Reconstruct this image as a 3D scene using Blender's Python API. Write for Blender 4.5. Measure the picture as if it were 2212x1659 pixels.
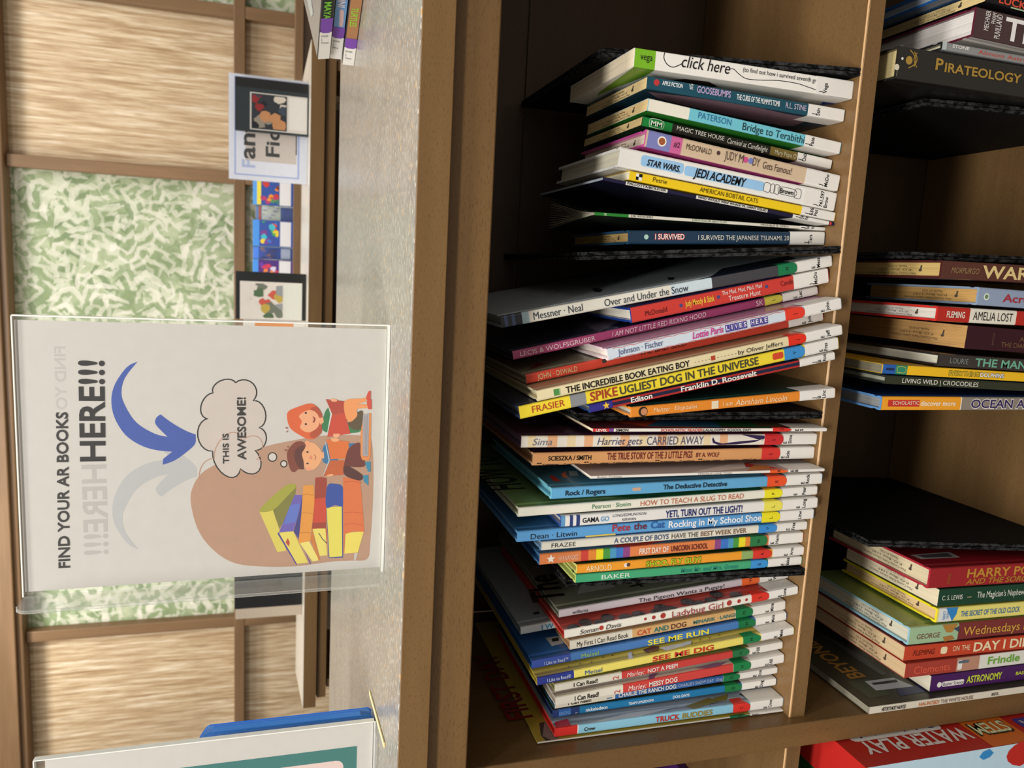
import bpy, bmesh, math, random
from mathutils import Matrix, Vector, Euler
random.seed(7)
SC = bpy.context.scene
COL = SC.collection
for o in list(bpy.data.objects): bpy.data.objects.remove(o)
# ------------------------------------------------------------------ camera
cam_d = bpy.data.cameras.new('camera'); cam = bpy.data.objects.new('camera', cam_d); COL.objects.link(cam)
CAMR = [[0.05126278, 0.98822233, 0.14418307], [-0.28102505, 0.15281304, -0.94745612], [-0.95833034, 0.00805018, 0.28554885]]   # columns: right, up, back of the (quarter-turned) camera
M = Matrix([[CAMR[r][c] for c in range(3)] + [(0.0, -0.557, 1.039)[r]] for r in range(3)] + [[0, 0, 0, 1]])
cam.matrix_world = M
cam_d.sensor_width = 36; cam_d.sensor_fit = 'HORIZONTAL'; cam_d.lens = 36*1661/2212
cam_d.clip_start = .02; cam_d.clip_end = 60
cam_d.dof.use_dof = True; cam_d.dof.focus_distance = .68; cam_d.dof.aperture_fstop = 12.0
SC.camera = cam
# ------------------------------------------------------------------ world, lamps, exposure
W = bpy.data.worlds.new('world'); SC.world = W; W.use_nodes = True
bg = W.node_tree.nodes['Background']; bg.inputs[0].default_value = (1, .93, .85, 1); bg.inputs[1].default_value = .46
def lamp(name, loc, target, sx, sy, watts, col=(1, .965, .92)):
    d = bpy.data.lights.new(name, 'AREA'); d.shape = 'RECTANGLE'; d.size = sx; d.size_y = sy; d.energy = watts; d.color = col
    o = bpy.data.objects.new(name, d); COL.objects.link(o); o.location = loc
    o.rotation_euler = (Vector(target)-Vector(loc)).to_track_quat('-Z', 'Y').to_euler(); return o
lamp('ceiling_lamp', (.05, -.62, 2.75), (.05, -.55, 0), 1.2, .28, 25)
lamp('ceiling_lamp', (-.40, -1.38, 2.75), (-.35, -1.0, 0), 1.2, .28, 56)
lamp('ceiling_lamp', (-.6, 1.35, 2.75), (-.6, 1.5, 0), 1.2, .6, 22)
lamp('ceiling_lamp', (1.0, 2.05, 2.75), (.7, 2.9, 1.0), 1.2, .3, 19)
lamp('ceiling_lamp', (-1.4, 2.05, 2.75), (-1.4, 2.9, 1.0), 1.2, .3, 25)
SC.view_settings.view_transform = 'Standard'; SC.view_settings.look = 'None'
SC.view_settings.exposure = 0.08; SC.view_settings.gamma = 1.0; SC.view_settings.use_curve_mapping = False
# ------------------------------------------------------------------ materials
def lin(h):
    v = [int(h[i:i+2], 16)/255 for i in (0, 2, 4)]
    return tuple(((c+.055)/1.055)**2.4 if c > .04045 else c/12.92 for c in v) + (1,)
MATS = {}
def mat(h, rough=.42, spec=.4, coat=0.0):
    k = (h, rough, spec, coat)
    if k not in MATS:
        m = bpy.data.materials.new('paint_'+h); m.use_nodes = True; nt = m.node_tree; b = nt.nodes['Principled BSDF']
        # faint printed-paper unevenness
        n = nt.nodes.new('ShaderNodeTexNoise'); n.inputs['Scale'].default_value = 90; n.inputs['Detail'].default_value = 2
        tc = nt.nodes.new('ShaderNodeTexCoord'); nt.links.new(tc.outputs['Object'], n.inputs['Vector'])
        mx = nt.nodes.new('ShaderNodeMix'); mx.data_type = 'RGBA'; c = lin(h)
        mx.inputs[6].default_value = tuple(x*.95 for x in c[:3])+(1,); mx.inputs[7].default_value = tuple(min(1, x*1.04) for x in c[:3])+(1,)
        nt.links.new(n.outputs['Fac'], mx.inputs[0]); nt.links.new(mx.outputs[2], b.inputs['Base Color'])
        b.inputs['Roughness'].default_value = rough; b.inputs['Specular IOR Level'].default_value = spec; b.inputs['Coat Weight'].default_value = coat
        MATS[k] = m
    return MATS[k]
def node_mat(name):
    m = bpy.data.materials.new(name); m.use_nodes = True; nt = m.node_tree
    return m, nt, nt.nodes['Principled BSDF'], nt.nodes.new('ShaderNodeTexCoord')
def mapping(nt, tc, scale, rot=(0, 0, 0)):
    mp = nt.nodes.new('ShaderNodeMapping'); mp.inputs['Scale'].default_value = scale; mp.inputs['Rotation'].default_value = rot
    nt.links.new(tc.outputs['Object'], mp.inputs['Vector']); return mp
def noise(nt, vec, scale, detail=3, rough=.5):
    n = nt.nodes.new('ShaderNodeTexNoise'); n.inputs['Scale'].default_value = scale; n.inputs['Detail'].default_value = detail; n.inputs['Roughness'].default_value = rough
    nt.links.new(vec.outputs[0], n.inputs['Vector']); return n
def ramp(nt, fac, stops):
    r = nt.nodes.new('ShaderNodeValToRGB'); e = r.color_ramp.elements
    while len(e) < len(stops): e.new(.5)
    for el, (p, c) in zip(e, stops): el.position = p; el.color = c if len(c) == 4 else lin(c)
    nt.links.new(fac, r.inputs[0]); return r
def mixc(nt, fac, a, b, mode='MIX'):
    mx = nt.nodes.new('ShaderNodeMix'); mx.data_type = 'RGBA'; mx.blend_type = mode
    for s, v in ((0, fac), (6, a), (7, b)):
        if hasattr(v, 'is_output'): nt.links.new(v, mx.inputs[s])
        elif s == 0: mx.inputs[0].default_value = v
        else: mx.inputs[s].default_value = lin(v) if isinstance(v, str) else v
    return mx.outputs[2]
def wood(name, light, dark, pore, axis, rough=.38):
    m, nt, b, tc = node_mat(name)
    s = [22, 22, 22]; s[axis] = 2.2
    f = [1700, 1700, 1700]; f[axis] = 260
    n1 = noise(nt, mapping(nt, tc, s), 1.0, 5, .6); n2 = noise(nt, mapping(nt, tc, f), 1.0, 2, .5); n3 = noise(nt, mapping(nt, tc, [x*.16 for x in s]), 1.0, 2)
    base = ramp(nt, n1.outputs['Fac'], [(.30, dark), (.70, light)])
    big = ramp(nt, n3.outputs['Fac'], [(.3, (.80, .80, .80, 1)), (.7, (1.1, 1.1, 1.1, 1))])
    c = mixc(nt, 1.0, base.outputs[0], big.outputs[0], 'MULTIPLY')
    pr = ramp(nt, n2.outputs['Fac'], [(.33, (.55, .55, .55, 1)), (.42, (0, 0, 0, 1))])
    nt.links.new(mixc(nt, pr.outputs[0], c, pore), b.inputs['Base Color'])
    b.inputs['Roughness'].default_value = rough; b.inputs['Specular IOR Level'].default_value = .35
    bp = nt.nodes.new('ShaderNodeBump'); bp.inputs['Strength'].default_value = .06; bp.inputs['Distance'].default_value = .001
    nt.links.new(n2.outputs['Fac'], bp.inputs['Height']); nt.links.new(bp.outputs[0], b.inputs['Normal'])
    return m
WOOD_X = wood('stained_birch_along', '7e603a', '6b5030', '4f371f', 0)
WOOD_Z = wood('stained_birch_upright', '7e603a', '6b5030', '4f371f', 2)
WOOD_SHELF = wood('stained_birch_shelf', '7f623e', '6c5133', '4e361f', 0, .3)
WOOD_BACK = wood('stained_birch_shade_darkened', '4c3a28', '413122', '32251a', 0, .5)  # same birch stain, its colour darkened to paint in the recess shade
WOOD_TRIM = wood('partition_trim_oak', '86684a', '70563a', '4e3a24', 2)
WOOD_TRIMX = wood('partition_rail_oak', '86684a', '70563a', '4e3a24', 0)
def laminate():
    m, nt, b, tc = node_mat('speckled_grey_laminate')
    n1 = noise(nt, mapping(nt, tc, (14, 14, 14)), 1, 3); n2 = noise(nt, mapping(nt, tc, (110, 330, 200)), 1, 2, .6)
    n3 = noise(nt, mapping(nt, tc, (90, 210, 150), (0, 0, .3)), 1, 1); n4 = noise(nt, mapping(nt, tc, (150, 420, 300), (0, 0, -.2)), 1, 1)
    c = ramp(nt, n1.outputs['Fac'], [(.3, '7d786f'), (.7, '8d887e')]).outputs[0]
    c = mixc(nt, ramp(nt, n2.outputs['Fac'], [(.54, (0, 0, 0, 1)), (.62, (1, 1, 1, 1))]).outputs[0], c, '76726e')
    c = mixc(nt, ramp(nt, n4.outputs['Fac'], [(.60, (0, 0, 0, 1)), (.65, (1, 1, 1, 1))]).outputs[0], c, 'b5b1a6')
    c = mixc(nt, ramp(nt, n3.outputs['Fac'], [(.67, (0, 0, 0, 1)), (.70, (1, 1, 1, 1))]).outputs[0], c, 'c09a68')
    nt.links.new(c, b.inputs['Base Color']); b.inputs['Roughness'].default_value = .28; b.inputs['Specular IOR Level'].default_value = .5
    return m
LAMINATE = laminate()
def grass_cloth():
    m, nt, b, tc = node_mat('woven_grass_panel')
    n1 = noise(nt, mapping(nt, tc, (62, 40, 3.2), (0, .05, 0)), 1, 4, .65); n2 = noise(nt, mapping(nt, tc, (150, 40, 9), (0, .05, 0)), 1, 2); n3 = noise(nt, mapping(nt, tc, (3, 3, 2)), 1, 2)
    c = ramp(nt, n1.outputs['Fac'], [(.30, '8e7150'), (.44, 'b39873'), (.56, 'cdb897'), (.70, 'e6d9c2')]).outputs[0]
    c = mixc(nt, ramp(nt, n2.outputs['Fac'], [(.35, (.5, .5, .5, 1)), (.5, (0, 0, 0, 1))]).outputs[0], c, '8f6f4c')
    c = mixc(nt, ramp(nt, n3.outputs['Fac'], [(.45, (0, 0, 0, 1)), (.75, (.45, .45, .45, 1))]).outputs[0], c, 'b39a7c')
    nt.links.new(c, b.inputs['Base Color']); b.inputs['Roughness'].default_value = .55
    return m
GRASS = grass_cloth()
def leaf_paper():
    m, nt, b, tc = node_mat('fern_leaf_wallpaper')
    def math_(op, a, bb=None):
        n = nt.nodes.new('ShaderNodeMath'); n.operation = op
        for i, v in enumerate((a, bb)):
            if v is None: continue
            if hasattr(v, 'is_output'): nt.links.new(v, n.inputs[i])
            else: n.inputs[i].default_value = v
        return n.outputs[0]
    def layer(scale, off, thr, fq):
        mp = mapping(nt, tc, (scale, .001, scale)); mp.inputs['Location'].default_value = off
        wob = noise(nt, mp, 2.2, 2); ad = nt.nodes.new('ShaderNodeVectorMath'); ad.operation = 'MULTIPLY_ADD'
        nt.links.new(wob.outputs['Color'], ad.inputs[0]); ad.inputs[1].default_value = (.35, 0, .35); nt.links.new(mp.outputs[0], ad.inputs[2])
        vo = nt.nodes.new('ShaderNodeTexVoronoi'); vo.inputs['Scale'].default_value = 1.0; nt.links.new(ad.outputs[0], vo.inputs['Vector'])
        su = nt.nodes.new('ShaderNodeVectorMath'); su.operation = 'SUBTRACT'; nt.links.new(ad.outputs[0], su.inputs[0]); nt.links.new(vo.outputs['Position'], su.inputs[1])
        sc = nt.nodes.new('ShaderNodeSeparateColor'); nt.links.new(vo.outputs['Color'], sc.inputs[0])
        rot = nt.nodes.new('ShaderNodeVectorRotate'); rot.rotation_type = 'Y_AXIS'; nt.links.new(su.outputs[0], rot.inputs['Vector']); nt.links.new(math_('MULTIPLY', sc.outputs[0], 6.28), rot.inputs['Angle'])
        sx = nt.nodes.new('ShaderNodeSeparateXYZ'); nt.links.new(rot.outputs[0], sx.inputs[0])
        ax = math_('ABSOLUTE', sx.outputs[0])
        ph = math_('ADD', math_('MULTIPLY', sx.outputs[2], fq), math_('MULTIPLY', ax, -fq*.8))
        s = math_('SINE', ph)
        leaf = math_('MULTIPLY', math_('GREATER_THAN', s, thr), math_('LESS_THAN', ax, .34))
        return leaf, sc.outputs[1]
    l1, v1 = layer(6.5, (0, 0, 0), .25, 16.0); l2, v2 = layer(8.5, (3.3, 0, 1.7), .30, 15.0); l3, v3 = layer(5.2, (7.1, 0, 4.2), .40, 19.0)
    n = noise(nt, mapping(nt, tc, (9, 9, 9)), 1, 4, .6); n2 = noise(nt, mapping(nt, tc, (15, 15, 15)), 1, 2, .5)
    basec = ramp(nt, n.outputs['Fac'], [(.34, '7c8d66'), (.5, '91a07b'), (.66, 'b0b898')]).outputs[0]
    c = mixc(nt, ramp(nt, n2.outputs['Fac'], [(.54, (0, 0, 0, 1)), (.60, (.7, .7, .7, 1))]).outputs[0], basec, 'cdd0bb')
    dk = ramp(nt, v1, [(.1, '6c8059'), (.9, '85966c')]).outputs[0]
    cr = ramp(nt, v2, [(.1, 'c9cab6'), (.9, 'd9d6c8')]).outputs[0]
    c = mixc(nt, math_('MULTIPLY', l1, .8), c, dk); c = mixc(nt, math_('MULTIPLY', math_('MULTIPLY', l3, n2.outputs['Fac']), 1.35), c, cr); c = mixc(nt, math_('MULTIPLY', math_('MULTIPLY', l2, n.outputs['Fac']), 1.25), c, cr)
    nt.links.new(c, b.inputs['Base Color']); b.inputs['Roughness'].default_value = .7
    return m
LEAF = leaf_paper()
def page_mat(h):
    k = ('page', h)
    if k not in MATS:
        m, nt, b, tc = node_mat('page_edges_'+h)
        n = noise(nt, mapping(nt, tc, (1500, 6, 6)), 1, 2); c = lin(h)
        r = ramp(nt, n.outputs['Fac'], [(.30, tuple(x*.72 for x in c[:3])+(1,)), (.55, c)])
        nt.links.new(r.outputs[0], b.inputs['Base Color']); b.inputs['Roughness'].default_value = .8; b.inputs['Specular IOR Level'].default_value = .15
        MATS[k] = m
    return MATS[k]
def acrylic(name, tint=(1, 1, 1, 1), alpha_like=.0, body=(.86, .88, .86, 1)):
    m, nt, b, tc = node_mat(name)
    nt.nodes.remove(b); out = nt.nodes['Material Output']
    tr = nt.nodes.new('ShaderNodeBsdfTransparent'); tr.inputs[0].default_value = tint
    gl = nt.nodes.new('ShaderNodeBsdfGlossy'); gl.inputs['Roughness'].default_value = .04
    fr = nt.nodes.new('ShaderNodeFresnel'); fr.inputs['IOR'].default_value = 1.45
    ge = nt.nodes.new('ShaderNodeNewGeometry'); inv = nt.nodes.new('ShaderNodeMath'); inv.operation = 'SUBTRACT'; inv.inputs[0].default_value = 1; nt.links.new(ge.outputs['Backfacing'], inv.inputs[1])
    mu = nt.nodes.new('ShaderNodeMath'); mu.operation = 'MULTIPLY'; nt.links.new(fr.outputs[0], mu.inputs[0]); nt.links.new(inv.outputs[0], mu.inputs[1])
    mx = nt.nodes.new('ShaderNodeMixShader'); nt.links.new(mu.outputs[0], mx.inputs[0]); nt.links.new(tr.outputs[0], mx.inputs[1]); nt.links.new(gl.outputs[0], mx.inputs[2])
    df = nt.nodes.new('ShaderNodeBsdfDiffuse'); df.inputs[0].default_value = body
    m2 = nt.nodes.new('ShaderNodeMixShader'); m2.inputs[0].default_value = alpha_like; nt.links.new(mx.outputs[0], m2.inputs[1]); nt.links.new(df.outputs[0], m2.inputs[2])
    nt.links.new(m2.outputs[0], out.inputs['Surface']); return m
CLEAR = acrylic('clear_acrylic', (.985, .99, .985, 1), .02)
CLEAR_WING = acrylic('clear_acrylic_flange', (.97, .975, .97, 1), .14)
CLEAR_EDGE = mat('e6e8e2', .2, .6)
BLUE_CLEAR = acrylic('translucent_blue_plastic', (.50, .74, 1.0, 1), .45, (.22, .50, .95, 1))
def felt():
    m, nt, b, tc = node_mat('black_felt_edge'); n = noise(nt, mapping(nt, tc, (260, 260, 120)), 1, 4, .7)
    r = ramp(nt, n.outputs['Fac'], [(.42, '0c0c0c'), (.62, '3a3a3b')]); nt.links.new(r.outputs[0], b.inputs['Base Color']); b.inputs['Roughness'].default_value = .95; b.inputs['Specular IOR Level'].default_value = .05
    return m
FELT = felt(); BLACK = mat('0f0f10', .7, .15)
# ------------------------------------------------------------------ mesh helpers
class MB:
    """collects faces with material slots and links them as ONE mesh object"""
    def __init__(s): s.v = []; s.f = []; s.mi = []; s.m = []
    def slot(s, m):
        if m not in s.m: s.m.append(m)
        return s.m.index(m)
    def add(s, vs, fs, m):
        k = len(s.v); i = s.slot(m); s.v += [tuple(v) for v in vs]
        for f in fs: s.f.append([k+a for a in f]); s.mi.append(i)
        return s
    def box(s, x0, y0, z0, x1, y1, z1, m):
        vs = [(x, y, z) for z in (z0, z1) for y in (y0, y1) for x in (x0, x1)]
        return s.add(vs, [(0, 2, 3, 1), (4, 5, 7, 6), (0, 1, 5, 4), (2, 6, 7, 3), (0, 4, 6, 2), (1, 3, 7, 5)], m)
    def bbox(s, x0, y0, z0, x1, y1, z1, m, r=.002, seg=2):
        bm = bmesh.new(); bmesh.ops.create_cube(bm, size=1)
        for v in bm.verts: v.co = Vector((x0+(v.co.x+.5)*(x1-x0), y0+(v.co.y+.5)*(y1-y0), z0+(v.co.z+.5)*(z1-z0)))
        bmesh.ops.bevel(bm, geom=list(bm.edges), offset=r, segments=seg, profile=.5, affect='EDGES'); bm.verts.index_update()
        s.add([v.co for v in bm.verts], [[v.index for v in f.verts] for f in bm.faces], m); bm.free(); return s
    def prism(s, pts, axis, a, b, m, side=None):
        """closed outline extruded along an axis from a to b"""
        n = len(pts)
        def mk(p, t): q = list(p); q.insert(axis, t); return q
        vs = [mk(p, a) for p in pts]+[mk(p, b) for p in pts]
        s.add(vs, [list(range(n))[::-1], list(range(n, 2*n))], m); s.add(vs, [(i, (i+1) % n, n+(i+1) % n, n+i) for i in range(n)], side or m); return s
    def build(s, name, parent=None, smooth=False):
        me = bpy.data.meshes.new(name); me.from_pydata(s.v, [], s.f)
        for m in s.m: me.materials.append(m)
        for p, i in zip(me.polygons, s.mi): p.material_index = i; p.use_smooth = smooth
        me.update(); o = bpy.data.objects.new(name, me); COL.objects.link(o)
        if parent: o.parent = parent
        return o
def thing(name, label, cat, loc=(0, 0, 0), rot=(0, 0, 0), group=None):
    o = bpy.data.objects.new(name, None); o.empty_display_size = .02; COL.objects.link(o); o.location = loc; o.rotation_euler = rot
    o['label'] = label; o['category'] = cat
    if group: o['group'] = group
    return o
def tag(o, label, cat, group=None):
    o['label'] = label; o['category'] = cat
    if group: o['group'] = group
    return o
def struct(o): o['kind'] = 'structure'; return o
# ------------------------------------------------------------------ lettering
TXT = {}
def glyphs(body, style=''):
    k = (body, style.replace('v', ''))
    if k not in TXT:
        c = bpy.data.curves.new('lettering', 'FONT'); c.body = body; c.size = 1; c.resolution_u = 3; c.fill_mode = 'FRONT'
        if 'i' in style: c.shear = .22
        if 'b' in style: c.offset = .022
        if 'O' in style: c.offset = .055
        o = bpy.data.objects.new('lettering', c); me = bpy.data.meshes.new_from_object(o)
        vs = [(v.co.x, v.co.y) for v in me.vertices]; fs = [tuple(p.vertices) for p in me.polygons]
        bpy.data.objects.remove(o); bpy.data.curves.remove(c); bpy.data.meshes.remove(me)
        TXT[k] = (vs, fs)
    return TXT[k]
def extent(vs):
    xs = [v[0] for v in vs]; ys = [v[1] for v in vs]; return min(xs), max(xs), min(ys), max(ys)
CAP = extent(glyphs('H')[0])[3]
def write(mb, body, m, origin, u, v, length=None, cap=.01, style='', align='l', maxw=None, mirror=False):
    """lays lettering with its baseline start at origin, reading along u, letter tops along v"""
    vs, fs = glyphs(body, style)
    if not vs: return 0
    x0, x1, y0, y1 = extent(vs); k = cap/CAP; sx = (length/(x1-x0)) if length else k*.86
    w = (x1-x0)*sx
    if maxw and w > maxw: sx *= maxw/w; w = maxw
    off = {'l': 0, 'c': -w/2, 'r': -w}[align]; U = Vector(u); V = Vector(v); O = Vector(origin)
    pts = []
    for x, y in vs:
        a = (x-x0)*sx+off
        if mirror: a = w-a
        pts.append(O+U*a+V*(y*k))
    mb.add(pts, fs, m); return w
def poly3(mb, pts, m):
    """filled flat outline (may be concave)"""
    q = []
    for p in pts:
        if not q or (Vector(p)-Vector(q[-1])).length > 2e-6: q.append(p)
    if len(q) > 1 and (Vector(q[0])-Vector(q[-1])).length < 2e-6: q.pop()
    if len(q) < 3: return
    bm = bmesh.new(); vs = [bm.verts.new(p) for p in q]
    es = [bm.edges.new((vs[i], vs[(i+1) % len(vs)])) for i in range(len(vs)) if (vs[i].co-vs[(i+1) % len(vs)].co).length > 1e-9]
    bmesh.ops.triangle_fill(bm, edges=es, use_beauty=True); bm.verts.index_update()
    mb.add([v.co for v in bm.verts], [[v.index for v in f.verts] for f in bm.faces], m); bm.free()
def smooth_loop(pts, n=6, closed=True):
    out = []; N = len(pts)
    for i in range(N if closed else N-1):
        p0, p1, p2, p3 = [pts[(i+k) % N] if closed else pts[min(max(i+k, 0), N-1)] for k in (-1, 0, 1, 2)]
        for j in range(n):
            t = j/n; out.append(tuple(.5*(2*b+(c-a)*t+(2*a-5*b+4*c-d)*t*t+(3*b-a-3*c+d)*t**3) for a, b, c, d in zip(p0, p1, p2, p3)))
    if not closed: out.append(tuple(pts[-1]))
    return out
def stroke2(pts, w):
    """outline quads of a polyline of width w in 2-D; returns verts, faces"""
    vs = []; fs = []
    for i, p in enumerate(pts):
        a = Vector(pts[max(i-1, 0)]); b = Vector(pts[min(i+1, len(pts)-1)]); d = (b-a)
        d = d.normalized() if d.length > 1e-9 else Vector((1, 0)); nrm = Vector((-d.y, d.x))*w/2
        vs += [Vector(p)+nrm, Vector(p)-nrm]
        if i: k = 2*i; fs.append((k-2, k-1, k+1, k))
    return vs, fs
# ------------------------------------------------------------------ the library furniture
Y_FACE, Y_SHELF, Y_BACK = .023, .0335, .318
Z_TOP, Z_UP, Z_LOW = .95, .5584, .2055
def bx(name, parent, m, *b, r=.0012):
    mb = MB(); mb.bbox(*b[:6], m, r); return mb.build(name, parent)
BARE_EDGE_GLINT = mat('c9a274', .3, .5)  # pale bare wood with the shelf edge's highlight painted into the colour
fl = MB(); 
def carpet():
    m, nt, b, tc = node_mat('brown_loop_carpet'); n = noise(nt, mapping(nt, tc, (160, 160, 160)), 1, 4, .7)
    nt.links.new(ramp(nt, n.outputs['Fac'], [(.35, '4a4038'), (.65, '6d6154')]).outputs[0], b.inputs['Base Color']); b.inputs['Roughness'].default_value = .95; return m
fl.box(-4, -3.5, -.05, 4, 3.2, 0, carpet()); struct(fl.build('floor'))
def bookcase(x0, x1, label, name='bookcase', right=False, shelf_top=Z_UP):
    t = thing(name, label, 'bookcase', ((x0+x1)/2, .16, 0), group='bays of the low birch bookcase'); ox, oy = -(x0+x1)/2, -.16
    def p(nm, m, a, b, c, d, e, f, r=.0012): return bx(nm, t, m, a+ox, b+oy, c, d+ox, e+oy, f, r=r)
    p('top_rail', WOOD_X, x0-.0125, .0062, .8912, x1+(.0125 if right else -.0127), Y_FACE+.005, .9252)
    p('side_panel', WOOD_Z, x0-.0125, Y_FACE, .0005, x0+.0125, Y_BACK, .8908)
    if right: p('side_panel', WOOD_Z, x1-.0125, Y_FACE, .0005, x1+.0125, Y_BACK, .8908)
    a, b = x0+.0127, x1-.0128
    p('back_panel', WOOD_BACK, a, Y_BACK, .05, b, Y_BACK+.012, .777, .0005)
    p('back_panel', WOOD_BACK, a, Y_BACK, .7785, b, Y_BACK+.012, .9252, .0005)
    for nm, zt in (('shelf', shelf_top), ('bottom_shelf', Z_LOW)):
        mb = MB(); y0, y1 = Y_SHELF+oy, Y_BACK-.0015+oy; mb.prism([(y0, zt-.0172), (y1, zt-.0172), (y1, zt), (y0+.0013, zt), (y0, zt-.0013)], 0, a+ox, b+ox, WOOD_SHELF)
        mb.add([(a+ox, y0-.0001, zt-.0015), (b+ox, y0-.0001, zt-.0015), (b+ox, y0+.0012, zt+.0001), (a+ox, y0+.0012, zt+.0001)], [(0, 1, 2, 3)], BARE_EDGE_GLINT); mb.build(nm, t)
    p('toe_kick', WOOD_X, a, .06, .0, b, .075, .186)
    return t
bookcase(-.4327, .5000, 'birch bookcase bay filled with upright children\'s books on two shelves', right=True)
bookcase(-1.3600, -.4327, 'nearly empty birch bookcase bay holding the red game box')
ct = thing('countertop', 'speckled grey laminate countertop with wood front edge, above the shelves of books', 'countertop', (-.4, 0, Z_TOP))
mb = MB(); mb.bbox(-1.6, .0008, -.0235, 1.6, .836, 0, LAMINATE, .0008); mb.build('laminate_top', ct)
mb = MB(); mb.bbox(-1.6, -.0012, -.0245, 1.6, .0006, -.0006, WOOD_X, .0006); mb.build('edge_band', ct)
# ------------------------------------------------------------------ books
def outline(t, D, hc):
    c = min(.0016 if hc else .0009, .24*t); bt = min(.0022 if hc else .00035, .28*t); h = t/2; g = min(.0008, .12*t) if hc else 0
    R = [(h, D), (h, .0115), (h-g, .0092), (h-g, .0072), (h, .0050), (h, c), (h-.3*c, .3*c), (h-c, 0)] if hc else [(h, D), (h, .010), (h, .006), (h, c), (h-.3*c, .3*c), (h-c, 0)]
    return R, R[::-1], c, bt
def strip(mb, t, D, hc, e, depth, z0f, z1, m, n=3):
    """a sticker wrapped round the spine; z0f(u) gives its lower edge for u in -1..1 across"""
    R, _, c, bt = outline(t, D, hc)
    half = [(t/2+e, depth), (t/2+e, depth*.6), (t/2+e, c+.001), (t/2-.3*c+e*.7, .3*c-e*.7), (t/2-c, -e), ((t/2-c)*.5, -e)]
    path = half+[(0, -e)]+[(-x, y) for x, y in half[::-1]]
    s = [0]
    for a, b in zip(path, path[1:]): s.append(s[-1]+math.dist(a, b))
    vs = []; fs = []
    for (x, y), q in zip(path, s):
        u = 2*q/s[-1]-1; vs += [(x, y, z0f(u*s[-1]/2)), (x, y, z1)]
    for i in range(len(path)-1): k = 2*i; fs.append((k, k+2, k+3, k+1))
    mb.add(vs, fs, m)
WHITE_LABEL = mat('e9e6df', .45, .3); INK = mat('1d1d20', .5, .2); STAMP = mat('4a4036', .9, .05)
STAMP_LINES = ('Pike County Public Library District', 'P.O. Box 1197', 'Pikeville, KY 41501')
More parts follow.
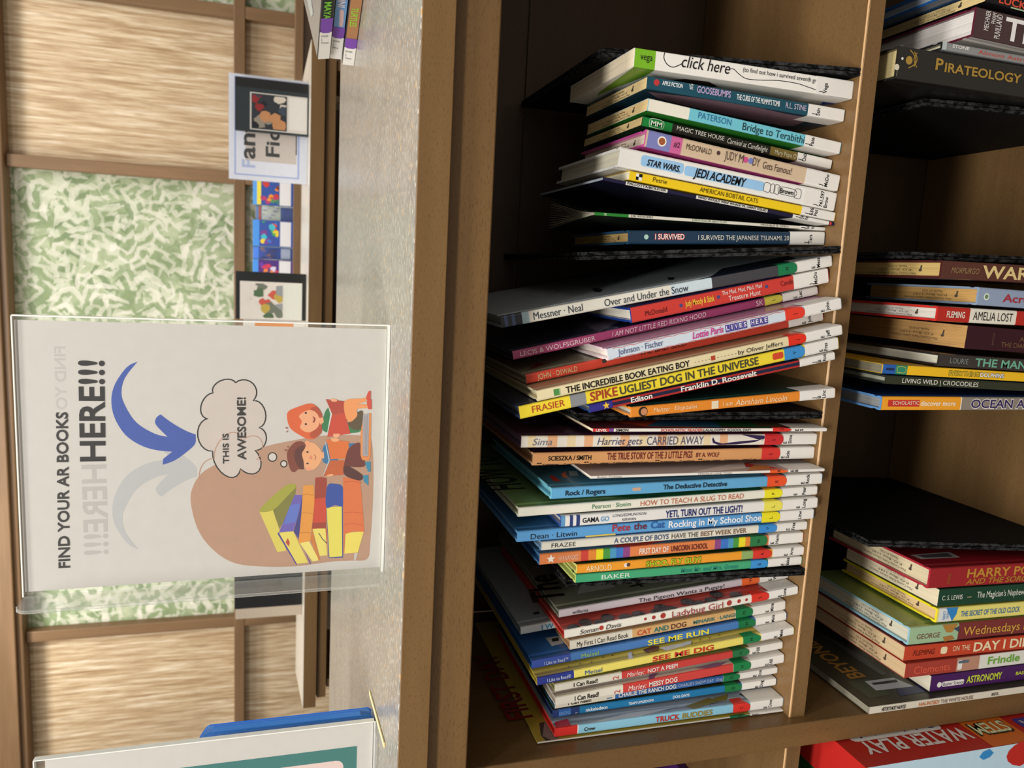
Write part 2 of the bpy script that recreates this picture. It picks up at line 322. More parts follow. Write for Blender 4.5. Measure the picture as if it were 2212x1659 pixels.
def make_book(b):
    t, h, D, hc = b['t'], b['h'], b['d'], b['hc']
    root = thing(b['k'], b['lab'], 'book', b['o'], (0, 0, 0), 'books on the upper shelf' if b['up'] else 'books on the lower shelf')
    root.rotation_mode = 'QUATERNION'
    root.rotation_quaternion = (Matrix.Rotation(b['lean'], 3, 'Y') @ Matrix.Rotation(math.radians(b['yaw']), 3, 'Z')).to_quaternion()
    sp, fr, bk, pg, ed = b['c']; gloss = (.30, .5, .25) if hc else (.40, .4, .1)
    G = lambda x: mat(x, *gloss)
    mb = MB(); R, L_, c, bt = outline(t, D, hc); outer = R+[(-x, y) for x, y in L_]; n = len(outer); nr = len(R)
    inner = []
    for i, (x, y) in enumerate(outer):
        s = 1 if i < nr else -1; inner.append((s*(t/2-bt), max(y, bt)))
    zs = sorted({0.0, h, *[z for z0, z1, _ in b.get('bands', ()) for z in (max(0, z0), min(h, z1))]})
    zs = [z for i, z in enumerate(zs) if i == 0 or z-zs[i-1] > 1e-5]
    nspine = 4 if hc else 3            # outline points per side that belong to the spine
    nspine = 3
    fan = b.get('sp') == 'fan'
    def bend(p, z, amt):                # the fanned booklet: sheets open towards the top and the fore edge
        if not fan: return p
        return (p[0]+amt*(p[1]/D)**1.4*(z/h), p[1])
    lv = []
    zz = zs
    for z in zz:
        lv.append(([bend(p, z, .019 if p[0] > 0 else -.008) for p in outer], [bend(p, z, .0188 if p[0] > 0 else -.0078) for p in inner]))
    for (o0, i0), (o1, i1), z0, z1 in zip(lv, lv[1:], zz, zz[1:]):
        col = sp
        for a, d, cc in b.get('bands', ()):
            if a-1e-5 <= (z0+z1)/2 <= d+1e-5: col = cc
        for i in range(n-1):
            on_spine = nr-nspine <= i <= nr+nspine-2
            m = G(col) if on_spine else G(fr if i < nr else bk)
            mb.add([(*o0[i], z0), (*o0[i+1], z0), (*o1[i+1], z1), (*o1[i], z1)], [(0, 3, 2, 1)], m)
            mb.add([(*i0[i], z0), (*i0[i+1], z0), (*i1[i+1], z1), (*i1[i], z1)], [(0, 1, 2, 3)], G(ed))
        for k in (0, n-1): mb.add([(*o0[k], z0), (*i0[k], z0), (*i1[k], z1), (*o1[k], z1)], [(0, 1, 2, 3)], G(ed))
    for (o_, i_), z in ((lv[0], 0), (lv[-1], h)):
        for i in range(n-1): mb.add([(*o_[i], z), (*o_[i+1], z), (*i_[i+1], z), (*i_[i], z)], [(0, 1, 2, 3)], G(ed))
    # printing on the cover
    k = 0
    def place(face, a, z, e): return (a, -e, z) if face == 'S' else ((t/2+e) if face == 'R' else -(t/2+e), a, z)
    for d in b.get('D', ()):
        e = .00012+.00003*k; k += 1
        if d[0] == 'P':
            pts = [place(d[1], a, z, e) for a, z in d[3]]
            if len(set(d[3])) > 2: poly3(mb, pts, G(d[2]))
        elif d[0] == 'K':
            vs, fs = stroke2(smooth_loop(d[4], 4, False) if len(d[4]) < 30 else d[4], d[3]); mb.add([place(d[1], v[0], v[1], e) for v in vs], fs, G(d[2]))
        elif d[0] == 'E': poly3(mb, [place(d[1], max(d[3][0]+d[4]*math.cos(q*.3927), .0004) if d[1] == 'R' else d[3][0]+d[4]*math.cos(q*.3927), d[3][1]+d[5]*math.sin(q*.3927), e) for q in range(16)], G(d[2]))
        elif d[0] == 'Z': poly3(mb, [place(d[1], d[3][0]+(d[4] if q % 2 == 0 else d[4]*.42)*math.cos(q*.6283), d[3][1]+(d[4] if q % 2 == 0 else d[4]*.42)*math.sin(q*.6283), e) for q in range(10)], G(d[2]))
        elif d[0] == 'RT':
            p, q = Vector((0, *d[2])), Vector((0, *d[3])); u = (q-p); w = u.length; u.normalize(); v = Vector((1, 0, 0)).cross(u)
            write(mb, d[1], G(d[4]), (t/2+e, p.y, p.z), u, v, length=w, cap=d[5], style='b')
    for s, z0, z1, colr, hf, off, st in b['T']:
        e = .0003+.00002*k; k += 1
        if 'v' in st:
            cap = abs(z0-z1); w = hf*t
            write(mb, s, G(colr), (off*t-w/2, -e, min(z0, z1)), (1, 0, 0), (0, 0, 1), length=w if len(s) > 2 else None, cap=cap if len(s) > 2 else cap*.9, style=st)
        else:
            cap = hf*t
            if 'o' in st:
                write(mb, s, G(st[st.index('o')+1:]), (off*t-cap*1.1/2, -e, z0+.0004), (0, 0, -1), (1, 0, 0), length=abs(z0-z1)+.0008, cap=cap*1.1, style='O'); e += .00003; st = st[:st.index('o')]
            write(mb, s, G(colr), (off*t-cap/2, -e, z0), (0, 0, -1), (1, 0, 0), length=abs(z0-z1), cap=cap, style=st)
    cover = mb.build('cover', root)
    pm = MB(); PM = page_mat(pg); rec = .0032 if hc else .0004; px = t/2-bt-.00012
    if fan:
        N = 11
        for i in range(N):
            f = -1+2*i/(N-1); amt = .0055+.0125*f; x0 = f*(t/2-bt)*.85; vs = []; M_ = 10
            for zz_ in (.0006, h*.5, h-.0006):
                for j in range(M_):
                    y = .0008+(D-.004)*j/(M_-1); xx = x0+amt*(y/D)**1.4*(zz_/h); vs += [(xx-.00008, y, zz_), (xx+.00008, y, zz_)]
            fs = []
            for r in range(2):
                for j in range(M_-1):
                    for sd in (0, 1):
                        q = r*2*M_+2*j+sd; fs.append((q, q+2, q+2+2*M_, q+2*M_))
            for j in range(M_-1): q = 4*M_+2*j; fs.append((q, q+1, q+3, q+2))
            pm.add(vs, fs, PM)
    else: pm.box(-px, bt+.0003, rec, px, D-(.0035 if hc else .0005), h-rec, PM)
    if b.get('stamp'):
        wid = 2*px; pitch = min(.0042, wid/3.5); cap = pitch*.55; x = -1.2*pitch
        for q, line in enumerate(STAMP_LINES):
            write(pm, line, STAMP, (x+pitch*q+cap/2, .034+.006*q, h-rec+.0002), (0, 1, 0), (-1, 0, 0), cap=cap, length=min(.062-.018*q, D*.5))
        poly3(pm, [(x*.2+.0012*math.cos(a*.785)*1.2, .0285+.0022*math.sin(a*.785), h-rec+.0002) for a in range(8)], STAMP)
        poly3(pm, [(x*.2+pitch*.3, .027, h-rec+.0002), (x*.2+pitch*1.3, .0265, h-rec+.0002), (x*.2+pitch*1.3, .0285, h-rec+.0002), (x*.2+pitch*.3, .0290, h-rec+.0002)], STAMP)
    pm.build('page_block', root)
    if 'label' in b:
        z1, z0 = b['label']; lb = MB(); strip(lb, t, D, hc, .00034, min(.02, D*.5), lambda u: max(z0, .0006), z1, WHITE_LABEL)
        for s, z in b['lines']: write(lb, s, INK, (-t/2+min(.0012, .12*t), -.00046, z-.0017), (1, 0, 0), (0, 0, 1), cap=.0035, maxw=t*.9, style='b')
        o = lb.build('call_number_label', cover); o['label'] = 'white paper call number label'
    if 'st' in b:
        z1, z0, colr, letter = b['st']; lb = MB(); r = min(.006, abs(z1-z0)*.4)
        strip(lb, t, D, hc, .00048, min(.010, t), lambda u: z0+min(r, (abs(u)/(t/2))**2.5*r*.5), z1, mat(colr, .35, .4))
        write(lb, letter, INK, (-t*.1, -.0006, (z0+z1)/2-.0014), (1, 0, 0), (0, 0, 1), cap=.0034)
        o = lb.build('level_sticker', cover); o['label'] = 'coloured level sticker'
    return root
BOOKS = [
 {'k': 'paperback_book', 'lab': 'thick white paperback with a lime green spine top, by the empty shelf end', 'up': True, 'o': [0.17385, 0.04112, 0.5588], 'lean': 0.00832, 'yaw': 0, 't': 0.01488, 'h': 0.2117, 'd': 0.147, 'hc': 0, 'c': ['f1eee6', 'f1eee6', 'eceadf', 'efe0c2', 'f1eee6'], 'bands': [(0.19288, 0.2114, '7ab62a')], 'T': [('vega', 0.20649, 0.19578, '22331a', 0.36, 0.1, ''), ('click here', 0.16938, 0.12437, '17161a', 0.62, 0.16, 'i'), ('(to find out how i survived seventh gr', 0.11193, 0.03907, '2a2a2e', 0.24, 0.22, '')], 'D': [('K', 'S', '17161a', 0.0007, [(0.00744, 0.18518), (0.00283, 0.18556), (-0.00147, 0.18263), (-0.00332, 0.17741), (-0.0016, 0.17251), (0.00072, 0.16851)]), ('K', 'S', '17161a', 0.0006, [(0.00152, 0.12533), (0.00244, 0.12102), (-0.00091, 0.1153), (-0.00371, 0.10783), (-0.00327, 0.09526), (-0.00141, 0.07721), (-0.0014, 0.05865), (-0.003, 0.04667), (-0.00431, 0.03843)]), ('P', 'L', '2f4fae', [(0.0006, 0.02485), (0.0006, 0.00349), (0.01142, 0.0005), (0.02527, 0.0005), (0.03144, 0.00857)]), ('P', 'L', '6fa326', [(0.0006, 0.2112), (0.0006, 0.19285), (0.02406, 0.19111), (0.06942, 0.19639), (0.10587, 0.19912), (0.09299, 0.20218)]), ('P', 'L', '3a2a26', [(0.02244, 0.17029), (0.01203, 0.15847), (0.01033, 0.1375), (0.01988, 0.12283), (0.03839, 0.13475)])], 'label': (0.03859, 0.0008), 'lines': [('J', 0.03334), ('Vega', 0.02902)]},
 {'k': 'paperback_book', 'lab': 'dark teal paperback with white spine text, next to the thick white paperback', 'up': True, 'o': [0.15343, 0.04837, 0.55886], 'lean': 0.03202, 'yaw': 0, 't': 0.01008, 'h': 0.19551, 'd': 0.134, 'hc': 0, 'c': ['1c4f60', '1c4f60', '153a4a', 'e3c893', '1c4f60'], 'T': [('APPLE FICTION', 0.18181, 0.16293, 'e6edf0', 0.32, 0.15, 'b'), ('#5', 0.15729, 0.15337, 'e6edf0', 0.3, 0.15, 'v'), ('GOOSEBUMPS', 0.14943, 0.11698, 'b9a6cf', 0.5, 0.12, 'b'), ("THE CURSE OF THE MUMMY'S TOMB", 0.1111, 0.06813, 'e6edf0', 0.42, 0.05, 'b'), ('R.L. STINE', 0.062, 0.04098, 'd5c6de', 0.45, 0.05, '')], 'D': [('E', 'S', 'c23a3a', (0.00101, 0.18691), 0.0026, 0.0026), ('P', 'L', '8a6c78', [(0.00825, 0.18982), (0.00601, 0.17378), (0.00193, 0.14987), (0.0006, 0.12404), (0.0006, 0.08788), (0.00577, 0.05561), (0.00604, 0.03851), (0.02022, 0.0263), (0.04192, 0.02167), (0.04853, 0.02965), (0.0453, 0.05719), (0.04032, 0.09955), (0.03254, 0.14163), (0.02335, 0.17354)])], 'label': (0.03906, 0.0008), 'lines': [('J', 0.03276), ('Stin', 0.02839)], 'stamp': 1},
 {'k': 'paperback_book', 'lab': 'paperback with a pale turquoise spine and white top, green back cover', 'up': True, 'o': [0.12514, 0.04855, 0.55915], 'lean': 0.09037, 'yaw': 0, 't': 0.00989, 'h': 0.19362, 'd': 0.134, 'hc': 0, 'c': ['74c6d6', 'dfe6dc', '2f8a2c', 'e6c890', 'dfe6dc'], 'bands': [(0.15477, 0.19296, 'eeead9')], 'T': [('PATERSON', 0.14634, 0.11427, '2b6f9e', 0.5, 0.05, ''), ('Bridge to Terabithi', 0.10275, 0.03939, '1f3a3a', 0.62, -0.02, '')], 'D': [('P', 'S', 'e05a55', [(-0.004551048857130077, 0.00406), (0.004551048857130077, 0.00406), (0.004551048857130077, 0.00103), (-0.004551048857130077, 0.00103)])], 'label': (0.0389, 0.0008), 'lines': [('J', 0.03595), ('Pate', 0.03103)], 'stamp': 1},
 {'k': 'paperback_book', 'lab': 'slim paperback, green spine top fading to black with white script lettering', 'up': True, 'o': [0.11201, 0.058, 0.55909], 'lean': 0.09869, 'yaw': 0, 't': 0.00782, 'h': 0.19357, 'd': 0.132, 'hc': 0, 'c': ['26261f', '23231f', '1e3a22', 'e0c48c', '23231f'], 'bands': [(0.16501, 0.19309, '1e8a3f'), (0.03808, 0.06657, '7d6a35')], 'T': [('MM', 0.18526, 0.17474, 'e2eedd', 0.5, 0, 'b'), ('MAGIC TREE HOUSE', 0.16056, 0.11408, 'e6e2d6', 0.45, 0.08, ''), ('Carnival at Candlelight', 0.11082, 0.06948, 'e6e2d6', 0.55, -0.02, 'i'), ('Mary Pope O', 0.06171, 0.03907, 'd9cfae', 0.5, -0.05, '')], 'D': [('K', 'S', 'e2eedd', 0.0004, [(-0.003127538536717447, 0.18613), (0.003127538536717447, 0.18613), (0.003127538536717447, 0.1743), (-0.003127538536717447, 0.1743), (-0.003127538536717447, 0.18613)])], 'label': (0.03808, 0.0008), 'lines': [('J', 0.03509), ('Osb', 0.03059)], 'stamp': 1},
 {'k': 'hardcover_book', 'lab': 'beige hardcover with a pink and periwinkle spine top and pink board edges', 'up': True, 'o': [0.09407, 0.04493, 0.55947], 'lean': 0.10866, 'yaw': 0, 't': 0.01403, 'h': 0.19494, 'd': 0.148, 'hc': 1, 'c': ['d5bd9f', 'c7529a', 'c04a92', 'd9cdb8', 'c7529a'], 'bands': [(0.17169, 0.19331, '7f83bd'), (0.16115, 0.17169, 'cf659a')], 'T': [('#2', 0.16906, 0.16335, '3a2030', 0.3, 0, ''), ('McDONALD', 0.15717, 0.133, '4a3a30', 0.33, 0.05, ''), ('JUDY', 0.11979, 0.10781, '54403a', 0.5, 0.08, ''), ('M', 0.10595, 0.1013, '54403a', 0.5, 0.08, ''), ('DY', 0.09194, 0.08487, '54403a', 0.5, 0.08, ''), ('Gets Famous!', 0.08156, 0.05176, '54403a', 0.42, 0.02, '')], 'D': [('E', 'S', 'f0ece0', (0.0, 0.17995), 0.0042, 0.0042), ('E', 'S', 'a45a34', (0.0, 0.17995), 0.003, 0.003), ('E', 'S', 'd0568e', (0.00112, 0.09897), 0.0026, 0.0026), ('E', 'S', '7a84c4', (0.00112, 0.09382), 0.0026, 0.0026), ('E', 'S', '54403a', (0.0014, 0.12618), 0.0018, 0.0018)], 'label': (0.03656, 0.0008), 'lines': [('J', 0.01965), ('McDo', 0.01412)], 'stamp': 1},
 {'k': 'hardcover_book', 'lab': 'tall white hardcover with bold black lettering over two soft blue streaks', 'up': True, 'o': [0.0776, 0.047, 0.55951], 'lean': 0.0964, 'yaw': 0, 't': 0.01635, 'h': 0.21589, 'd': 0.152, 'hc': 1, 'c': ['eeede6', 'eeede6', 'eeede6', 'dcd6c0', 'eeede6'], 'T': [('STAR WARS.', 0.19115, 0.16014, '15171c', 0.3, 0.0, 'bi'), ('JEDI ACADEMY', 0.14676, 0.09488, '15171c', 0.42, 0, 'bi'), ('Brown', 0.06003, 0.04589, '222222', 0.24, 0, 'b')], 'D': [('P', 'S', '9ccaf0', [(0.00531, 0.19403), (0.00495, 0.19538), (0.00397, 0.19637), (0.00262, 0.19673), (-0.00098, 0.19673), (-0.00233, 0.19637), (-0.00332, 0.19538), (-0.00368, 0.19403), (-0.00368, 0.15929), (-0.00332, 0.15794), (-0.00233, 0.15695), (-0.00098, 0.15659), (0.00262, 0.15659), (0.00397, 0.15695), (0.00495, 0.15794), (0.00531, 0.15929)]), ('P', 'S', '9ccaf0', [(0.00409, 0.15325), (0.00376, 0.15447), (0.00286, 0.15537), (0.00164, 0.1557), (-0.00164, 0.1557), (-0.00286, 0.15537), (-0.00376, 0.15447), (-0.00409, 0.15325), (-0.00409, 0.07884), (-0.00376, 0.07762), (-0.00286, 0.07672), (-0.00164, 0.07639), (0.00164, 0.07639), (0.00286, 0.07672), (0.00376, 0.07762), (0.00409, 0.07884)]), ('K', 'S', '222222', 0.0004, [(-0.0034342605076644723, 0.07639), (0.0034342605076644723, 0.07639), (0.0034342605076644723, 0.07065), (-0.0034342605076644723, 0.07065), (-0.0034342605076644723, 0.07639)]), ('K', 'S', '222222', 0.0004, [(-0.0032707242930137834, 0.06968), (0.0032707242930137834, 0.06968), (0.0032707242930137834, 0.06583), (-0.0032707242930137834, 0.06583), (-0.0032707242930137834, 0.06968)]), ('K', 'S', '222222', 0.0004, [(-0.0034342605076644723, 0.06583), (0.0034342605076644723, 0.06583), (0.0034342605076644723, 0.061), (-0.0034342605076644723, 0.061), (-0.0034342605076644723, 0.06583)]), ('K', 'S', '222222', 0.0004, [(-0.002780115649061716, 0.061), (0.002780115649061716, 0.061), (0.002780115649061716, 0.04441), (-0.002780115649061716, 0.04441), (-0.002780115649061716, 0.061)]), ('K', 'S', '222222', 0.0004, [(-0.0035977967223151616, 0.04441), (0.0035977967223151616, 0.04441), (0.0035977967223151616, 0.0385), (-0.0035977967223151616, 0.0385), (-0.0035977967223151616, 0.04441)])], 'label': (0.03454, 0.0008), 'lines': [('J', 0.02158), ('741.597', 0.01555), ('Brow', 0.0105)]},
 {'k': 'paperback_book', 'lab': 'slim bright yellow book with a black and white checker square on its spine', 'up': True, 'o': [0.06443, 0.04602, 0.55909], 'lean': 0.0959, 'yaw': 0, 't': 0.00746, 'h': 0.20693, 'd': 0.17, 'hc': 0, 'c': ['f2cd22', 'e8c52a', 'f2cd22', 'e6dfc4', 'e8c52a'], 'T': [('Petrie', 0.18537, 0.17228, '4a431c', 0.5, 0.05, ''), ('AMERICAN BOBTAIL CATS', 0.14064, 0.08265, '4a3f10', 0.5, 0.0, '')], 'D': [('P', 'S', '111111', [(-0.00261, 0.20088), (0.0, 0.20088), (0.0, 0.19831), (-0.00261, 0.19831)]), ('P', 'S', 'f0efe8', [(-0.00261, 0.19831), (0.0, 0.19831), (0.0, 0.1953), (-0.00261, 0.1953)]), ('P', 'S', 'f0efe8', [(0.0, 0.20088), (0.00261, 0.20088), (0.00261, 0.19831), (0.0, 0.19831)]), ('P', 'S', '111111', [(0.0, 0.19831), (0.00261, 0.19831), (0.00261, 0.1953), (0.0, 0.1953)])], 'label': (0.03648, 0.0008), 'lines': [('J', 0.03052), ('636', 0.02602), ('Pet', 0.02151)]},
 {'k': 'paperback_book', 'lab': 'thin navy booklet with small white title strips, beside the slim yellow book', 'up': True, 'o': [0.05802, 0.04634, 0.55885], 'lean': 0.09409, 'yaw': 0, 't': 0.00293, 'h': 0.23049, 'd': 0.165, 'hc': 0, 'c': ['1f1c3e', '1f1c3e', '14152a', 'aab4b8', '1f1c3e'], 'bands': [(0.17082, 0.20971, 'e4e2da'), (0.07146, 0.1432, 'e4e2da'), (0.00309, 0.00513, 'd9403a')], 'T': [('PALLOTTA/BOLSTER', 0.20844, 0.17258, '23232b', 0.62, 0, 'b'), ('WHO WOULD WIN? WHALE VS. GIANT SQUID', 0.14185, 0.0729, '23232b', 0.62, 0, 'b')], 'label': (0.04519, 0.00615), 'lines': [('J', 0.04026), ('59', 0.0353), ('Pa', 0.03083)]},
 {'k': 'paperback_book', 'lab': 'thin stapled booklet with a green and white spine, its pages fanned open', 'up': True, 'o': [0.05399, 0.058, 0.55871], 'lean': -0.00871, 'yaw': 0, 't': 0.00271, 'h': 0.23038, 'd': 0.12, 'hc': 0, 'c': ['e4dfd0', '22301f', '20261c', 'cfc8b2', '22301f'], 'bands': [(0.19897, 0.23038, '2f8a36')], 'T': [('2', 0.22202, 0.21906, 'd9e8d0', 0.6, 0, 'b'), ('DK READERS', 0.19682, 0.17634, '6b6a60', 0.62, 0, ''), ('DINOSAUR BATTLES', 0.13838, 0.1043, '5f8a5a', 0.62, 0, ''), ('MICHELE R. WELL', 0.06923, 0.03954, '7a7468', 0.62, 0, '')], 'label': (0.02766, 0.0008), 'lines': [('J', 0.02467), ('56', 0.01968), ('We', 0.01416)], 'sp': 'fan'},
 {'k': 'hardcover_book', 'lab': 'navy blue hardcover with a small red and white logo, beside the middle divider', 'up': True, 'o': [0.04547, 0.05679, 0.55906], 'lean': -0.05592, 'yaw': 0, 't': 0.01189, 'h': 0.19782, 'd': 0.14, 'hc': 1, 'c': ['1f3b54', '1d3a56', '20384c', 'b79a62', '254a66'], 'T': [('I SURVIVED', 0.17324, 0.14518, 'f3dfd8', 0.36, 0.05, 'boc8403a'), ('I SURVIVED THE JAPANESE TSUNAMI, 20', 0.13159, 0.03892, 'e6e2d4', 0.34, 0.0, '')], 'D': [('E', 'S', 'b5dccb', (0.00024, 0.18157), 0.0021, 0.0021)], 'label': (0.03794, 0.0008), 'lines': [('J', 0.02063), ('Tars', 0.01614)], 'stamp': 1},
 {'k': 'hardcover_book', 'lab': 'tall cream hardcover with dark striped spine top, leaning nearest the middle divider', 'up': True, 'o': [0.02499, 0.04289, 0.55974], 'lean': -0.20884, 'yaw': 0, 't': 0.00999, 'h': 0.31698, 'd': 0.24, 'hc': 1, 'c': ['e5e1d4', 'c3cdd2', 'dfe2dd', 'cfd2c8', '9db4bb'], 'bands': [(0.29923, 0.31698, '2b3038'), (0.31156, 0.31432, '4a5a80'), (0.30521, 0.30799, '4a5a80'), (0.29322, 0.29923, 'a8c4cc'), (0.12399, 0.16363, 'cfe0e6'), (0.05265, 0.12399, '44444a')], 'T': [('Messner · Neal', 0.2896, 0.24619, '3a454d', 0.6, 0.0, ''), ('Over and Under the Snow', 0.22646, 0.14755, '3a454d', 0.6, 0.0, '')], 'D': [('P', 'R', '1d2838', [(0.00975, 0.11761), (0.0006, 0.13741), (0.0006, 0.05745), (0.01809, 0.02334), (0.06197, 0.00266), (0.05515, 0.07951)]), ('K', 'R', '6a7880', 0.0006, [(0.08927, 0.30146), (0.07855, 0.27312), (0.076, 0.24214)]), ('K', 'R', '6a7880', 0.0006, [(0.13435, 0.28466), (0.13952, 0.25899), (0.12669, 0.23381)]), ('K', 'R', '4a586a', 0.0008, [(0.14597, 0.24961), (0.16386, 0.23124), (0.15707, 0.21822), (0.1245, 0.2223), (0.09185, 0.24115), (0.09782, 0.25315), (0.14597, 0.24961)]), ('P', 'R', '3a3a40', [(0.08404, 0.20257), (0.08335, 0.19713), (0.05819, 0.20215), (0.03942, 0.21287), (0.05144, 0.21325)]), ('P', 'R', '3a3a40', [(0.06223, 0.13477), (0.0553, 0.13116), (0.03519, 0.14147), (0.03452, 0.14652)])], 'label': (0.03715, 0.0008), 'lines': [('E', 0.02048), ('Mess', 0.01505)], 'st': (0.05746, 0.03763, '1f7a4d', 'M')},
 {'k': 'hardcover_book', 'lab': 'short red hardcover with navy board edges, between tall cream and magenta spines', 'up': True, 'o': [0.01167, 0.04472, 0.56013], 'lean': -0.2193, 'yaw': 0, 't': 0.01317, 'h': 0.19932, 'd': 0.15, 'hc': 1, 'c': ['cf4038', '3b3a78', '2a3f86', 'e6e0cf', '1f3f90'], 'T': [('McDonald', 0.18656, 0.16577, '5a1f22', 0.34, -0.05, ''), ('Judy Moody & Stink', 0.14781, 0.11904, 'f2c445', 0.38, 0.05, 'b'), ('The Mad, Mad, Mad, Mad', 0.11117, 0.07066, 'efe4dc', 0.28, 0.25, ''), ('Treasure Hunt', 0.10512, 0.07257, 'efe4dc', 0.34, -0.18, ''), ('Candle', 0.0514, 0.03825, '6e2426', 0.34, 0.1, '')], 'D': [('E', 'S', '4a4a80', (0.0, 0.15187), 0.0016, 0.0016), ('E', 'S', '4a4a80', (0.00066, 0.11488), 0.0016, 0.0016), ('E', 'S', '4a4a80', (0.00132, 0.06587), 0.0016, 0.0016)], 'label': (0.03776, 0.0008), 'lines': [('J', 0.01954), ('McDo', 0.01457)]},
 {'k': 'hardcover_book', 'lab': 'tall magenta spined hardcover with white lettering and a nearly black front cover', 'up': True, 'o': [-0.00242, 0.058, 0.55958], 'lean': -0.22409, 'yaw': 0, 't': 0.00772, 'h': 0.30209, 'd': 0.22, 'hc': 1, 'c': ['a5446f', '23243a', '8a3a62', '8e8a80', '23243a'], 'T': [('LECIS & WOLFSGRUBER', 0.29561, 0.22688, 'e9cfd5', 0.5, 0.0, ''), ('I AM NOT LITTLE RED RIDING HOOD', 0.21112, 0.11869, 'e9cfd5', 0.55, 0.0, 'i'), ('SK', 0.0669, 0.05956, 'e9cfd5', 0.6, 0, '')], 'D': [('P', 'R', '6a5f6c', [(0.10854, 0.20418), (0.11601, 0.14454), (0.08376, 0.14175), (0.0006, 0.22262), (0.00848, 0.22094)]), ('P', 'R', '3a3f52', [(0.05795, 0.26518), (0.05546, 0.22), (0.03621, 0.22484), (0.03953, 0.27119)])], 'label': (0.0388, 0.0008), 'lines': [('E', 0.02529), ('Lec', 0.01975)], 'st': (0.05809, 0.0388, 'd6cc50', 'L')},
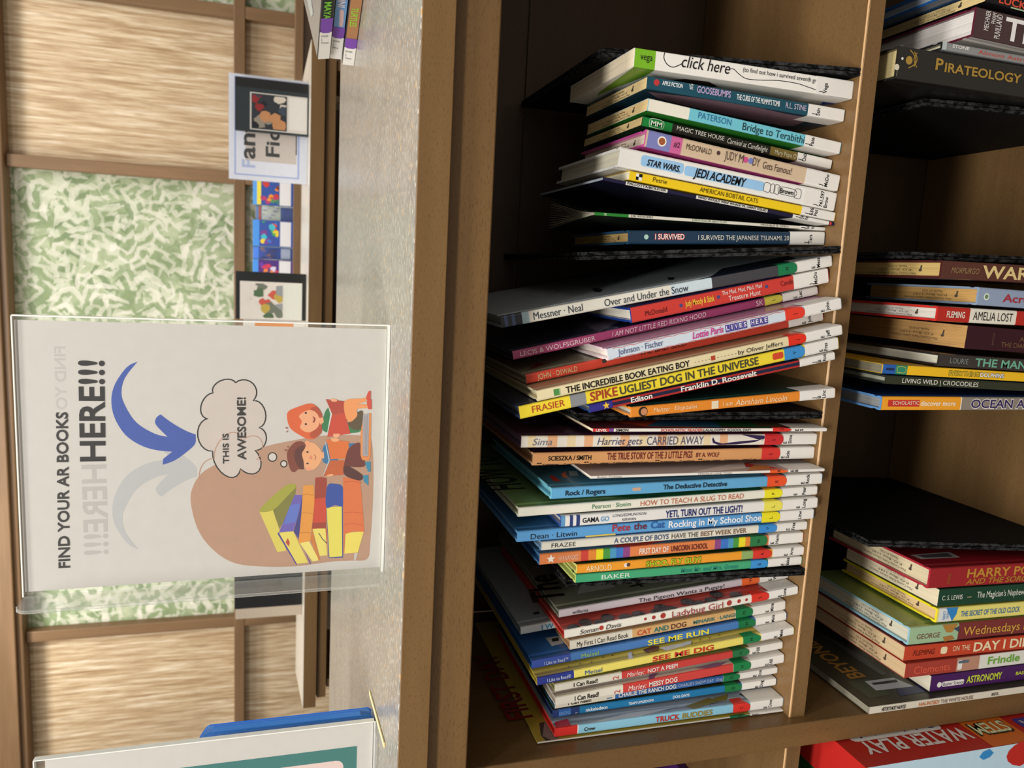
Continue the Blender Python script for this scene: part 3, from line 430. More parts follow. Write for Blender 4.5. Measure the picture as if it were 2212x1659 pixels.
 {'k': 'hardcover_book', 'lab': 'pale blue spined hardcover with wavy red edging and purple block lettering', 'up': True, 'o': [-0.01285, 0.02403, 0.55987], 'lean': -0.22373, 'yaw': 0, 't': 0.01011, 'h': 0.22863, 'd': 0.21, 'hc': 1, 'c': ['d3dee8', 'b98ca4', 'd5c9d4', 'eadfd4', 'e6d6da'], 'T': [('Johnson · Fischer', 0.21976, 0.17839, '4c5a86', 0.5, 0.05, ''), ('Lottie Paris', 0.15081, 0.12084, 'cf4a96', 0.55, 0.05, 'bi'), ('L', 0.11785, 0.11531, 'e8e4f2', 0.36, 0.05, 'b'), ('I', 0.11276, 0.11185, 'e8e4f2', 0.36, 0.05, 'b'), ('V', 0.1093, 0.10674, 'e8e4f2', 0.36, 0.05, 'b'), ('E', 0.105, 0.10244, 'e8e4f2', 0.36, 0.05, 'b'), ('S', 0.10069, 0.09812, 'e8e4f2', 0.36, 0.05, 'b'), ('H', 0.09314, 0.09055, 'e8e4f2', 0.36, 0.05, 'b'), ('E', 0.08879, 0.0862, 'e8e4f2', 0.36, 0.05, 'b'), ('R', 0.08443, 0.08183, 'e8e4f2', 0.36, 0.05, 'b'), ('E', 0.08006, 0.07744, 'e8e4f2', 0.36, 0.05, 'b')], 'D': [('K', 'S', 'd25a5a', 0.0004, [(-0.00425, 0.22395), (-0.00385, 0.22117), (-0.00419, 0.21838), (-0.00464, 0.2156), (-0.00436, 0.21281), (-0.00387, 0.21003), (-0.00408, 0.20725), (-0.0046, 0.20446), (-0.00446, 0.20168), (-0.00392, 0.1989), (-0.00399, 0.19611), (-0.00453, 0.19333), (-0.00455, 0.19054), (-0.004, 0.18776), (-0.00391, 0.18498), (-0.00444, 0.18219), (-0.00461, 0.17941), (-0.0041, 0.17662), (-0.00386, 0.17384), (-0.00434, 0.17106), (-0.00464, 0.16827), (-0.00421, 0.16549), (-0.00385, 0.16271), (-0.00422, 0.15992), (-0.00464, 0.15714), (-0.00433, 0.15435), (-0.00386, 0.15157), (-0.00411, 0.14879), (-0.00461, 0.146), (-0.00443, 0.14322), (-0.00391, 0.14044), (-0.00401, 0.13765), (-0.00455, 0.13487), (-0.00452, 0.13208), (-0.00398, 0.1293), (-0.00393, 0.12652), (-0.00447, 0.12373), (-0.00459, 0.12095), (-0.00407, 0.11816), (-0.00387, 0.11538), (-0.00437, 0.1126), (-0.00463, 0.10981), (-0.00418, 0.10703), (-0.00385, 0.10425), (-0.00426, 0.10146), (-0.00465, 0.09868), (-0.00429, 0.09589), (-0.00385, 0.09311), (-0.00414, 0.09033), (-0.00462, 0.08754), (-0.0044, 0.08476), (-0.00389, 0.08197), (-0.00404, 0.07919), (-0.00457, 0.07641), (-0.0045, 0.07362), (-0.00395, 0.07084), (-0.00395, 0.06806), (-0.0045, 0.06527), (-0.00457, 0.06249), (-0.00404, 0.0597), (-0.00389, 0.05692)]), ('K', 'S', 'd25a5a', 0.0004, [(0.00425, 0.22395), (0.00464, 0.22117), (0.0043, 0.21838), (0.00385, 0.2156), (0.00413, 0.21281), (0.00462, 0.21003), (0.00441, 0.20725), (0.00389, 0.20446), (0.00403, 0.20168), (0.00457, 0.1989), (0.00451, 0.19611), (0.00396, 0.19333), (0.00395, 0.19054), (0.00449, 0.18776), (0.00458, 0.18498), (0.00405, 0.18219), (0.00388, 0.17941), (0.00439, 0.17662), (0.00463, 0.17384), (0.00416, 0.17106), (0.00385, 0.16827), (0.00428, 0.16549), (0.00465, 0.16271), (0.00427, 0.15992), (0.00385, 0.15714), (0.00417, 0.15435), (0.00463, 0.15157), (0.00438, 0.14879), (0.00388, 0.146), (0.00406, 0.14322), (0.00459, 0.14044), (0.00448, 0.13765), (0.00394, 0.13487), (0.00397, 0.13208), (0.00451, 0.1293), (0.00456, 0.12652), (0.00402, 0.12373), (0.0039, 0.12095), (0.00442, 0.11816), (0.00462, 0.11538), (0.00412, 0.1126), (0.00386, 0.10981), (0.00431, 0.10703), (0.00464, 0.10425), (0.00424, 0.10146), (0.00385, 0.09868), (0.0042, 0.09589), (0.00464, 0.09311), (0.00435, 0.09033), (0.00387, 0.08754), (0.00409, 0.08476), (0.0046, 0.08197), (0.00445, 0.07919), (0.00392, 0.07641), (0.00399, 0.07362), (0.00454, 0.07084), (0.00454, 0.06806), (0.004, 0.06527), (0.00392, 0.06249), (0.00445, 0.0597), (0.0046, 0.05692)]), ('P', 'S', '51479a', [(-0.00303, 0.11858), (0.00323, 0.11858), (0.00323, 0.11467), (-0.00303, 0.11467)]), ('P', 'S', '51479a', [(-0.00303, 0.11431), (0.00323, 0.11431), (0.00323, 0.11039), (-0.00303, 0.11039)]), ('P', 'S', '51479a', [(-0.00303, 0.11003), (0.00323, 0.11003), (0.00323, 0.1061), (-0.00303, 0.1061)]), ('P', 'S', '51479a', [(-0.00303, 0.10573), (0.00323, 0.10573), (0.00323, 0.10179), (-0.00303, 0.10179)]), ('P', 'S', '51479a', [(-0.00303, 0.10143), (0.00323, 0.10143), (0.00323, 0.09747), (-0.00303, 0.09747)]), ('P', 'S', '51479a', [(-0.00303, 0.09388), (0.00323, 0.09388), (0.00323, 0.0899), (-0.00303, 0.0899)]), ('P', 'S', '51479a', [(-0.00303, 0.08953), (0.00323, 0.08953), (0.00323, 0.08555), (-0.00303, 0.08555)]), ('P', 'S', '51479a', [(-0.00303, 0.08517), (0.00323, 0.08517), (0.00323, 0.08117), (-0.00303, 0.08117)]), ('P', 'S', '51479a', [(-0.00303, 0.0808), (0.00323, 0.0808), (0.00323, 0.07679), (-0.00303, 0.07679)])], 'label': (0.03878, 0.0008), 'lines': [('E', 0.0204), ('John', 0.01504)], 'st': (0.05882, 0.03878, 'e2402f', 'J')},
 {'k': 'hardcover_book', 'lab': 'tomato red spined hardcover with an olive grey cover, half hidden by pale blue spine', 'up': True, 'o': [-0.02576, 0.04648, 0.55961], 'lean': -0.21407, 'yaw': 0, 't': 0.00834, 'h': 0.29201, 'd': 0.22, 'hc': 1, 'c': ['cf4634', '8e8a72', 'c98a5f', 'b8ad8c', 'b9ae90'], 'T': [('JOHN · OSWALD', 0.28215, 0.24624, 'd6c08c', 0.52, 0, ''), ('THE BAD SEED', 0.18827, 0.14284, '4a1c14', 0.5, 0.2, '')], 'D': [('E', 'S', '3d3a38', (0.00167, 0.22103), 0.0022, 0.0022), ('P', 'R', '8a3a30', [(0.01521, 0.28519), (0.02268, 0.27005), (0.02445, 0.263), (0.03958, 0.2687)])], 'label': (0.03787, 0.0008), 'lines': [('E', 0.0215), ('Joh', 0.0155)]},
 {'k': 'hardcover_book', 'lab': 'tall cream hardcover with widely spaced black slab letters and a tiny green book drawing', 'up': True, 'o': [-0.0361, 0.01926, 0.55972], 'lean': -0.21302, 'yaw': 0, 't': 0.00891, 'h': 0.29016, 'd': 0.22, 'hc': 1, 'c': ['e6d9ae', 'b89a78', 'd9cca0', 'd2c49c', 'd9cfa8'], 'T': [('THE INCREDIBLE BOOK EATING BOY', 0.26603, 0.15351, '22201c', 0.56, 0, 'b'), ('- - - - -', 0.1491, 0.134, '5a4a30', 0.3, 0, ''), ('- - - - - -', 0.12728, 0.10874, '5a4a30', 0.3, 0, ''), ('by Oliver Jeffers', 0.10692, 0.06242, '3a342a', 0.42, 0, '')], 'D': [('P', 'S', '4f8f4a', [(-0.00267, 0.27647), (0.00267, 0.27647), (0.00267, 0.27166), (-0.00267, 0.27166)]), ('P', 'S', 'a3c394', [(-0.00267, 0.27166), (0.00267, 0.27166), (0.00267, 0.27086), (-0.00267, 0.27086)]), ('P', 'S', 'b8452e', [(-0.00196, 0.1331), (0.00196, 0.1331), (0.00196, 0.12907), (-0.00196, 0.12907)])], 'label': (0.03865, 0.0008), 'lines': [('E', 0.02128), ('Jeff', 0.01544)], 'st': (0.05628, 0.03817, 'e03424', 'J')},
 {'k': 'hardcover_book', 'lab': 'tall lemon yellow hardcover with large navy capitals and a grey band', 'up': True, 'o': [-0.04836, 0.0218, 0.55992], 'lean': -0.20975, 'yaw': 0, 't': 0.01083, 'h': 0.30379, 'd': 0.22, 'hc': 1, 'c': ['f0d93a', '2a3040', 'e6cf3a', '8a8f90', '30405c'], 'bands': [(0.24587, 0.25979, '8a8d90')], 'T': [('FRASIER', 0.29314, 0.26507, 'b8422c', 0.5, 0.05, ''), ('SPIKE', 0.24257, 0.21798, 'a8402c', 0.66, 0.05, 'b'), ('UGLIEST DOG IN THE UNIVERSE', 0.21587, 0.08336, '4a4a34', 0.6, 0.02, 'b')], 'D': [('P', 'S', 'd24a2c', [(0.00352, 0.06705), (0.00328, 0.06795), (0.00263, 0.0686), (0.00173, 0.06884), (-0.00065, 0.06884), (-0.00154, 0.0686), (-0.0022, 0.06795), (-0.00244, 0.06705), (-0.00244, 0.05975), (-0.0022, 0.05885), (-0.00154, 0.0582), (-0.00065, 0.05796), (0.00173, 0.05796), (0.00263, 0.0582), (0.00328, 0.05885), (0.00352, 0.05975)])], 'label': (0.03595, 0.0008), 'lines': [('E', 0.01896), ('Fras', 0.01406)], 'st': (0.05701, 0.03595, '3f8fd0', 'V')},
 {'k': 'hardcover_book', 'lab': 'slim navy and red striped spine with a yellow star, next to the lemon yellow one', 'up': True, 'o': [-0.06006, 0.02478, 0.55951], 'lean': -0.20455, 'yaw': 0, 't': 0.00721, 'h': 0.24069, 'd': 0.2, 'hc': 1, 'c': ['1e2340', '2a2a50', '7c2428', 'b8bcb0', '26407a'], 'bands': [(0.22022, 0.24069, '332f8a')], 'T': [('Edison', 0.20364, 0.18381, 'eeeae0', 0.6, 0, 'b'), ('Franklin D. Roosevelt', 0.15659, 0.08227, 'eeeae0', 0.62, 0, 'b')], 'D': [('P', 'S', 'b02f2c', [(-0.00303, 0.22022), (-0.00144, 0.22022), (-0.00144, 0.03797), (-0.00303, 0.03797)]), ('P', 'S', 'b02f2c', [(0.00144, 0.22022), (0.00303, 0.22022), (0.00303, 0.03797), (0.00144, 0.03797)]), ('Z', 'S', 'f0c23a', (0.0, 0.22611), 0.0034, 0.0034)], 'label': (0.03797, 0.0008), 'lines': [('J', 0.02287), ('B', 0.01748), ('Roo', 0.01206)]},
 {'k': 'hardcover_book', 'lab': 'small orange hardcover with cream cursive lettering, tilted beside a low black divider', 'up': True, 'o': [-0.09342, 0.01959, 0.55915], 'lean': -0.088, 'yaw': 0, 't': 0.00906, 'h': 0.20157, 'd': 0.18, 'hc': 1, 'c': ['e58b2e', '20463e', 'd9822c', 'bfc0ae', 'e08a34'], 'T': [('Meltzer', 0.18114, 0.1656, 'f0dcb4', 0.4, 0.05, 'i'), ('Eliopoulos', 0.16168, 0.14013, 'f0dcb4', 0.4, 0.05, 'i'), ('I am', 0.11547, 0.10592, 'f0dcb4', 0.4, 0.0, 'i'), ('Abraham Lincoln', 0.10318, 0.05087, 'f0dcb4', 0.55, 0, 'i')], 'D': [('E', 'S', '2b2220', (0.0, 0.19097), 0.0042, 0.0042), ('E', 'S', 'c98a62', (-0.00018, 0.19012), 0.003, 0.003), ('P', 'S', 'e8d9bc', [(-0.00344, 0.12629), (0.00326, 0.12629), (0.00326, 0.11954), (-0.00344, 0.11954)])], 'label': (0.03792, 0.0008), 'lines': [('J', 0.02289), ('B', 0.01752), ('Linc', 0.01261)]},
 {'k': 'paperback_book', 'lab': 'thin white spined paperback whose red and green cover faces the orange hardcover', 'up': True, 'o': [-0.12875, 0.0257, 0.55871], 'lean': 0.00706, 'yaw': 0, 't': 0.00288, 'h': 0.23259, 'd': 0.16, 'hc': 0, 'c': ['ece8de', '5a2230', '7a2436', 'e6dcb8', '5a2230'], 'bands': [(0.2175, 0.23216, 'cf3a38'), (0.21328, 0.2175, '7a4a96')], 'T': [('LEVEL', 0.22966, 0.21918, 'f3e6e0', 0.7, 0, 'b'), ('SIMON', 0.21158, 0.20008, '2a2a30', 0.7, 0, 'b'), ('SCHOLASTIC READER: ', 0.1697, 0.12852, 'c8483c', 0.7, 0, 'b'), ('LALALOOPSY: SCHOOL DAY!', 0.12852, 0.08111, '3a3a3c', 0.7, 0, 'b')], 'D': [('P', 'R', 'b8491f', [(0.03479, 0.21398), (0.04816, 0.15779), (0.0045, 0.11403), (0.00271, 0.14477), (0.00678, 0.17825)]), ('P', 'R', '2a6a92', [(0.00873, 0.17949), (0.00348, 0.10768), (0.02706, 0.10044), (0.0484, 0.13872)]), ('P', 'R', '1f5c34', [(0.03565, 0.09964), (0.02733, 0.03359), (0.00217, 0.05724), (0.00645, 0.10586)]), ('P', 'R', '5a4632', [(0.03154, 0.06338), (0.02952, 0.03204), (0.00617, 0.04366), (0.00832, 0.06658)])], 'label': (0.03863, 0.0008), 'lines': [('E', 0.03272), ('S', 0.02777)], 'st': (0.05812, 0.03863, 'd8352c', 'S')},
 {'k': 'hardcover_book', 'lab': 'tall hardcover with a peach and cream striped spine and a purple cover', 'up': True, 'o': [-0.14039, 0.03804, 0.55872], 'lean': 0.0039, 'yaw': 0, 't': 0.01028, 'h': 0.29034, 'd': 0.21, 'hc': 1, 'c': ['ece6d8', '4f3156', '6a4468', '9a8896', '6a4a68'], 'bands': [(0.27737, 0.28468, 'edd9ae'), (0.25849, 0.26715, 'eab487'), (0.24181, 0.24976, 'edd9ae'), (0.22616, 0.23422, 'eab487'), (0.20943, 0.21804, 'edd9ae'), (0.19201, 0.20075, 'eab487'), (0.17433, 0.1832, 'edd9ae'), (0.15638, 0.16539, 'eab487'), (0.13815, 0.1473, 'edd9ae'), (0.11263, 0.11964, 'edd9ae'), (0.09515, 0.10321, 'eab487')], 'T': [('Sima', 0.28062, 0.26345, '7a8090', 0.55, 0.0, 'i'), ('Harriet gets', 0.22232, 0.18011, '5a5a72', 0.6, 0, 'i'), ('CARRIED AWAY', 0.17567, 0.12011, '5a5a72', 0.7, 0, '')], 'D': [('P', 'S', '33264f', [(0.00289, 0.11058), (0.00035, 0.11126), (-0.00263, 0.11), (-0.0044, 0.10416), (-0.00417, 0.08609), (-0.00221, 0.06697), (0.00074, 0.05852), (-0.00142, 0.05973), (0.00159, 0.05665), (0.00377, 0.0574), (0.00514, 0.08233), (-9e-05, 0.06234), (-0.00121, 0.08161), (-0.00316, 0.10051), (-0.00138, 0.10778)]), ('P', 'R', '35203c', [(0.04684, 0.26804), (0.0567, 0.22401), (0.04413, 0.22698), (0.03288, 0.27121)])], 'label': (0.03716, 0.0008), 'lines': [('E', 0.03466), ('Sima', 0.02965)], 'st': (0.05696, 0.03666, 'cc2f33', 'S')},
 {'k': 'hardcover_book', 'lab': 'tan spined hardcover with narrow maroon capitals between two plain black words', 'up': True, 'o': [-0.1538, 0.03915, 0.55872], 'lean': -0.00277, 'yaw': 0, 't': 0.01122, 'h': 0.27859, 'd': 0.21, 'hc': 1, 'c': ['d99f68', '3d2033', 'c98f5c', 'c8a070', 'd9a878'], 'T': [('SCIESZKA / SMITH', 0.26543, 0.22635, '1f1a17', 0.34, 0.05, 'b'), ('THE TRUE STORY OF THE 3 LITTLE PIGS', 0.21173, 0.12927, '76302e', 0.52, 0.1, 'b'), ('BY A. WOLF', 0.12555, 0.10205, '76302e', 0.34, 0.05, 'b'), ('"·~- ·-~ "·-.~ ·~- ~·-. "·~- ·-~ "·-.~ ·~- ~·-.', 0.2753, 0.06005, '3a2a20', 0.22, -0.4, 'b')], 'label': (0.03825, 0.0008), 'lines': [('E', 0.03475), ('Scie', 0.02973)], 'st': (0.05759, 0.03775, 'd63a34', 'S')},
 {'k': 'paperback_book', 'lab': 'very thin white paperback with a grey cover, between the tan and sky blue spines', 'up': True, 'o': [-0.16602, 0.02274, 0.5587], 'lean': -0.00374, 'yaw': 0, 't': 0.00234, 'h': 0.23258, 'd': 0.16, 'hc': 0, 'c': ['eae6de', 'bdb5b4', 'd8d2ca', 'e8e2d2', 'bdb5b4'], 'T': [('Robin Colman', 0.22672, 0.2047, '7a7a70', 0.6, 0, ''), ('MAGNUS LOVE TOGS', 0.13145, 0.09819, '9a8a84', 0.7, 0, '')], 'D': [('P', 'R', 'c43c2c', [(0.01976, 0.08831), (0.03028, 0.05696), (0.04208, 0.03116), (0.02425, 0.0659), (0.00502, 0.04209), (0.00645, 0.0558)]), ('P', 'R', 'c98850', [(0.0006, 0.08271), (0.02036, 0.06108), (0.01578, 0.04935), (0.00317, 0.05564)]), ('P', 'R', 'e2deda', [(0.02315, 0.08861), (0.03116, 0.06586), (0.00873, 0.07753), (0.0006, 0.12198), (0.0006, 0.13975)])], 'label': (0.03917, 0.0008), 'lines': [('E', 0.03523), ('B', 0.03078)], 'st': (0.05868, 0.03966, 'e8602c', 'R')},
 {'k': 'hardcover_book', 'lab': 'sky blue hardcover with black lettering and a tiny pointing hand drawing', 'up': True, 'o': [-0.17489, 0.0245, 0.5588], 'lean': -0.02116, 'yaw': 0, 't': 0.00981, 'h': 0.2659, 'd': 0.19, 'hc': 1, 'c': ['62a8d4', '3f7f9e', '5a9cc4', '7fc6d8', '7cc8dc'], 'T': [('Rock / Rogers', 0.25373, 0.21782, '1d2f3c', 0.42, 0, 'b'), ('The Deductive Detective', 0.16355, 0.10059, '1d2f3c', 0.42, 0.05, 'b')], 'D': [('P', 'S', 'c9a58a', [(0.00147, 0.19164), (0.00135, 0.19208), (0.00103, 0.1924), (0.00059, 0.19252), (-0.00059, 0.19252), (-0.00103, 0.1924), (-0.00135, 0.19208), (-0.00147, 0.19164), (-0.00147, 0.18557), (-0.00135, 0.18513), (-0.00103, 0.18481), (-0.00059, 0.18469), (0.00059, 0.18469), (0.00103, 0.18481), (0.00135, 0.18513), (0.00147, 0.18557)]), ('P', 'R', 'e8703a', [(0.0406, 0.24291), (0.04865, 0.23467), (0.03552, 0.24041), (0.02923, 0.23929), (0.02881, 0.24547)]), ('P', 'R', 'c03a30', [(0.03961, 0.25498), (0.036, 0.25192), (0.01798, 0.25112), (0.01911, 0.25744)]), ('P', 'R', 'b8c8cc', [(0.04836, 0.233), (0.04706, 0.22548), (0.03208, 0.22952), (0.03337, 0.23687)])], 'label': (0.03961, 0.0008), 'lines': [('E', 0.02126), ('Rock', 0.01626)], 'st': (0.05914, 0.03862, 'e8552e', 'R')},
 {'k': 'hardcover_book', 'lab': 'tall white spined hardcover with green and terracotta lettering and a green cover', 'up': True, 'o': [-0.18738, 0.02929, 0.55884], 'lean': -0.03318, 'yaw': 0, 't': 0.00834, 'h': 0.29218, 'd': 0.23, 'hc': 1, 'c': ['e9e6d6', '86a868', 'cfd6b8', 'c4c8a8', 'd9dcc0'], 'T': [('Pearson · Slonim', 0.22663, 0.19086, '3f8256', 0.46, 0.05, ''), ('HOW TO TEACH A SLUG TO READ', 0.18163, 0.07904, 'c2684c', 0.55, 0.0, '')], 'D': [('RT', 'HOW TO', (0.05096, 0.2713), (0.17232, 0.26671), '1c2c28', 0.034), ('P', 'R', '2f7a3c', [(0.01554, 0.21566), (0.01139, 0.15964), (0.01252, 0.11262), (0.00949, 0.05161), (0.0006, 0.0614), (0.0006, 0.17825)]), ('P', 'R', '1c5a34', [(0.00106, 0.20016), (0.00629, 0.16223), (0.0006, 0.15932), (0.0006, 0.17765)])], 'label': (0.03856, 0.0008), 'lines': [('E', 0.02411), ('Pear', 0.01505)], 'st': (0.05726, 0.03807, 'ece32f', 'P')},
 {'k': 'hardcover_book', 'lab': 'white spined hardcover with navy stripes at its top and navy capitals', 'up': True, 'o': [-0.19882, 0.02708, 0.55884], 'lean': -0.0285, 'yaw': 0, 't': 0.00975, 'h': 0.25478, 'd': 0.2, 'hc': 1, 'c': ['e6e4e0', 'cfcfd2', 'd9d9dc', 'd9d6c8', '2f4f9a'], 'bands': [(0.25112, 0.25478, '5f9ac4'), (0.24403, 0.24696, '2c3f78'), (0.23775, 0.2411, '2c3f78')], 'T': [('GAMA', 0.23564, 0.22039, '1d2024', 0.42, 0, 'b'), ('GO', 0.21911, 0.2114, '6aa8d8', 0.42, 0, 'b'), ('LONG/EDMUNDSON', 0.20795, 0.1765, '4a4a60', 0.24, 0.22, ''), ('KIRWAN', 0.19887, 0.1862, '4a4a60', 0.24, -0.2, ''), ('YETI, TURN OUT THE LIGHT!', 0.15776, 0.08071, '2a3470', 0.62, 0, 'b')], 'label': (0.03831, 0.0008), 'lines': [('E', 0.02135), ('Long', 0.01531)], 'st': (0.05798, 0.03831, 'eae05c', 'L')},
 {'k': 'hardcover_book', 'lab': 'tall cornflower blue hardcover with hand drawn multicoloured lettering', 'up': True, 'o': [-0.21067, 0.03042, 0.55883], 'lean': -0.02778, 'yaw': 0, 't': 0.00968, 'h': 0.29141, 'd': 0.23, 'hc': 1, 'c': ['5d9fd6', '3a78b4', '5d9fd6', '88b4d8', '6aaae0'], 'T': [('Dean · Litwin', 0.28012, 0.2386, '26303a', 0.46, -0.05, ''), ('Pete', 0.20603, 0.18896, 'a83a48', 0.62, 0.15, 'b'), ('the', 0.18587, 0.17298, '6a3444', 0.58, 0.15, 'b'), ('Cat', 0.1694, 0.15589, '2f62a8', 0.62, 0.15, 'b'), ('Rocking in My School Shoes', 0.1518, 0.05387, 'e9eef2', 0.6, 0.08, 'b')], 'D': [('P', 'S', 'd8c25e', [(-0.00484, 0.23054), (-0.00349, 0.23054), (-0.00349, 0.20255), (-0.00484, 0.20255)])], 'label': (0.03752, 0.0008), 'lines': [('Litw', 0.0159)], 'st': (0.05682, 0.03702, 'e9dd2c', 'L')},
 {'k': 'hardcover_book', 'lab': 'ivory hardcover with slate blue and brown brush lettering', 'up': True, 'o': [-0.22456, 0.03792, 0.5588], 'lean': -0.02385, 'yaw': 0, 't': 0.00805, 'h': 0.26712, 'd': 0.2, 'hc': 1, 'c': ['e8e3d3', '7fa8cc', 'dcd6c4', 'd8d4c4', '7fa8cc'], 'T': [('FRAZEE', 0.25822, 0.23613, '4a4640', 0.45, 0, ''), ('A COUPLE OF BOYS', 0.2, 0.1467, '56688a', 0.55, 0, 'b'), ('HAVE THE', 0.14392, 0.11678, '76726a', 0.52, 0, 'b'), ('BEST WEEK EVER', 0.11441, 0.06658, '8a6e58', 0.52, 0, 'b')], 'label': (0.03366, 0.0008), 'lines': [('E', 0.02147), ('Fraz', 0.01585)], 'st': (0.05371, 0.03366, '3f8fd6', 'V')},
 {'k': 'hardcover_book', 'lab': 'orange spined hardcover with rainbow blocks and a white star', 'up': True, 'o': [-0.23769, 0.04158, 0.55885], 'lean': -0.02512, 'yaw': 0, 't': 0.01017, 'h': 0.26674, 'd': 0.2, 'hc': 1, 'c': ['e0854f', '4f86b4', 'd97a48', '3f6a96', '4a80b4'], 'bands': [(0.22156, 0.22853, 'd0493f'), (0.21411, 0.22156, 'e48a3c'), (0.20749, 0.21411, 'ece02c'), (0.20084, 0.20749, '4a9a46'), (0.19505, 0.20084, '4f9ac4'), (0.18833, 0.19505, '3f78c8'), (0.18157, 0.18833, '8f4a86'), (0.08971, 0.09601, '8f4a86'), (0.0819, 0.08971, '3f78c8'), (0.07651, 0.0819, '4f9ac4'), (0.0706, 0.07651, '4a9a46'), (0.06367, 0.0706, 'ece02c'), (0.05919, 0.06367, 'e48a3c')], 'T': [('HERNANDEZ', 0.24921, 0.23114, 'f0cdb4', 0.4, 0, ''), ('FIRST DAY OF', 0.1725, 0.14349, 'f4e6d8', 0.5, 0, 'b'), ('UNICORN SCHOOL', 0.14116, 0.10373, '6a2a2a', 0.48, 0, 'b')], 'D': [('Z', 'S', 'f4ede0', (0.0, 0.25645), 0.0042, 0.0042), ('P', 'R', 'c8402e', [(0.0048, 0.19815), (0.00991, 0.17774), (0.0071, 0.14202), (0.0006, 0.1653), (0.0006, 0.19235)]), ('P', 'R', '3a8a58', [(0.0006, 0.1296), (0.00165, 0.08766), (0.00337, 0.04183), (0.0006, 0.04424), (0.0006, 0.1215)])], 'label': (0.0386, 0.0008), 'lines': [('E', 0.03455), ('Hern', 0.02946)], 'st': (0.05869, 0.04012, '2f7a48', 'H')},
 {'k': 'hardcover_book', 'lab': 'short amber hardcover with worn corners and lime outlined title', 'up': True, 'o': [-0.24991, 0.03814, 0.55881], 'lean': -0.01754, 'yaw': 0, 't': 0.00831, 'h': 0.23309, 'd': 0.19, 'hc': 1, 'c': ['f0a030', '1f4a24', 'e0962c', 'd9d2a0', 'd9dc7a'], 'bands': [(0.05566, 0.06856, '8fae6a')], 'T': [('ARNOLD', 0.22431, 0.20013, 'f2e2b4', 0.6, 0, ''), ('SHOO, FLY GUY!', 0.16682, 0.11176, 'b8d02e', 0.56, 0, 'bo4f5a14')], 'D': [('E', 'S', 'e8e2d6', (0.00042, 0.18629), 0.002, 0.002), ('E', 'S', '5a4038', (0.00067, 0.18404), 0.0018, 0.0018)], 'label': (0.03555, 0.0008), 'lines': [('E', 0.02078), ('Arno', 0.01461)], 'st': (0.05666, 0.03657, 'd93a30', 'A')},
 {'k': 'hardcover_book', 'lab': 'short sea green hardcover with pale spaced capitals, standing against a black divider', 'up': True, 'o': [-0.26049, 0.03993, 0.55879], 'lean': -0.01266, 'yaw': 0, 't': 0.00818, 'h': 0.23272, 'd': 0.19, 'hc': 1, 'c': ['45a878', '3c9a6c', '3f9a6e', 'cdd29a', 'cfe07a'], 'T': [('BAKER', 0.20832, 0.18053, 'e4efe0', 0.5, 0, ''), ('Meet Mr. and Mrs. Green', 0.1301, 0.07063, '2f8a7a', 0.5, 0, 'b')], 'label': (0.03804, 0.0008), 'lines': [('E', 0.02168), ('Bake', 0.01653)], 'st': (0.05669, 0.03804, '3f93d6', 'B')},
 {'k': 'hardcover_book', 'lab': 'pale lilac spined hardcover with typewriter lettering and a grey green cover', 'up': True, 'o': [-0.28145, 0.05704, 0.55903], 'lean': -0.09152, 'yaw': 0, 't': 0.00752, 'h': 0.24042, 'd': 0.21, 'hc': 1, 'c': ['c9bfc4', '7f8470', 'b5b4ac', '9a9a8c', '7f8470'], 'T': [('willems', 0.22772, 0.21241, '4a464c', 0.42, -0.05, ''), ('The Pigeon Wants a Puppy!', 0.16205, 0.07186, '3a343a', 0.5, 0.0, '')], 'D': [('RT', 'The', (0.01763, 0.22736), (0.07641, 0.2185), '1c1a1a', 0.03), ('K', 'R', '1c1a1a', 0.0022, [(0.02219, 0.16109), (0.02451, 0.14098)]), ('K', 'R', '1c1a1a', 0.002, [(0.02959, 0.1513), (0.01765, 0.14921)]), ('P', 'R', 'a9aaa0', [(0.0249, 0.21354), (0.04244, 0.20247), (0.04506, 0.17375), (0.02674, 0.173)])], 'label': (0.03297, 0.0008), 'lines': [('E', 0.02098), ('Wi', 0.01574)], 'st': (0.05256, 0.03297, 'ea6a34', 'W')},
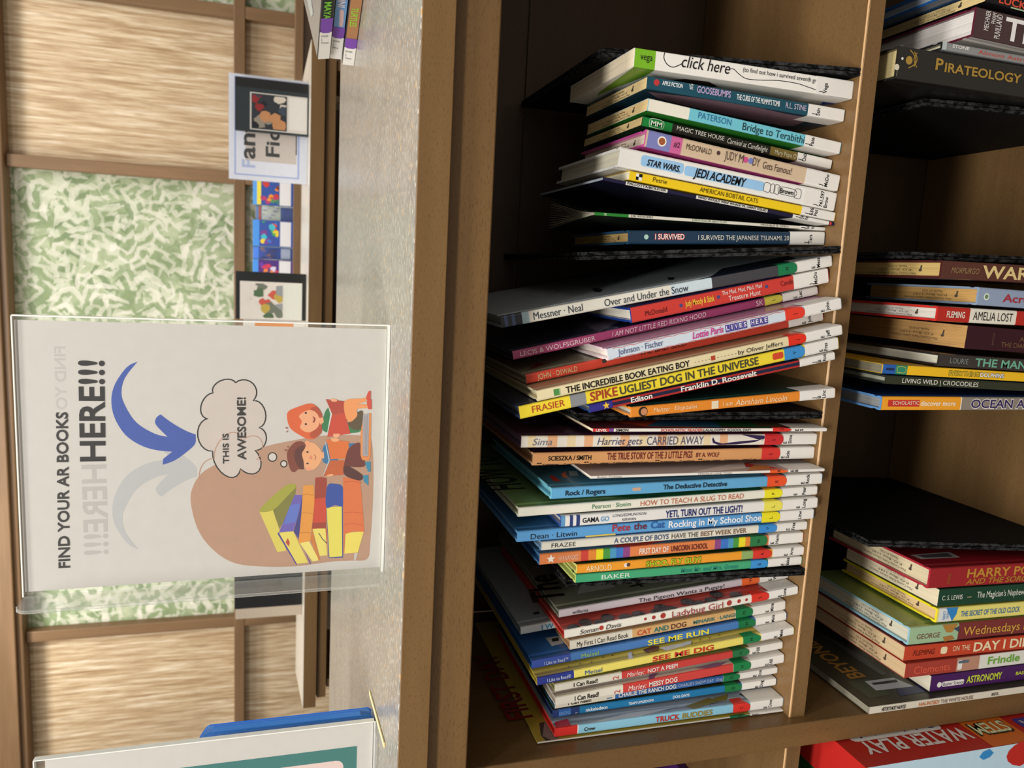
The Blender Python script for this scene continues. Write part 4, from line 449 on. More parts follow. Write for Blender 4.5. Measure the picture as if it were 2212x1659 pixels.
 {'k': 'hardcover_book', 'lab': 'white spined hardcover with small ladybird drawings and a red cover with black spots', 'up': True, 'o': [-0.29061, 0.0405, 0.55913], 'lean': -0.10146, 'yaw': 0, 't': 0.00832, 'h': 0.24073, 'd': 0.21, 'hc': 1, 'c': ['eae6da', 'b8483f', 'dcd8cc', 'b83a30', 'd0483c'], 'T': [('Soman', 0.22632, 0.20857, '22201e', 0.5, 0, 'i'), ('Davis', 0.2014, 0.18649, '22201e', 0.5, 0, 'i'), ('Ladybug Girl', 0.13551, 0.08248, 'a0403f', 0.7, 0, '')], 'D': [('E', 'S', 'b03a30', (0.0, 0.20544), 0.0022, 0.0022), ('E', 'S', 'a83a34', (0.00042, 0.16218), 0.0014, 0.0014), ('E', 'S', 'a83a34', (0.00042, 0.15382), 0.0019, 0.0019), ('E', 'S', 'a83a34', (0.00042, 0.14446), 0.0027, 0.0027), ('E', 'S', 'a83a34', (0.00042, 0.07557), 0.0027, 0.0027), ('E', 'S', 'a83a34', (0.00042, 0.06515), 0.0019, 0.0019), ('E', 'S', 'a83a34', (0.00042, 0.05715), 0.0014, 0.0014), ('E', 'R', '2c2a28', (0.00655, 0.21782), 0.0068, 0.00612), ('E', 'R', '2c2a28', (0.0009, 0.20583), 0.0068, 0.00612), ('E', 'R', '2c2a28', (0.0083, 0.19591), 0.0068, 0.00612), ('E', 'R', '2c2a28', (0.00075, 0.23115), 0.0068, 0.00612), ('E', 'R', '2c2a28', (0.00232, 0.18078), 0.0068, 0.00612), ('E', 'R', '2c2a28', (0.00289, 0.16764), 0.0068, 0.00612), ('E', 'R', '2c2a28', (0.00778, 0.14276), 0.0068, 0.00612), ('E', 'R', '2c2a28', (0.0006, 0.14971), 0.0068, 0.00612), ('E', 'R', '2c2a28', (0.0006, 0.13554), 0.0068, 0.00612), ('E', 'R', '2c2a28', (0.00886, 0.11489), 0.0068, 0.00612), ('E', 'R', '2c2a28', (0.00126, 0.10611), 0.0068, 0.00612), ('E', 'R', '2c2a28', (0.00314, 0.09285), 0.0068, 0.00612), ('E', 'R', '2c2a28', (0.01243, 0.08188), 0.0068, 0.00612), ('E', 'R', '2c2a28', (0.00381, 0.06575), 0.0068, 0.00612)], 'label': (0.03237, 0.0008), 'lines': [('E', 0.02058), ('Soma', 0.01542)], 'st': (0.05163, 0.03237, 'd8382c', 'S')},
 {'k': 'hardcover_book', 'lab': 'tall pale grey book with dark green cover letters, set behind the ladybird one', 'up': True, 'o': [-0.29992, 0.078, 0.55912], 'lean': -0.10187, 'yaw': 0, 't': 0.0078, 'h': 0.26921, 'd': 0.2, 'hc': 1, 'c': ['b9c4c6', '9aa9ae', 'aab4b6', '5a5c5e', '9aa9ae'], 'T': [('I W', 0.24886, 0.23704, '2f7aa0', 0.6, 0, 'b'), ('ALK', 0.23521, 0.20746, '2f7aa0', 0.6, 0, 'b')], 'D': [('K', 'R', '23342f', 0.005, [(0.0209, 0.25004), (0.02147, 0.2438)])]},
 {'k': 'paperback_book', 'lab': 'white spined early reader with orange, teal and brown capitals', 'up': True, 'o': [-0.31312, 0.0563, 0.55914], 'lean': -0.09373, 'yaw': 0, 't': 0.0093, 'h': 0.22798, 'd': 0.18, 'hc': 1, 'c': ['e6e0d0', 'c89a68', 'd8d2c0', 'd6cdb4', 'c89a68'], 'bands': [(0.05676, 0.16584, 'dcb176')], 'T': [('My First I Can Read Book', 0.22129, 0.17008, '25221f', 0.5, 0, ''), ('CAT', 0.16111, 0.14682, 'd2563c', 0.5, 0, 'b'), ('AND', 0.14395, 0.12851, '2f7a78', 0.5, 0, 'b'), ('DOG', 0.12608, 0.10994, '6a3f34', 0.5, 0, 'b'), ('MINARIK · LANGI', 0.10254, 0.05676, '3f7a78', 0.36, 0, 'b')], 'label': (0.03718, 0.0008), 'lines': [('E', 0.02101), ('Mina', 0.01575)], 'st': (0.05625, 0.03718, '1f7d48', 'M')},
 {'k': 'hardcover_book', 'lab': 'tall blue hardcover with yellow capitals, next to its yellow speckled twin', 'up': True, 'o': [-0.32305, 0.05282, 0.55907], 'lean': -0.09373, 'yaw': 0, 't': 0.00808, 'h': 0.2649, 'd': 0.24, 'hc': 1, 'c': ['4a7cbc', '2f66a8', '4a78b4', '2a4a78', '2f66a8'], 'bands': [(0.22785, 0.2649, '3a52a4')], 'T': [('I Like to Read™', 0.25318, 0.23054, 'cfd8ee', 0.4, -0.05, ''), ('Meisel', 0.21748, 0.20063, '9fc45a', 0.5, 0, ''), ('SEE ME RUN', 0.15111, 0.08675, 'ecdf4a', 0.62, 0.02, 'b')], 'D': [('P', 'R', 'c2c6c8', [(0.03542, 0.24014), (0.03416, 0.22661), (0.02539, 0.22329), (0.0198, 0.22811), (0.01859, 0.23951)]), ('P', 'R', '2a2c30', [(0.03177, 0.23537), (0.03196, 0.22834), (0.02588, 0.22959), (0.02555, 0.23616)])], 'label': (0.03535, 0.0008), 'lines': [('E', 0.02233), ('Meis', 0.01604)], 'st': (0.05441, 0.03535, '1c7546', 'M')},
 {'k': 'hardcover_book', 'lab': 'tall yellow speckled hardcover with red capitals, next to its blue twin', 'up': True, 'o': [-0.33216, 0.03957, 0.55908], 'lean': -0.09374, 'yaw': 0, 't': 0.00768, 'h': 0.26386, 'd': 0.24, 'hc': 1, 'c': ['e8d96a', 'c4b04a', 'd9c85c', 'c8b850', 'c4b04a'], 'bands': [(0.22914, 0.26386, '2c3a8c')], 'T': [('I Like to Read®', 0.25452, 0.23223, 'cfd8ee', 0.42, 0, ''), ('Meisel', 0.21893, 0.20233, '33669a', 0.52, 0, ''), ('SEE ME DIG', 0.15217, 0.08873, 'c6362c', 0.62, 0.02, 'b')], 'D': [('P', 'R', '6a3a28', [(0.01198, 0.15615), (0.01483, 0.14426), (0.01273, 0.1386), (0.00692, 0.14251), (0.00416, 0.1543)]), ('P', 'R', 'd6d4de', [(0.01065, 0.17184), (0.0125, 0.16723), (0.0006, 0.17124), (0.00141, 0.17518)]), ('P', 'R', 'cfd0da', [(0.00966, 0.14016), (0.01043, 0.11756), (0.01144, 0.10525), (0.00559, 0.10951), (0.00275, 0.13609)]), ('P', 'R', '6a5524', [(0.00874, 0.23196), (0.00875, 0.22973), (0.00684, 0.23134)]), ('P', 'R', '6a5524', [(0.0097, 0.22086), (0.00971, 0.2186), (0.00779, 0.22025)]), ('P', 'R', '6a5524', [(0.00903, 0.20983), (0.00905, 0.20756), (0.00712, 0.20925)]), ('P', 'R', '6a5524', [(0.01286, 0.19683), (0.01288, 0.19452), (0.01092, 0.19628)]), ('P', 'R', '6a5524', [(0.01293, 0.18757), (0.01295, 0.18524), (0.01098, 0.18703)]), ('P', 'R', '6a5524', [(0.01057, 0.09786), (0.01059, 0.09538), (0.00857, 0.09753)]), ('P', 'R', '6a5524', [(0.01064, 0.0879), (0.01066, 0.0854), (0.00863, 0.08759)]), ('P', 'R', '6a5524', [(0.01228, 0.07692), (0.0123, 0.07439), (0.01025, 0.07663)])], 'label': (0.03706, 0.0008), 'lines': [('E', 0.02112), ('Meis', 0.0149)], 'st': (0.05686, 0.03757, '1c7d4a', 'M')},
 {'k': 'hardcover_book', 'lab': 'cream early reader with a red lower spine, touching the yellow speckled hardcover', 'up': True, 'o': [-0.35421, 0.05407, 0.55901], 'lean': -0.08093, 'yaw': 0, 't': 0.00769, 'h': 0.24093, 'd': 0.18, 'hc': 1, 'c': ['e3dfd0', '9a9a60', 'c8b8ac', 'e0dac6', '9a9a60'], 'bands': [(0.05552, 0.17455, 'cd4540'), (0.17361, 0.17408, 'cd4540')], 'T': [('I Can Read!', 0.2226, 0.19879, '22201e', 0.48, 0, 'b'), ('2', 0.18439, 0.17784, 'c8504a', 0.6, 0, 'v'), ('Marley:', 0.16936, 0.15128, 'f0e4dc', 0.55, 0, 'i'), ('NOT A PEEP!', 0.14793, 0.11635, 'f0e4dc', 0.5, 0, 'b')], 'label': (0.03741, 0.0008), 'lines': [('E', 0.03271), ('Hill', 0.02852)], 'st': (0.05706, 0.03845, '2a7444', 'H')},
 {'k': 'hardcover_book', 'lab': 'cream early reader with a red lower spine and lilac paint splashes on its cover', 'up': True, 'o': [-0.36629, 0.04982, 0.55904], 'lean': -0.07616, 'yaw': 0, 't': 0.00903, 'h': 0.24076, 'd': 0.18, 'hc': 1, 'c': ['e3dfd0', 'd3cabf', 'd0c8bc', 'e0dac6', 'd3cabf'], 'bands': [(0.05741, 0.17409, 'cd4540')], 'T': [('I Can Read!', 0.22246, 0.19873, '22201e', 0.48, 0.0, 'b'), ('2', 0.18391, 0.17737, 'c8504a', 0.6, 0, 'v'), ('Marley:', 0.16891, 0.15041, 'f0e4dc', 0.55, 0, 'i'), ('MESSY DOG', 0.14754, 0.118, 'f0e4dc', 0.5, 0, 'b')], 'D': [('P', 'R', '8a5a86', [(0.00797, 0.14364), (0.00871, 0.1355), (0.0006, 0.14223), (0.0006, 0.14786)]), ('P', 'R', '8f6a92', [(0.00469, 0.09719), (0.00655, 0.07597), (0.00531, 0.0614), (0.0006, 0.07192), (0.0006, 0.0609), (0.0006, 0.08548)])], 'label': (0.03781, 0.0008), 'lines': [('E', 0.02003), ('Hill', 0.01529)], 'st': (0.05741, 0.03781, '1f8048', 'H')},
 {'k': 'hardcover_book', 'lab': 'cream early reader with a blue lower spine and white western lettering', 'up': True, 'o': [-0.38327, 0.058, 0.55886], 'lean': -0.04309, 'yaw': 0, 't': 0.00675, 'h': 0.23769, 'd': 0.18, 'hc': 1, 'c': ['dfd8c6', '22301f', 'c8c2b0', 'c0baa6', '3a6a80'], 'bands': [(0.06214, 0.17739, '3566a8')], 'T': [('I Can Read!', 0.22482, 0.20179, '2a2724', 0.5, 0.1, 'b'), ('1', 0.18682, 0.1807, '3566a8', 0.5, 0.1, 'v'), ('CHARLIE THE RANCH DOG:', 0.17407, 0.11283, 'e4e4e0', 0.6, 0.08, 'b'), ("CHARLIE'S SNOW DAY · Dog", 0.11133, 0.06317, 'b9c8de', 0.45, 0.1, '')], 'label': (0.04342, 0.0008), 'lines': [('E', 0.02656), ('Drum', 0.02071)], 'st': (0.06214, 0.04342, '1f7a48', 'D')},
 {'k': 'paperback_book', 'lab': 'teal blue spined reader with a dark navy top block and small white lettering', 'up': True, 'o': [-0.39567, 0.058, 0.55883], 'lean': -0.026, 'yaw': 0, 't': 0.00751, 'h': 0.2389, 'd': 0.19, 'hc': 1, 'c': ['1f78ac', '2b3a20', '1a4a70', '1a2a4a', '2a3f6a'], 'bands': [(0.2126, 0.2389, '233a70'), (0.22135, 0.23322, '2f5fa8')], 'T': [('READING', 0.23277, 0.22181, '7ab0e0', 0.45, 0, ''), ('1', 0.21767, 0.21445, 'e8eef2', 0.45, 0, 'v'), ('nickelodeon', 0.20658, 0.18459, 'e8eef2', 0.45, 0, 'b'), ('TEAM UMIZOOMI', 0.16317, 0.13699, 'e8eef2', 0.32, 0, 'b'), ('DOG DAYS', 0.11626, 0.09824, 'e8eef2', 0.36, 0, 'b')], 'label': (0.04003, 0.0008), 'lines': [('E', 0.02308), ('Dog', 0.01774)], 'st': (0.05936, 0.04003, '1f7a44', 'D')},
 {'k': 'hardcover_book', 'lab': 'light blue spined hardcover with a red top block and red title capitals', 'up': True, 'o': [-0.40988, 0.04436, 0.5588], 'lean': -0.00661, 'yaw': 0, 't': 0.00923, 'h': 0.24101, 'd': 0.2, 'hc': 1, 'c': ['8cc4dc', '9aa6b4', 'a8b0b8', 'b83028', 'c8332c'], 'bands': [(0.21933, 0.24101, 'cc2f2a'), (0.21842, 0.21933, 'eee6de')], 'T': [('Crow', 0.21297, 0.20199, '3a3a2a', 0.36, 0, 'b'), ('TRUCK', 0.14079, 0.11546, 'c2342c', 0.56, 0, 'b'), ('BUDDIES', 0.11251, 0.08007, 'a08a3a', 0.56, 0, 'b')], 'D': [('P', 'R', 'cc2f2a', [(0.00943, 0.23848), (0.01175, 0.22492), (0.0006, 0.22564), (0.0006, 0.24051)]), ('P', 'R', '8a7a34', [(0.00726, 0.10562), (0.01573, 0.07541), (0.00873, 0.06621), (0.00102, 0.09913)]), ('P', 'R', '8e7f3a', [(0.01476, 0.07082), (0.01768, 0.05236), (0.00885, 0.0589), (0.00764, 0.06893)]), ('P', 'R', 'c6ccd2', [(0.0006, 0.21323), (0.00854, 0.16361), (0.00771, 0.11533), (0.0006, 0.16159), (0.0006, 0.20373)]), ('P', 'R', '25262a', [(0.01532, 0.0412), (0.02012, 0.02259), (0.01216, 0.02628), (0.0096, 0.03856)])], 'label': (0.03797, 0.0008), 'lines': [('E', 0.02064), ('Crow', 0.01535)], 'st': (0.05713, 0.03797, 'd8362e', 'C')},
 {'k': 'paperback_book', 'lab': 'thin yellow paperback with red cover lettering, squeezed against the bookcase side panel', 'up': True, 'o': [-0.41783, 0.04293, 0.55871], 'lean': -0.00086, 'yaw': 0, 't': 0.0015, 'h': 0.25801, 'd': 0.24, 'hc': 0, 'c': ['c8c4bc', 'b09a3c', 'a89a5c', 'd9d2c0', 'b09a3c'], 'T': [], 'D': [('RT', 'FIRST DAY', (0.03868, 0.25003), (0.16388, 0.25477), '7a1f1c', 0.024), ('P', 'R', '8a8078', [(0.02849, 0.24187), (0.01373, 0.23601), (0.0006, 0.23772), (0.0006, 0.24544), (0.00804, 0.25059)]), ('P', 'R', '46403c', [(0.02804, 0.24707), (0.02849, 0.24187), (0.00804, 0.25059), (0.0006, 0.24544), (0.0006, 0.25005), (0.00974, 0.2518)]), ('P', 'R', '55646e', [(0.0006, 0.18904), (0.0006, 0.17757), (0.0006, 0.15784), (0.0006, 0.16215)]), ('P', 'R', '6a8a9a', [(0.0006, 0.13684), (0.0006, 0.10977), (0.0006, 0.08957), (0.0006, 0.10479), (0.0006, 0.13496)]), ('P', 'R', 'c9b23c', [(0.0009, 0.09405), (0.00214, 0.05772), (0.0006, 0.05995), (0.0006, 0.08309)]), ('P', 'R', 'b8c2c8', [(0.0006, 0.24289), (0.0006, 0.19383), (0.0006, 0.1997), (0.0006, 0.23972)])], 'label': (0.03785, 0.0008), 'lines': [('E', 0.03419), ('Dr', 0.03051)], 'st': (0.06064, 0.03889, '1f6e48', 'D')},
 {'k': 'hardcover_book', 'lab': 'blue edged book cut off by the frame, beside the tan paged black one', 'up': False, 'o': [0.28267, 0.03, 0.2059], 'lean': -0.01678, 'yaw': 0, 't': 0.01202, 'h': 0.24686, 'd': 0.2, 'hc': 1, 'c': ['2a3a55', '22304a', '3f6aa0', 'a9b4c0', '1f5fa8'], 'T': []},
 {'k': 'hardcover_book', 'lab': 'black spined book with red capitals and a thick tan page block', 'up': False, 'o': [0.25418, 0.03, 0.2061], 'lean': 0.0537, 'yaw': 0, 't': 0.00991, 'h': 0.23164, 'd': 0.21, 'hc': 0, 'c': ['17171a', '17171a', '17171a', 'd9c188', '17171a'], 'T': [('LUCKY', 0.21667, 0.17683, 'd9553f', 0.62, 0.0, 'b')], 'D': [('P', 'S', 'a9c39a', [(-0.00495, 0.20188), (-0.00376, 0.20188), (-0.00376, 0.13678), (-0.00495, 0.13678)])], 'stamp': 1},
 {'k': 'hardcover_book', 'lab': 'very thick dark brown hardcover with white upright author names and huge white letters', 'up': False, 'o': [0.23521, 0.03, 0.20627], 'lean': 0.03427, 'yaw': 0, 't': 0.02561, 'h': 0.24029, 'd': 0.23, 'hc': 1, 'c': ['4a3838', '7a3040', 'd5d0c8', 'dcd8d2', '5a2030'], 'T': [('MECHNER', 0.22937, 0.22399, 'eae6e2', 0.66, 0.12, 'v'), ('PHAM', 0.22183, 0.21696, 'eae6e2', 0.36, 0.24, 'v'), ('PUVILLAND', 0.21641, 0.20988, 'eae6e2', 0.8, -0.0, 'v'), ('TEMPLAR', 0.20551, 0.06028, 'f0eeec', 0.72, 0, 'b')]},
 {'k': 'hardcover_book', 'lab': 'slim grey hardcover with white and red lettering, next to the large black one', 'up': False, 'o': [0.21764, 0.03, 0.20582], 'lean': 0.00468, 'yaw': 0, 't': 0.00712, 'h': 0.27304, 'd': 0.25, 'hc': 1, 'c': ['8f9190', '8a8c8c', '7f8182', 'cfc9ac', '1c1e1e'], 'T': [('STONE', 0.26186, 0.24294, 'e8e8e4', 0.36, 0.12, 'b'), ('Almost Astronauts', 0.23283, 0.15112, 'c8554a', 0.5, -0.05, '')], 'D': [('P', 'S', 'b9c4c2', [(-0.0032773618865600688, 0.27276), (0.0032773618865600688, 0.27276), (0.0032773618865600688, 0.2681), (-0.0032773618865600688, 0.2681)])]},
 {'k': 'hardcover_book', 'lab': 'large black hardcover with gold lettering and scuffed white corners', 'up': False, 'o': [0.19909, 0.03, 0.20583], 'lean': 0.00057, 'yaw': 0, 't': 0.02757, 'h': 0.31914, 'd': 0.255, 'hc': 1, 'c': ['2a2927', '2a2927', '232220', 'b8a878', '24231f'], 'T': [('P', 0.27784, 0.26956, 'a8863c', 0.34, 0.12, 'b'), ('IRATEOLOGY', 0.26749, 0.17858, 'a8863c', 0.27, 0.06, 'b')], 'D': [('E', 'S', 'a8863c', (0.00276, 0.30685), 0.0036, 0.0036), ('K', 'S', 'a8863c', 0.0009, [(0.01139, 0.30708), (0.00808, 0.30253), (0.00375, 0.29983), (-0.00032, 0.30121), (-0.00372, 0.30674)]), ('K', 'S', 'a8863c', 0.0008, [(0.01004, 0.29931), (0.00427, 0.30193), (-0.00226, 0.29787)]), ('K', 'S', 'a8863c', 0.0008, [(0.01043, 0.3024), (0.00469, 0.29846), (-0.00186, 0.30097)]), ('E', 'S', 'e6e2d6', (0.00331, 0.31437), 0.0012, 0.0012), ('E', 'S', 'd9d2bc', (-0.00441, 0.31914), 0.0026, 0.0026), ('P', 'S', 'dcd8cc', [(0.01378, 0.31864), (0.01378, 0.31269), (0.01368, 0.31643)]), ('P', 'S', 'd0c9b0', [(-0.00552, 0.31848), (-0.01016, 0.31828), (-0.01248, 0.31864), (-0.01003, 0.31864), (-0.00652, 0.31864)])]},
 {'k': 'hardcover_book', 'lab': 'maroon hardcover with tan page block and yellow rough capitals', 'up': False, 'o': [0.02391, 0.03, 0.20583], 'lean': -0.00392, 'yaw': 0, 't': 0.01711, 'h': 0.2415, 'd': 0.145, 'hc': 1, 'c': ['57322a', '4a2a26', '4a2c30', 'c4a868', '4a2020'], 'T': [('MORPURGO', 0.23001, 0.19666, '9a8055', 0.3, 0.0, 'i'), ('WAR HORSE', 0.19271, 0.05089, 'e0c98a', 0.66, 0.0, 'b')], 'stamp': 1},
 {'k': 'hardcover_book', 'lab': 'pale blue grey spined book with red serif lettering, next to the maroon one', 'up': False, 'o': [-0.00371, 0.03, 0.20596], 'lean': 0.01889, 'yaw': 0, 't': 0.01734, 'h': 0.19345, 'd': 0.15, 'hc': 1, 'c': ['93a3bd', '51507a', '7e8fa8', 'c49a5c', '8496ae'], 'T': [('Across Five', 0.16309, 0.08268, 'a83040', 0.42, 0, 'b')], 'D': [('E', 'S', 'e6efe2', (0.0, 0.1833), 0.0034, 0.0034), ('E', 'S', '6a8a6a', (0.0, 0.1833), 0.0022, 0.0022)], 'stamp': 1},
 {'k': 'hardcover_book', 'lab': 'bright red hardcover with a white title panel of thin black capitals', 'up': False, 'o': [-0.02106, 0.03, 0.20588], 'lean': 0.01064, 'yaw': 0, 't': 0.0143, 'h': 0.23959, 'd': 0.21, 'hc': 1, 'c': ['b82a22', 'c8c4bc', 'c42e26', 'd6d2c6', 'c02e28'], 'bands': [(0.14265, 0.20051, 'e9e4d4')], 'T': [('FLEMING', 0.2285, 0.20672, 'eae0d0', 0.4, 0, 'b'), ('AMELIA LOST', 0.19654, 0.14738, '1c1a18', 0.56, 0, '')], 'stamp': 1},
 {'k': 'paperback_book', 'lab': 'thick dark maroon paperback with faint bronze lettering and stamped tan pages', 'up': False, 'o': [-0.04675, 0.03, 0.2062], 'lean': 0.03482, 'yaw': 0, 't': 0.02273, 'h': 0.20104, 'd': 0.17, 'hc': 0, 'c': ['35141f', '35141f', '35141f', 'b9925a', '35141f'], 'T': [('THE DIARY OF A YOUNG GIRL', 0.15659, 0.05487, '7a5a3c', 0.2, -0.2, ''), ('ANNE FRANK', 0.13459, 0.07384, '7a5a3c', 0.18, 0.08, ''), ('BANTAM', 0.16892, 0.16658, '6a5040', 0.5, 0, 'v')], 'stamp': 1},
 {'k': 'hardcover_book', 'lab': 'dark grey brown hardcover with mint green capitals', 'up': False, 'o': [-0.07071, 0.03, 0.20602], 'lean': 0.03617, 'yaw': 0, 't': 0.01236, 'h': 0.23027, 'd': 0.23, 'hc': 1, 'c': ['3a3432', '3a2f30', '443c36', 'c9c6b4', '2a2624'], 'T': [('LOURIE', 0.21712, 0.19492, '7f8a86', 0.4, 0, ''), ('THE MANATEE SCIENTISTS', 0.18627, 0.00429, '6fae92', 0.6, 0, 'b')]},
 {'k': 'paperback_book', 'lab': 'slim yellow book with blue and green emblem blocks at the top of its spine', 'up': False, 'o': [-0.08262, 0.03, 0.20597], 'lean': 0.03617, 'yaw': 0, 't': 0.00905, 'h': 0.29557, 'd': 0.22, 'hc': 0, 'c': ['f0be24', 'd9ae20', '4a86b4', '7a7460', 'd9ae20'], 'bands': [(0.2799, 0.29487, '2a5fae'), (0.26637, 0.2799, '2f8a6a')], 'T': [('EVERYTHING', 0.21644, 0.17971, 'd9bc3a', 0.42, 0.0, 'bo2a2a1c'), ('DOLPHINS', 0.17796, 0.14788, 'f0f0ee', 0.42, 0.0, 'bo23253a')], 'D': [('K', 'S', 'e6c83a', 0.0004, [(-0.0024881431892310175, 0.27774), (0.0024881431892310175, 0.27774), (0.0024881431892310175, 0.26909), (-0.0024881431892310175, 0.26909), (-0.0024881431892310175, 0.27774)]), ('P', 'S', '1c2c50', [(0.00113, 0.29047), (0.00104, 0.29081), (0.00079, 0.29106), (0.00045, 0.29115), (-0.00045, 0.29115), (-0.00079, 0.29106), (-0.00104, 0.29081), (-0.00113, 0.29047), (-0.00113, 0.28219), (-0.00104, 0.28185), (-0.00079, 0.2816), (-0.00045, 0.28151), (0.00045, 0.28151), (0.00079, 0.2816), (0.00104, 0.28185), (0.00113, 0.28219)])]},
 {'k': 'hardcover_book', 'lab': 'slim dark olive hardcover with white plain capitals', 'up': False, 'o': [-0.09259, 0.03, 0.20595], 'lean': 0.03604, 'yaw': 0, 't': 0.00847, 'h': 0.28921, 'd': 0.22, 'hc': 1, 'c': ['2f3526', '272b24', '2a3026', '9a9c8a', '272b24'], 'T': [('LIVING WILD | CROCODILES', 0.27074, 0.17846, 'e6e4da', 0.5, 0, '')]},
 {'k': 'hardcover_book', 'lab': 'hardcover with an orange spine top, red strip and navy outlined capitals', 'up': False, 'o': [-0.10549, 0.03, 0.20581], 'lean': 0.00188, 'yaw': 0, 't': 0.01346, 'h': 0.29151, 'd': 0.23, 'hc': 1, 'c': ['8d8578', '2a4a8a', '2a7a96', '8a8c8c', '5a8ac0'], 'bands': [(0.19707, 0.29096, 'f0a42c'), (0.19592, 0.19707, 'f2ead6')], 'T': [('SCHOLASTIC', 0.27865, 0.24763, 'f0e2cc', 0.26, 0.05, ''), ('discover more', 0.24597, 0.20335, 'f4ead0', 0.34, 0.02, 'b'), ('OCEAN AND SEA', 0.18441, 0.06158, '33285c', 0.6, 0, 'boe6e0da')], 'D': [('P', 'S', 'c8342a', [(-0.00296, 0.28402), (0.0035, 0.28402), (0.0035, 0.24708), (-0.00296, 0.24708)])]},
 {'k': 'hardcover_book', 'lab': 'thick crimson hardcover with gold capitals and a barcode on its cover', 'up': False, 'o': [-0.28821, 0.03, 0.20602], 'lean': 0.017, 'yaw': 0, 't': 0.02171, 'h': 0.20566, 'd': 0.15, 'hc': 1, 'c': ['9a2028', '8f1d26', '8a1a22', 'd6c8a4', 'a82a3a'], 'T': [('HARRY POTTER', 0.15819, 0.03034, 'c08a34', 0.42, 0.16, 'b'), ("AND THE SORCERER'S STONE", 0.15879, 0.0036, 'b07c30', 0.26, -0.25, 'bi'), ('ROWLING', 0.18276, 0.17919, 'a8642c', 0.5, -0.05, 'v')], 'D': [('P', 'R', 'bcb7b2', [(0.03653, 0.19703), (0.04018, 0.14152), (0.02399, 0.14339), (0.0243, 0.19438)]), ('P', 'R', '5a5658', [(0.03448, 0.19051), (0.03668, 0.14765), (0.02605, 0.14993), (0.02739, 0.18654)])], 'stamp': 1},
 {'k': 'paperback_book', 'lab': 'forest green paperback with small white serif lettering', 'up': False, 'o': [-0.30959, 0.03, 0.20595], 'lean': 0.01555, 'yaw': 0, 't': 0.01864, 'h': 0.19096, 'd': 0.135, 'hc': 0, 'c': ['17412f', '17412f', '17412f', 'e0d4b4', '17412f'], 'T': [('C. S. LEWIS', 0.18636, 0.16, 'dfe2d6', 0.26, 0, ''), ('—', 0.15394, 0.14846, 'd9c49a', 0.3, 0, ''), ("The Magician's Nephew", 0.14112, 0.07711, 'dfe2d6', 0.36, 0.05, '')], 'stamp': 1},
 {'k': 'hardcover_book', 'lab': 'lemon yellow hardcover with a blue and white emblem at its spine top', 'up': False, 'o': [-0.32785, 0.03, 0.20588], 'lean': 0.01128, 'yaw': 0, 't': 0.01549, 'h': 0.18989, 'd': 0.14, 'hc': 1, 'c': ['eadf7c', 'e2d22c', 'e2d22c', 'd9bc8c', 'e8d82a'], 'bands': [(0.1695, 0.18744, 'dfe4e2')], 'T': [('THE SECRET OF THE OLD CLOCK', 0.15924, 0.07942, '4a7aa0', 0.36, 0, 'b'), ('NANCY', 0.18268, 0.1791, '3f86c4', 0.6, 0, 'v'), ('DREW', 0.1779, 0.17491, '3f86c4', 0.5, 0, 'v')], 'D': [('P', 'S', '2f86c8', [(0.00775, 0.17909), (0.00775, 0.17103), (0.00775, 0.16381), (0.00052, 0.16477), (-0.00723, 0.1694)])], 'stamp': 1},
 {'k': 'hardcover_book', 'lab': 'mint green and maroon spined book with gold title lettering', 'up': False, 'o': [-0.34625, 0.03, 0.20581], 'lean': 0.00325, 'yaw': 0, 't': 0.01891, 'h': 0.22183, 'd': 0.15, 'hc': 1, 'c': ['9fc09a', '7f9a58', '86b4bc', 'cfcab4', '8fbccc'], 'bands': [(0.0, 0.15899, '7a3030')], 'T': [('GEORGE', 0.21252, 0.18304, '7a4438', 0.28, -0.05, ''), ('Wednesdays in the Tower', 0.1523, -0.0081, 'd6a848', 0.5, 0.0, '')], 'D': [('P', 'S', 'b0803a', [(0.00945, 0.18121), (0.00945, 0.16801), (0.00873, 0.16048), (0.00017, 0.16747), (0.0008, 0.17479)]), ('P', 'S', 'a8743a', [(-0.00393, 0.17879), (-0.00293, 0.16694), (-0.0074, 0.16254), (-0.00945, 0.17531)]), ('P', 'S', '3a4858', [(0.00409, 0.16573), (0.00657, 0.1589), (-0.00068, 0.15764)])], 'stamp': 1},
 {'k': 'paperback_book', 'lab': 'orange red paperback with ornate cream capitals', 'up': False, 'o': [-0.36654, 0.03, 0.2059], 'lean': 0.01165, 'yaw': 0, 't': 0.01553, 'h': 0.22516, 'd': 0.14, 'hc': 0, 'c': ['c2442a', '7a2a22', 'a83a26', 'cdb48c', 'c2442a'], 'T': [('FLEMING', 0.21428, 0.18649, '5a1c18', 0.36, 0, 'i'), ('ON', 0.16299, 0.15446, 'ecdcb4', 0.36, 0.05, ''), ('THE', 0.1514, 0.14033, 'ecdcb4', 0.36, 0.05, ''), ('DAY I DIED', 0.13538, 0.04785, 'ecdcb4', 0.62, 0.02, 'b')], 'D': [('P', 'S', 'ecdcb4', [(0.00388, 0.17637), (0.00357, 0.17754), (0.00272, 0.17839), (0.00155, 0.1787), (-0.00155, 0.1787), (-0.00272, 0.17839), (-0.00357, 0.17754), (-0.00388, 0.17637), (-0.00388, 0.17259), (-0.00357, 0.17142), (-0.00272, 0.17057), (-0.00155, 0.17026), (0.00155, 0.17026), (0.00272, 0.17057), (0.00357, 0.17142), (0.00388, 0.17259)])], 'stamp': 1},
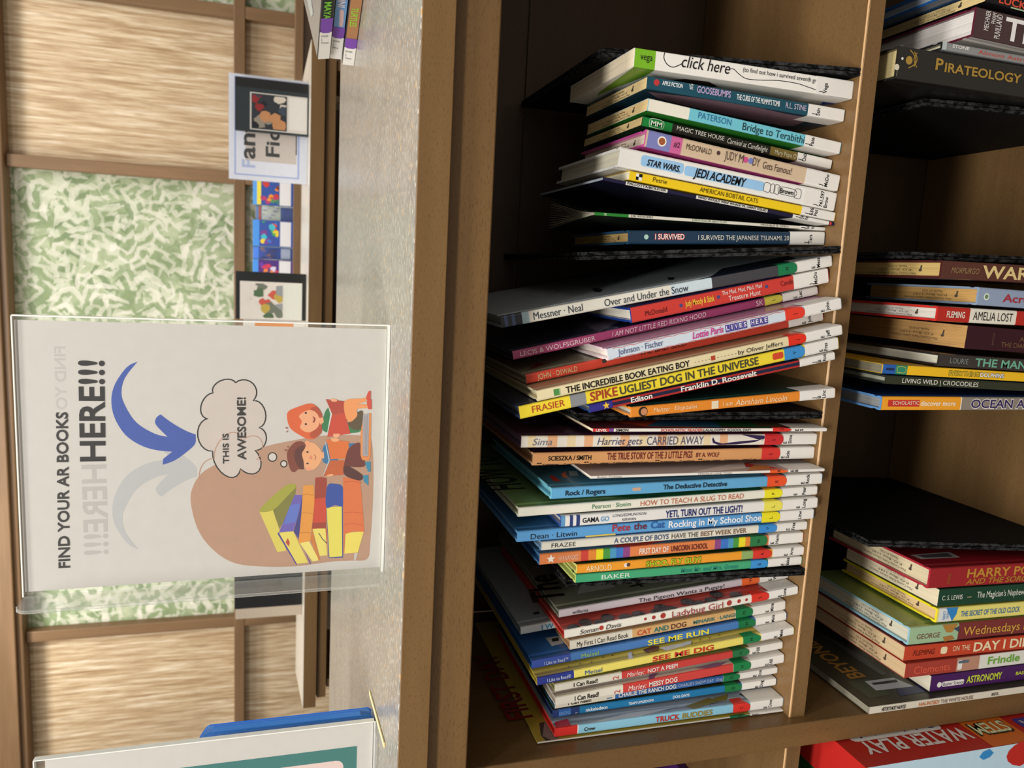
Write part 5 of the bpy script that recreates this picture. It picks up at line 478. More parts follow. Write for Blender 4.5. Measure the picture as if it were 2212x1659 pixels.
 {'k': 'paperback_book', 'lab': 'book with a brick red upper spine and green handwritten title on white', 'up': False, 'o': [-0.38331, 0.03, 0.2058], 'lean': 0.00069, 'yaw': 0, 't': 0.01562, 'h': 0.22107, 'd': 0.14, 'hc': 0, 'c': ['a63f33', 'b8493c', 'c8bfae', 'cdb088', 'b8493c'], 'bands': [(0.12456, 0.15482, 'b98a74'), (0.0, 0.12456, 'dfe0d6')], 'T': [('Clements', 0.20995, 0.16335, 'e0614a', 0.52, 0, ''), ('Frindle', 0.11328, 0.06919, '6aa83a', 0.52, 0.05, 'b')], 'D': [('P', 'S', 'e6e2dc', [(0.00547, 0.15176), (0.00522, 0.15268), (0.00455, 0.15335), (0.00363, 0.1536), (-0.00363, 0.1536), (-0.00455, 0.15335), (-0.00522, 0.15268), (-0.00547, 0.15176), (-0.00547, 0.14931), (-0.00522, 0.14839), (-0.00455, 0.14772), (-0.00363, 0.14747), (0.00363, 0.14747), (0.00455, 0.14772), (0.00522, 0.14839), (0.00547, 0.14931)]), ('P', 'S', '5a6a74', [(0.00469, 0.15205), (0.00456, 0.15252), (0.00422, 0.15286), (0.00375, 0.15299), (0.0025, 0.15299), (0.00203, 0.15286), (0.00169, 0.15252), (0.00156, 0.15205), (0.00156, 0.13979), (0.00169, 0.13932), (0.00203, 0.13898), (0.0025, 0.13885), (0.00375, 0.13885), (0.00422, 0.13898), (0.00456, 0.13932), (0.00469, 0.13979)])], 'stamp': 1},
 {'k': 'paperback_book', 'lab': 'purple spined book with lime green title, next to the large white spined one', 'up': False, 'o': [-0.40119, 0.03, 0.20591], 'lean': 0.00025, 'yaw': 0, 't': 0.01774, 'h': 0.18571, 'd': 0.12, 'hc': 0, 'c': ['471f5c', '3a2350', '3f1d52', 'cfc8b4', '3a2350'], 'T': [('Basher Science', 0.16929, 0.14231, '4a2a5c', 0.2, -0.1, ''), ('ASTRONOMY', 0.13859, 0.09061, 'c9d640', 0.42, 0, 'b'), ('BASHER', 0.07122, 0.04694, 'c9d640', 0.2, 0, 'b')], 'D': [('P', 'S', 'e9e6e0', [(0.00106, 0.1688), (0.00084, 0.16965), (0.00021, 0.17027), (-0.00064, 0.1705), (-0.00291, 0.1705), (-0.00376, 0.17027), (-0.00438, 0.16965), (-0.00461, 0.1688), (-0.00461, 0.14339), (-0.00438, 0.14254), (-0.00376, 0.14192), (-0.00291, 0.14169), (-0.00064, 0.14169), (0.00021, 0.14192), (0.00084, 0.14254), (0.00106, 0.14339)]), ('E', 'S', 'e9e6e0', (-0.00177, 0.17414), 0.003, 0.003)]},
 {'k': 'paperback_book', 'lab': 'large white spined paperback with a dark olive cover, against the bookcase side panel', 'up': False, 'o': [-0.41503, 0.02, 0.20581], 'lean': 0.00014, 'yaw': 0, 't': 0.00753, 'h': 0.26978, 'd': 0.26, 'hc': 0, 'c': ['d9d4c4', '3a382c', '2a2822', '8f8a78', '3a382c'], 'T': [("HISTORY'S MOST HAUNTED", 0.25487, 0.22512, '22201e', 0.5, 0, 'b'), ('HAUNTED!', 0.20884, 0.18284, 'c2743a', 0.5, 0, 'b'), ('THE WHITE HOUSE', 0.18105, 0.13861, '8a7466', 0.48, 0, 'b'), ('BRISTOL', 0.11377, 0.10435, '3a3632', 0.4, 0, 'b')], 'D': [('RT', 'BEYOND', (0.05186, 0.22903), (0.13985, 0.23156), 'a87a34', 0.02), ('P', 'R', '3f4a3a', [(0.04715, 0.25863), (0.04765, 0.22728), (0.0164, 0.22858), (0.01428, 0.25765)]), ('P', 'R', 'b8bcc4', [(0.04397, 0.23767), (0.04424, 0.20004), (0.02447, 0.19127), (0.02567, 0.23894)]), ('P', 'R', '23242a', [(0.03934, 0.23337), (0.04036, 0.19996), (0.03512, 0.20239), (0.03555, 0.23314)]), ('P', 'R', '28345c', [(0.02304, 0.21658), (0.02581, 0.18391), (0.01272, 0.18763), (0.01141, 0.22148)]), ('P', 'R', '5a5a5a', [(0.14626, 0.21487), (0.12669, 0.21083), (0.08705, 0.21174), (0.05008, 0.20999), (0.05324, 0.20102), (0.10004, 0.20071), (0.13998, 0.20669)])]},
]

for b in BOOKS: make_book(b)
# ------------------------------------------------------------------ black shelf dividers
DIVS = [(0.18771, 0.18775, 0.5584, 0.224, 0.08), (0.03481, 0.01637, 0.5584, 0.236, 0.052), (-0.11664, -0.12103, 0.5584, 0.236, 0.052), (-0.26958, -0.27226, 0.5584, 0.236, 0.052), (0.18061, 0.17987, 0.2055, 0.25, 0.066), (0.04001, 0.03608, 0.2055, 0.25, 0.066), (-0.2667, -0.2556, 0.2055, 0.258, 0.06)]

def divider(spec, label, depth=.279, thick=.0066, Y=.034):
    xb, xt, z, hgt, ytop = spec
    t = thing('shelf_divider', label, 'divider', (xb, Y, z+.0006), (0, math.atan2(xt-xb, hgt), 0), 'black shelf dividers')
    yt = ytop-Y; g = .0004; e = .0024
    mb = MB(); k = yt/hgt
    mb.prism([(e, .0), (depth-.002, .0), (depth-.002, hgt-e), (yt+e, hgt-e)], 0, -thick/2, thick/2, BLACK); mb.build('plate', t)
    mb = MB()
    for a, b_ in ((g, thick/2), (-thick/2, -g)):
        mb.prism([(0, 0), (e-.0001, 0), (yt+e-.0001, hgt-e), (yt+e, hgt-e+.0001), (depth, hgt-e+.0001), (depth, hgt), (yt, hgt)], 0, a, b_, FELT)
    o = mb.build('edging', t); o['label'] = 'fuzzy dark grey felt edging'
    return t
divider(DIVS[0], 'black felt-edged divider at the end of the upper row, against the thick white paperback')
divider(DIVS[1], 'black felt-edged divider between the navy hardcover and the leaning tall cream book')
divider(DIVS[2], 'black divider between the small orange hardcover and the thin red-cover paperback')
divider(DIVS[3], 'black divider between the sea green and pale lilac spines', depth=.27)
divider(DIVS[4], 'black divider next to the large black gold-lettered hardcover')
divider(DIVS[5], 'black divider next to the maroon tan-paged hardcover')
divider(DIVS[6], 'large black divider standing beside the thick crimson hardcover')
# ------------------------------------------------------------------ game box in the left bay
gx = thing('game_box', 'red and light blue cardboard game box standing beside the bookcase side panel', 'box', (-.447, -.017, Z_LOW))
mb = MB(); RED = mat('b4241f', .4, .4); LB = mat('b9d5e4', .4, .4); bw, bd, bh = .046, .30, .3015
mb.box(-bw, .0, .0005, 0, bd, bh, RED)
mb.add([(-bw, -.0002, .001), (0, -.0002, .001), (0, -.0002, bh-.001), (-bw, -.0002, bh-.001)], [(0, 1, 2, 3)], LB)
WHT = mat('dcd8d2', .5, .3)
def side(y, z): return (.0003, y, z)
def rrect(y0, z0, y1, z1, r, e):
    p = []
    for cy, cz, a0 in ((y1-r, z1-r, 0), (y0+r, z1-r, 90), (y0+r, z0+r, 180), (y1-r, z0+r, 270)):
        for a in (0, 30, 60, 90): q = math.radians(a0+a); p.append((e, cy+r*math.cos(q), cz+r*math.sin(q)))
    return p
write(mb, 'WATER PLAY', WHT, (.0006, .0350, .152), (0, 0, 1), (0, -1, 0), length=.131, cap=.0185, style='b')
poly3(mb, rrect(.0365, .172, .054, .285, .006, .0004), WHT)
write(mb, "Early Learning's", mat('2a2a6a'), (.0007, .0495, .178), (0, 0, 1), (0, -1, 0), length=.100, cap=.0085, style='bi')
poly3(mb, [(.0004, y, z) for y, z in ((.0, .092), (.046, .092), (.046, .147), (.0, .147))], mat('cf6a22', .4, .4))
write(mb, 'STEM', mat('23261c'), (.0006, .0375, .0965), (0, 0, 1), (0, -1, 0), length=.047, cap=.0200, style='b')
write(mb, 'STEM', mat('d9dcae'), (.0009, .0360, .0985), (0, 0, 1), (0, -1, 0), length=.043, cap=.0165, style='b')
poly3(mb, rrect(.020, .030, .036, .083, .003, .0004), mat('39358a', .4, .4))
write(mb, 'Lakeshore', WHT, (.0007, .0315, .034), (0, 0, 1), (0, -1, 0), length=.044, cap=.007, style='')
# printed shapes on the light blue front
def fr(pts, m, e): poly3(mb, [(x, -e, z) for x, z in pts], m)
fr([(-.012+.010*math.cos(a*.4)*(1.5 if math.sin(a*.4) > 0 else 1), .098+.030*math.sin(a*.4)) for a in range(16)], mat('b8261f'), .0005)
fr([(-.016+.0035*math.cos(a*.8), .094+.0035*math.sin(a*.8)) for a in range(8)], mat('e0c23a'), .0007)
fr([(-.006, .146), (-.010, .150), (-.012, .158), (-.008, .164), (-.003, .160), (-.001, .152)], mat('2f86c4'), .0005)
mb.build('carton', gx)
gb = thing('game_box', 'dark green box standing behind the red game box', 'box', (-.494, .012, Z_LOW))
mb = MB(); mb.bbox(-.05, 0, .0005, 0, .28, .298, mat('1e4a26', .45, .3), .001); mb.build('carton', gb)
pb_ = thing('paperback_book', 'purple book lying on the shelf of the nearly empty bay', 'book', (-.62, .18, Z_UP))
mb = MB(); mb.bbox(-.12, 0, .0003, .03, .1, .012, mat('4a2468', .4, .4), .0006); mb.build('cover', pb_)
mb = MB(); mb.box(-.1201, .0995, .0016, .0295, .1003, .0107, page_mat('d9d2bc')); mb.build('page_block', pb_)
# ------------------------------------------------------------------ acrylic sign holder and its paper
TILT = math.radians(1.66)
sh = thing('sign_holder', 'clear acrylic upright sign holder with a side flange, standing on the counter front edge', 'sign holder', (-.1627, .1122, Z_TOP), (TILT, 0, 0), group='clear acrylic sign holders')
X0, X1, HH = -.1112, .1112, .2845
mb = MB(); mb.bbox(X0, -.0026, .0006, X1, -.0006, HH, CLEAR, .0006); mb.build('front_pane', sh)
mb = MB(); mb.bbox(X0, .0010, .0006, X1, .0030, HH, CLEAR, .0006); mb.build('back_pane', sh)
mb = MB(); mb.box(X0-.0012, -.0028, .0004, X1+.0006, .0030, .0022, CLEAR_EDGE); mb.box(X1-.0004, -.0026, .0006, X1+.0008, .0030, HH, CLEAR_EDGE); mb.box(X0, -.0028, HH-.0004, X1, -.0012, HH+.0006, CLEAR_EDGE); mb.build('polished_edge', sh)
r = .010; dpt = .030; pts = [(-.0008, .0004)]
for (cy, cz, a0) in ((-dpt+r, .0012+r, 180), (-dpt+r, HH-r, 90)):
    rng = range(0, 91, 15) if a0 == 180 else range(90, -1, -15)
    for a in rng: q = math.radians(a0+a); pts.append((cy+r*math.cos(q), cz+r*math.sin(q)))
pts.append((-.0008, HH))
flt = [(-.0008, .0006), (-dpt+r, .0006)]+[(-dpt+r+r*math.cos(math.radians(a)), .0006+r+r*math.sin(math.radians(a))) for a in (255, 240, 225, 210, 195, 180)]+[(-dpt+r+r*math.cos(math.radians(a)), HH-r+r*math.sin(math.radians(a))) for a in (180, 160, 140, 120, 100, 90)]+[(-.0008, HH)]
mb = MB(); mb.prism(flt, 0, X0-.0022, X0-.0002, CLEAR_WING)
vs, fs = stroke2(flt[1:-1], .0008); mb.add([(X0-.0023, a, b) for a, b in vs], fs, CLEAR_EDGE); mb.add([(X0-.0001, a, b) for a, b in vs], fs, CLEAR_EDGE)
mb.build('side_flange', sh)
PAPER = mat('cdc8c3', .6, .2)
ps = thing('paper_sign', 'white printed paper sign with blue arrow and cartoon readers, inside the acrylic holder', 'sign', (-.1627, .1122, Z_TOP), (TILT, 0, 0), group='printed paper signs')
mb = MB(); mb.box(-.1079, -.00012, .0030, .1079, .0003, .2835, PAPER)
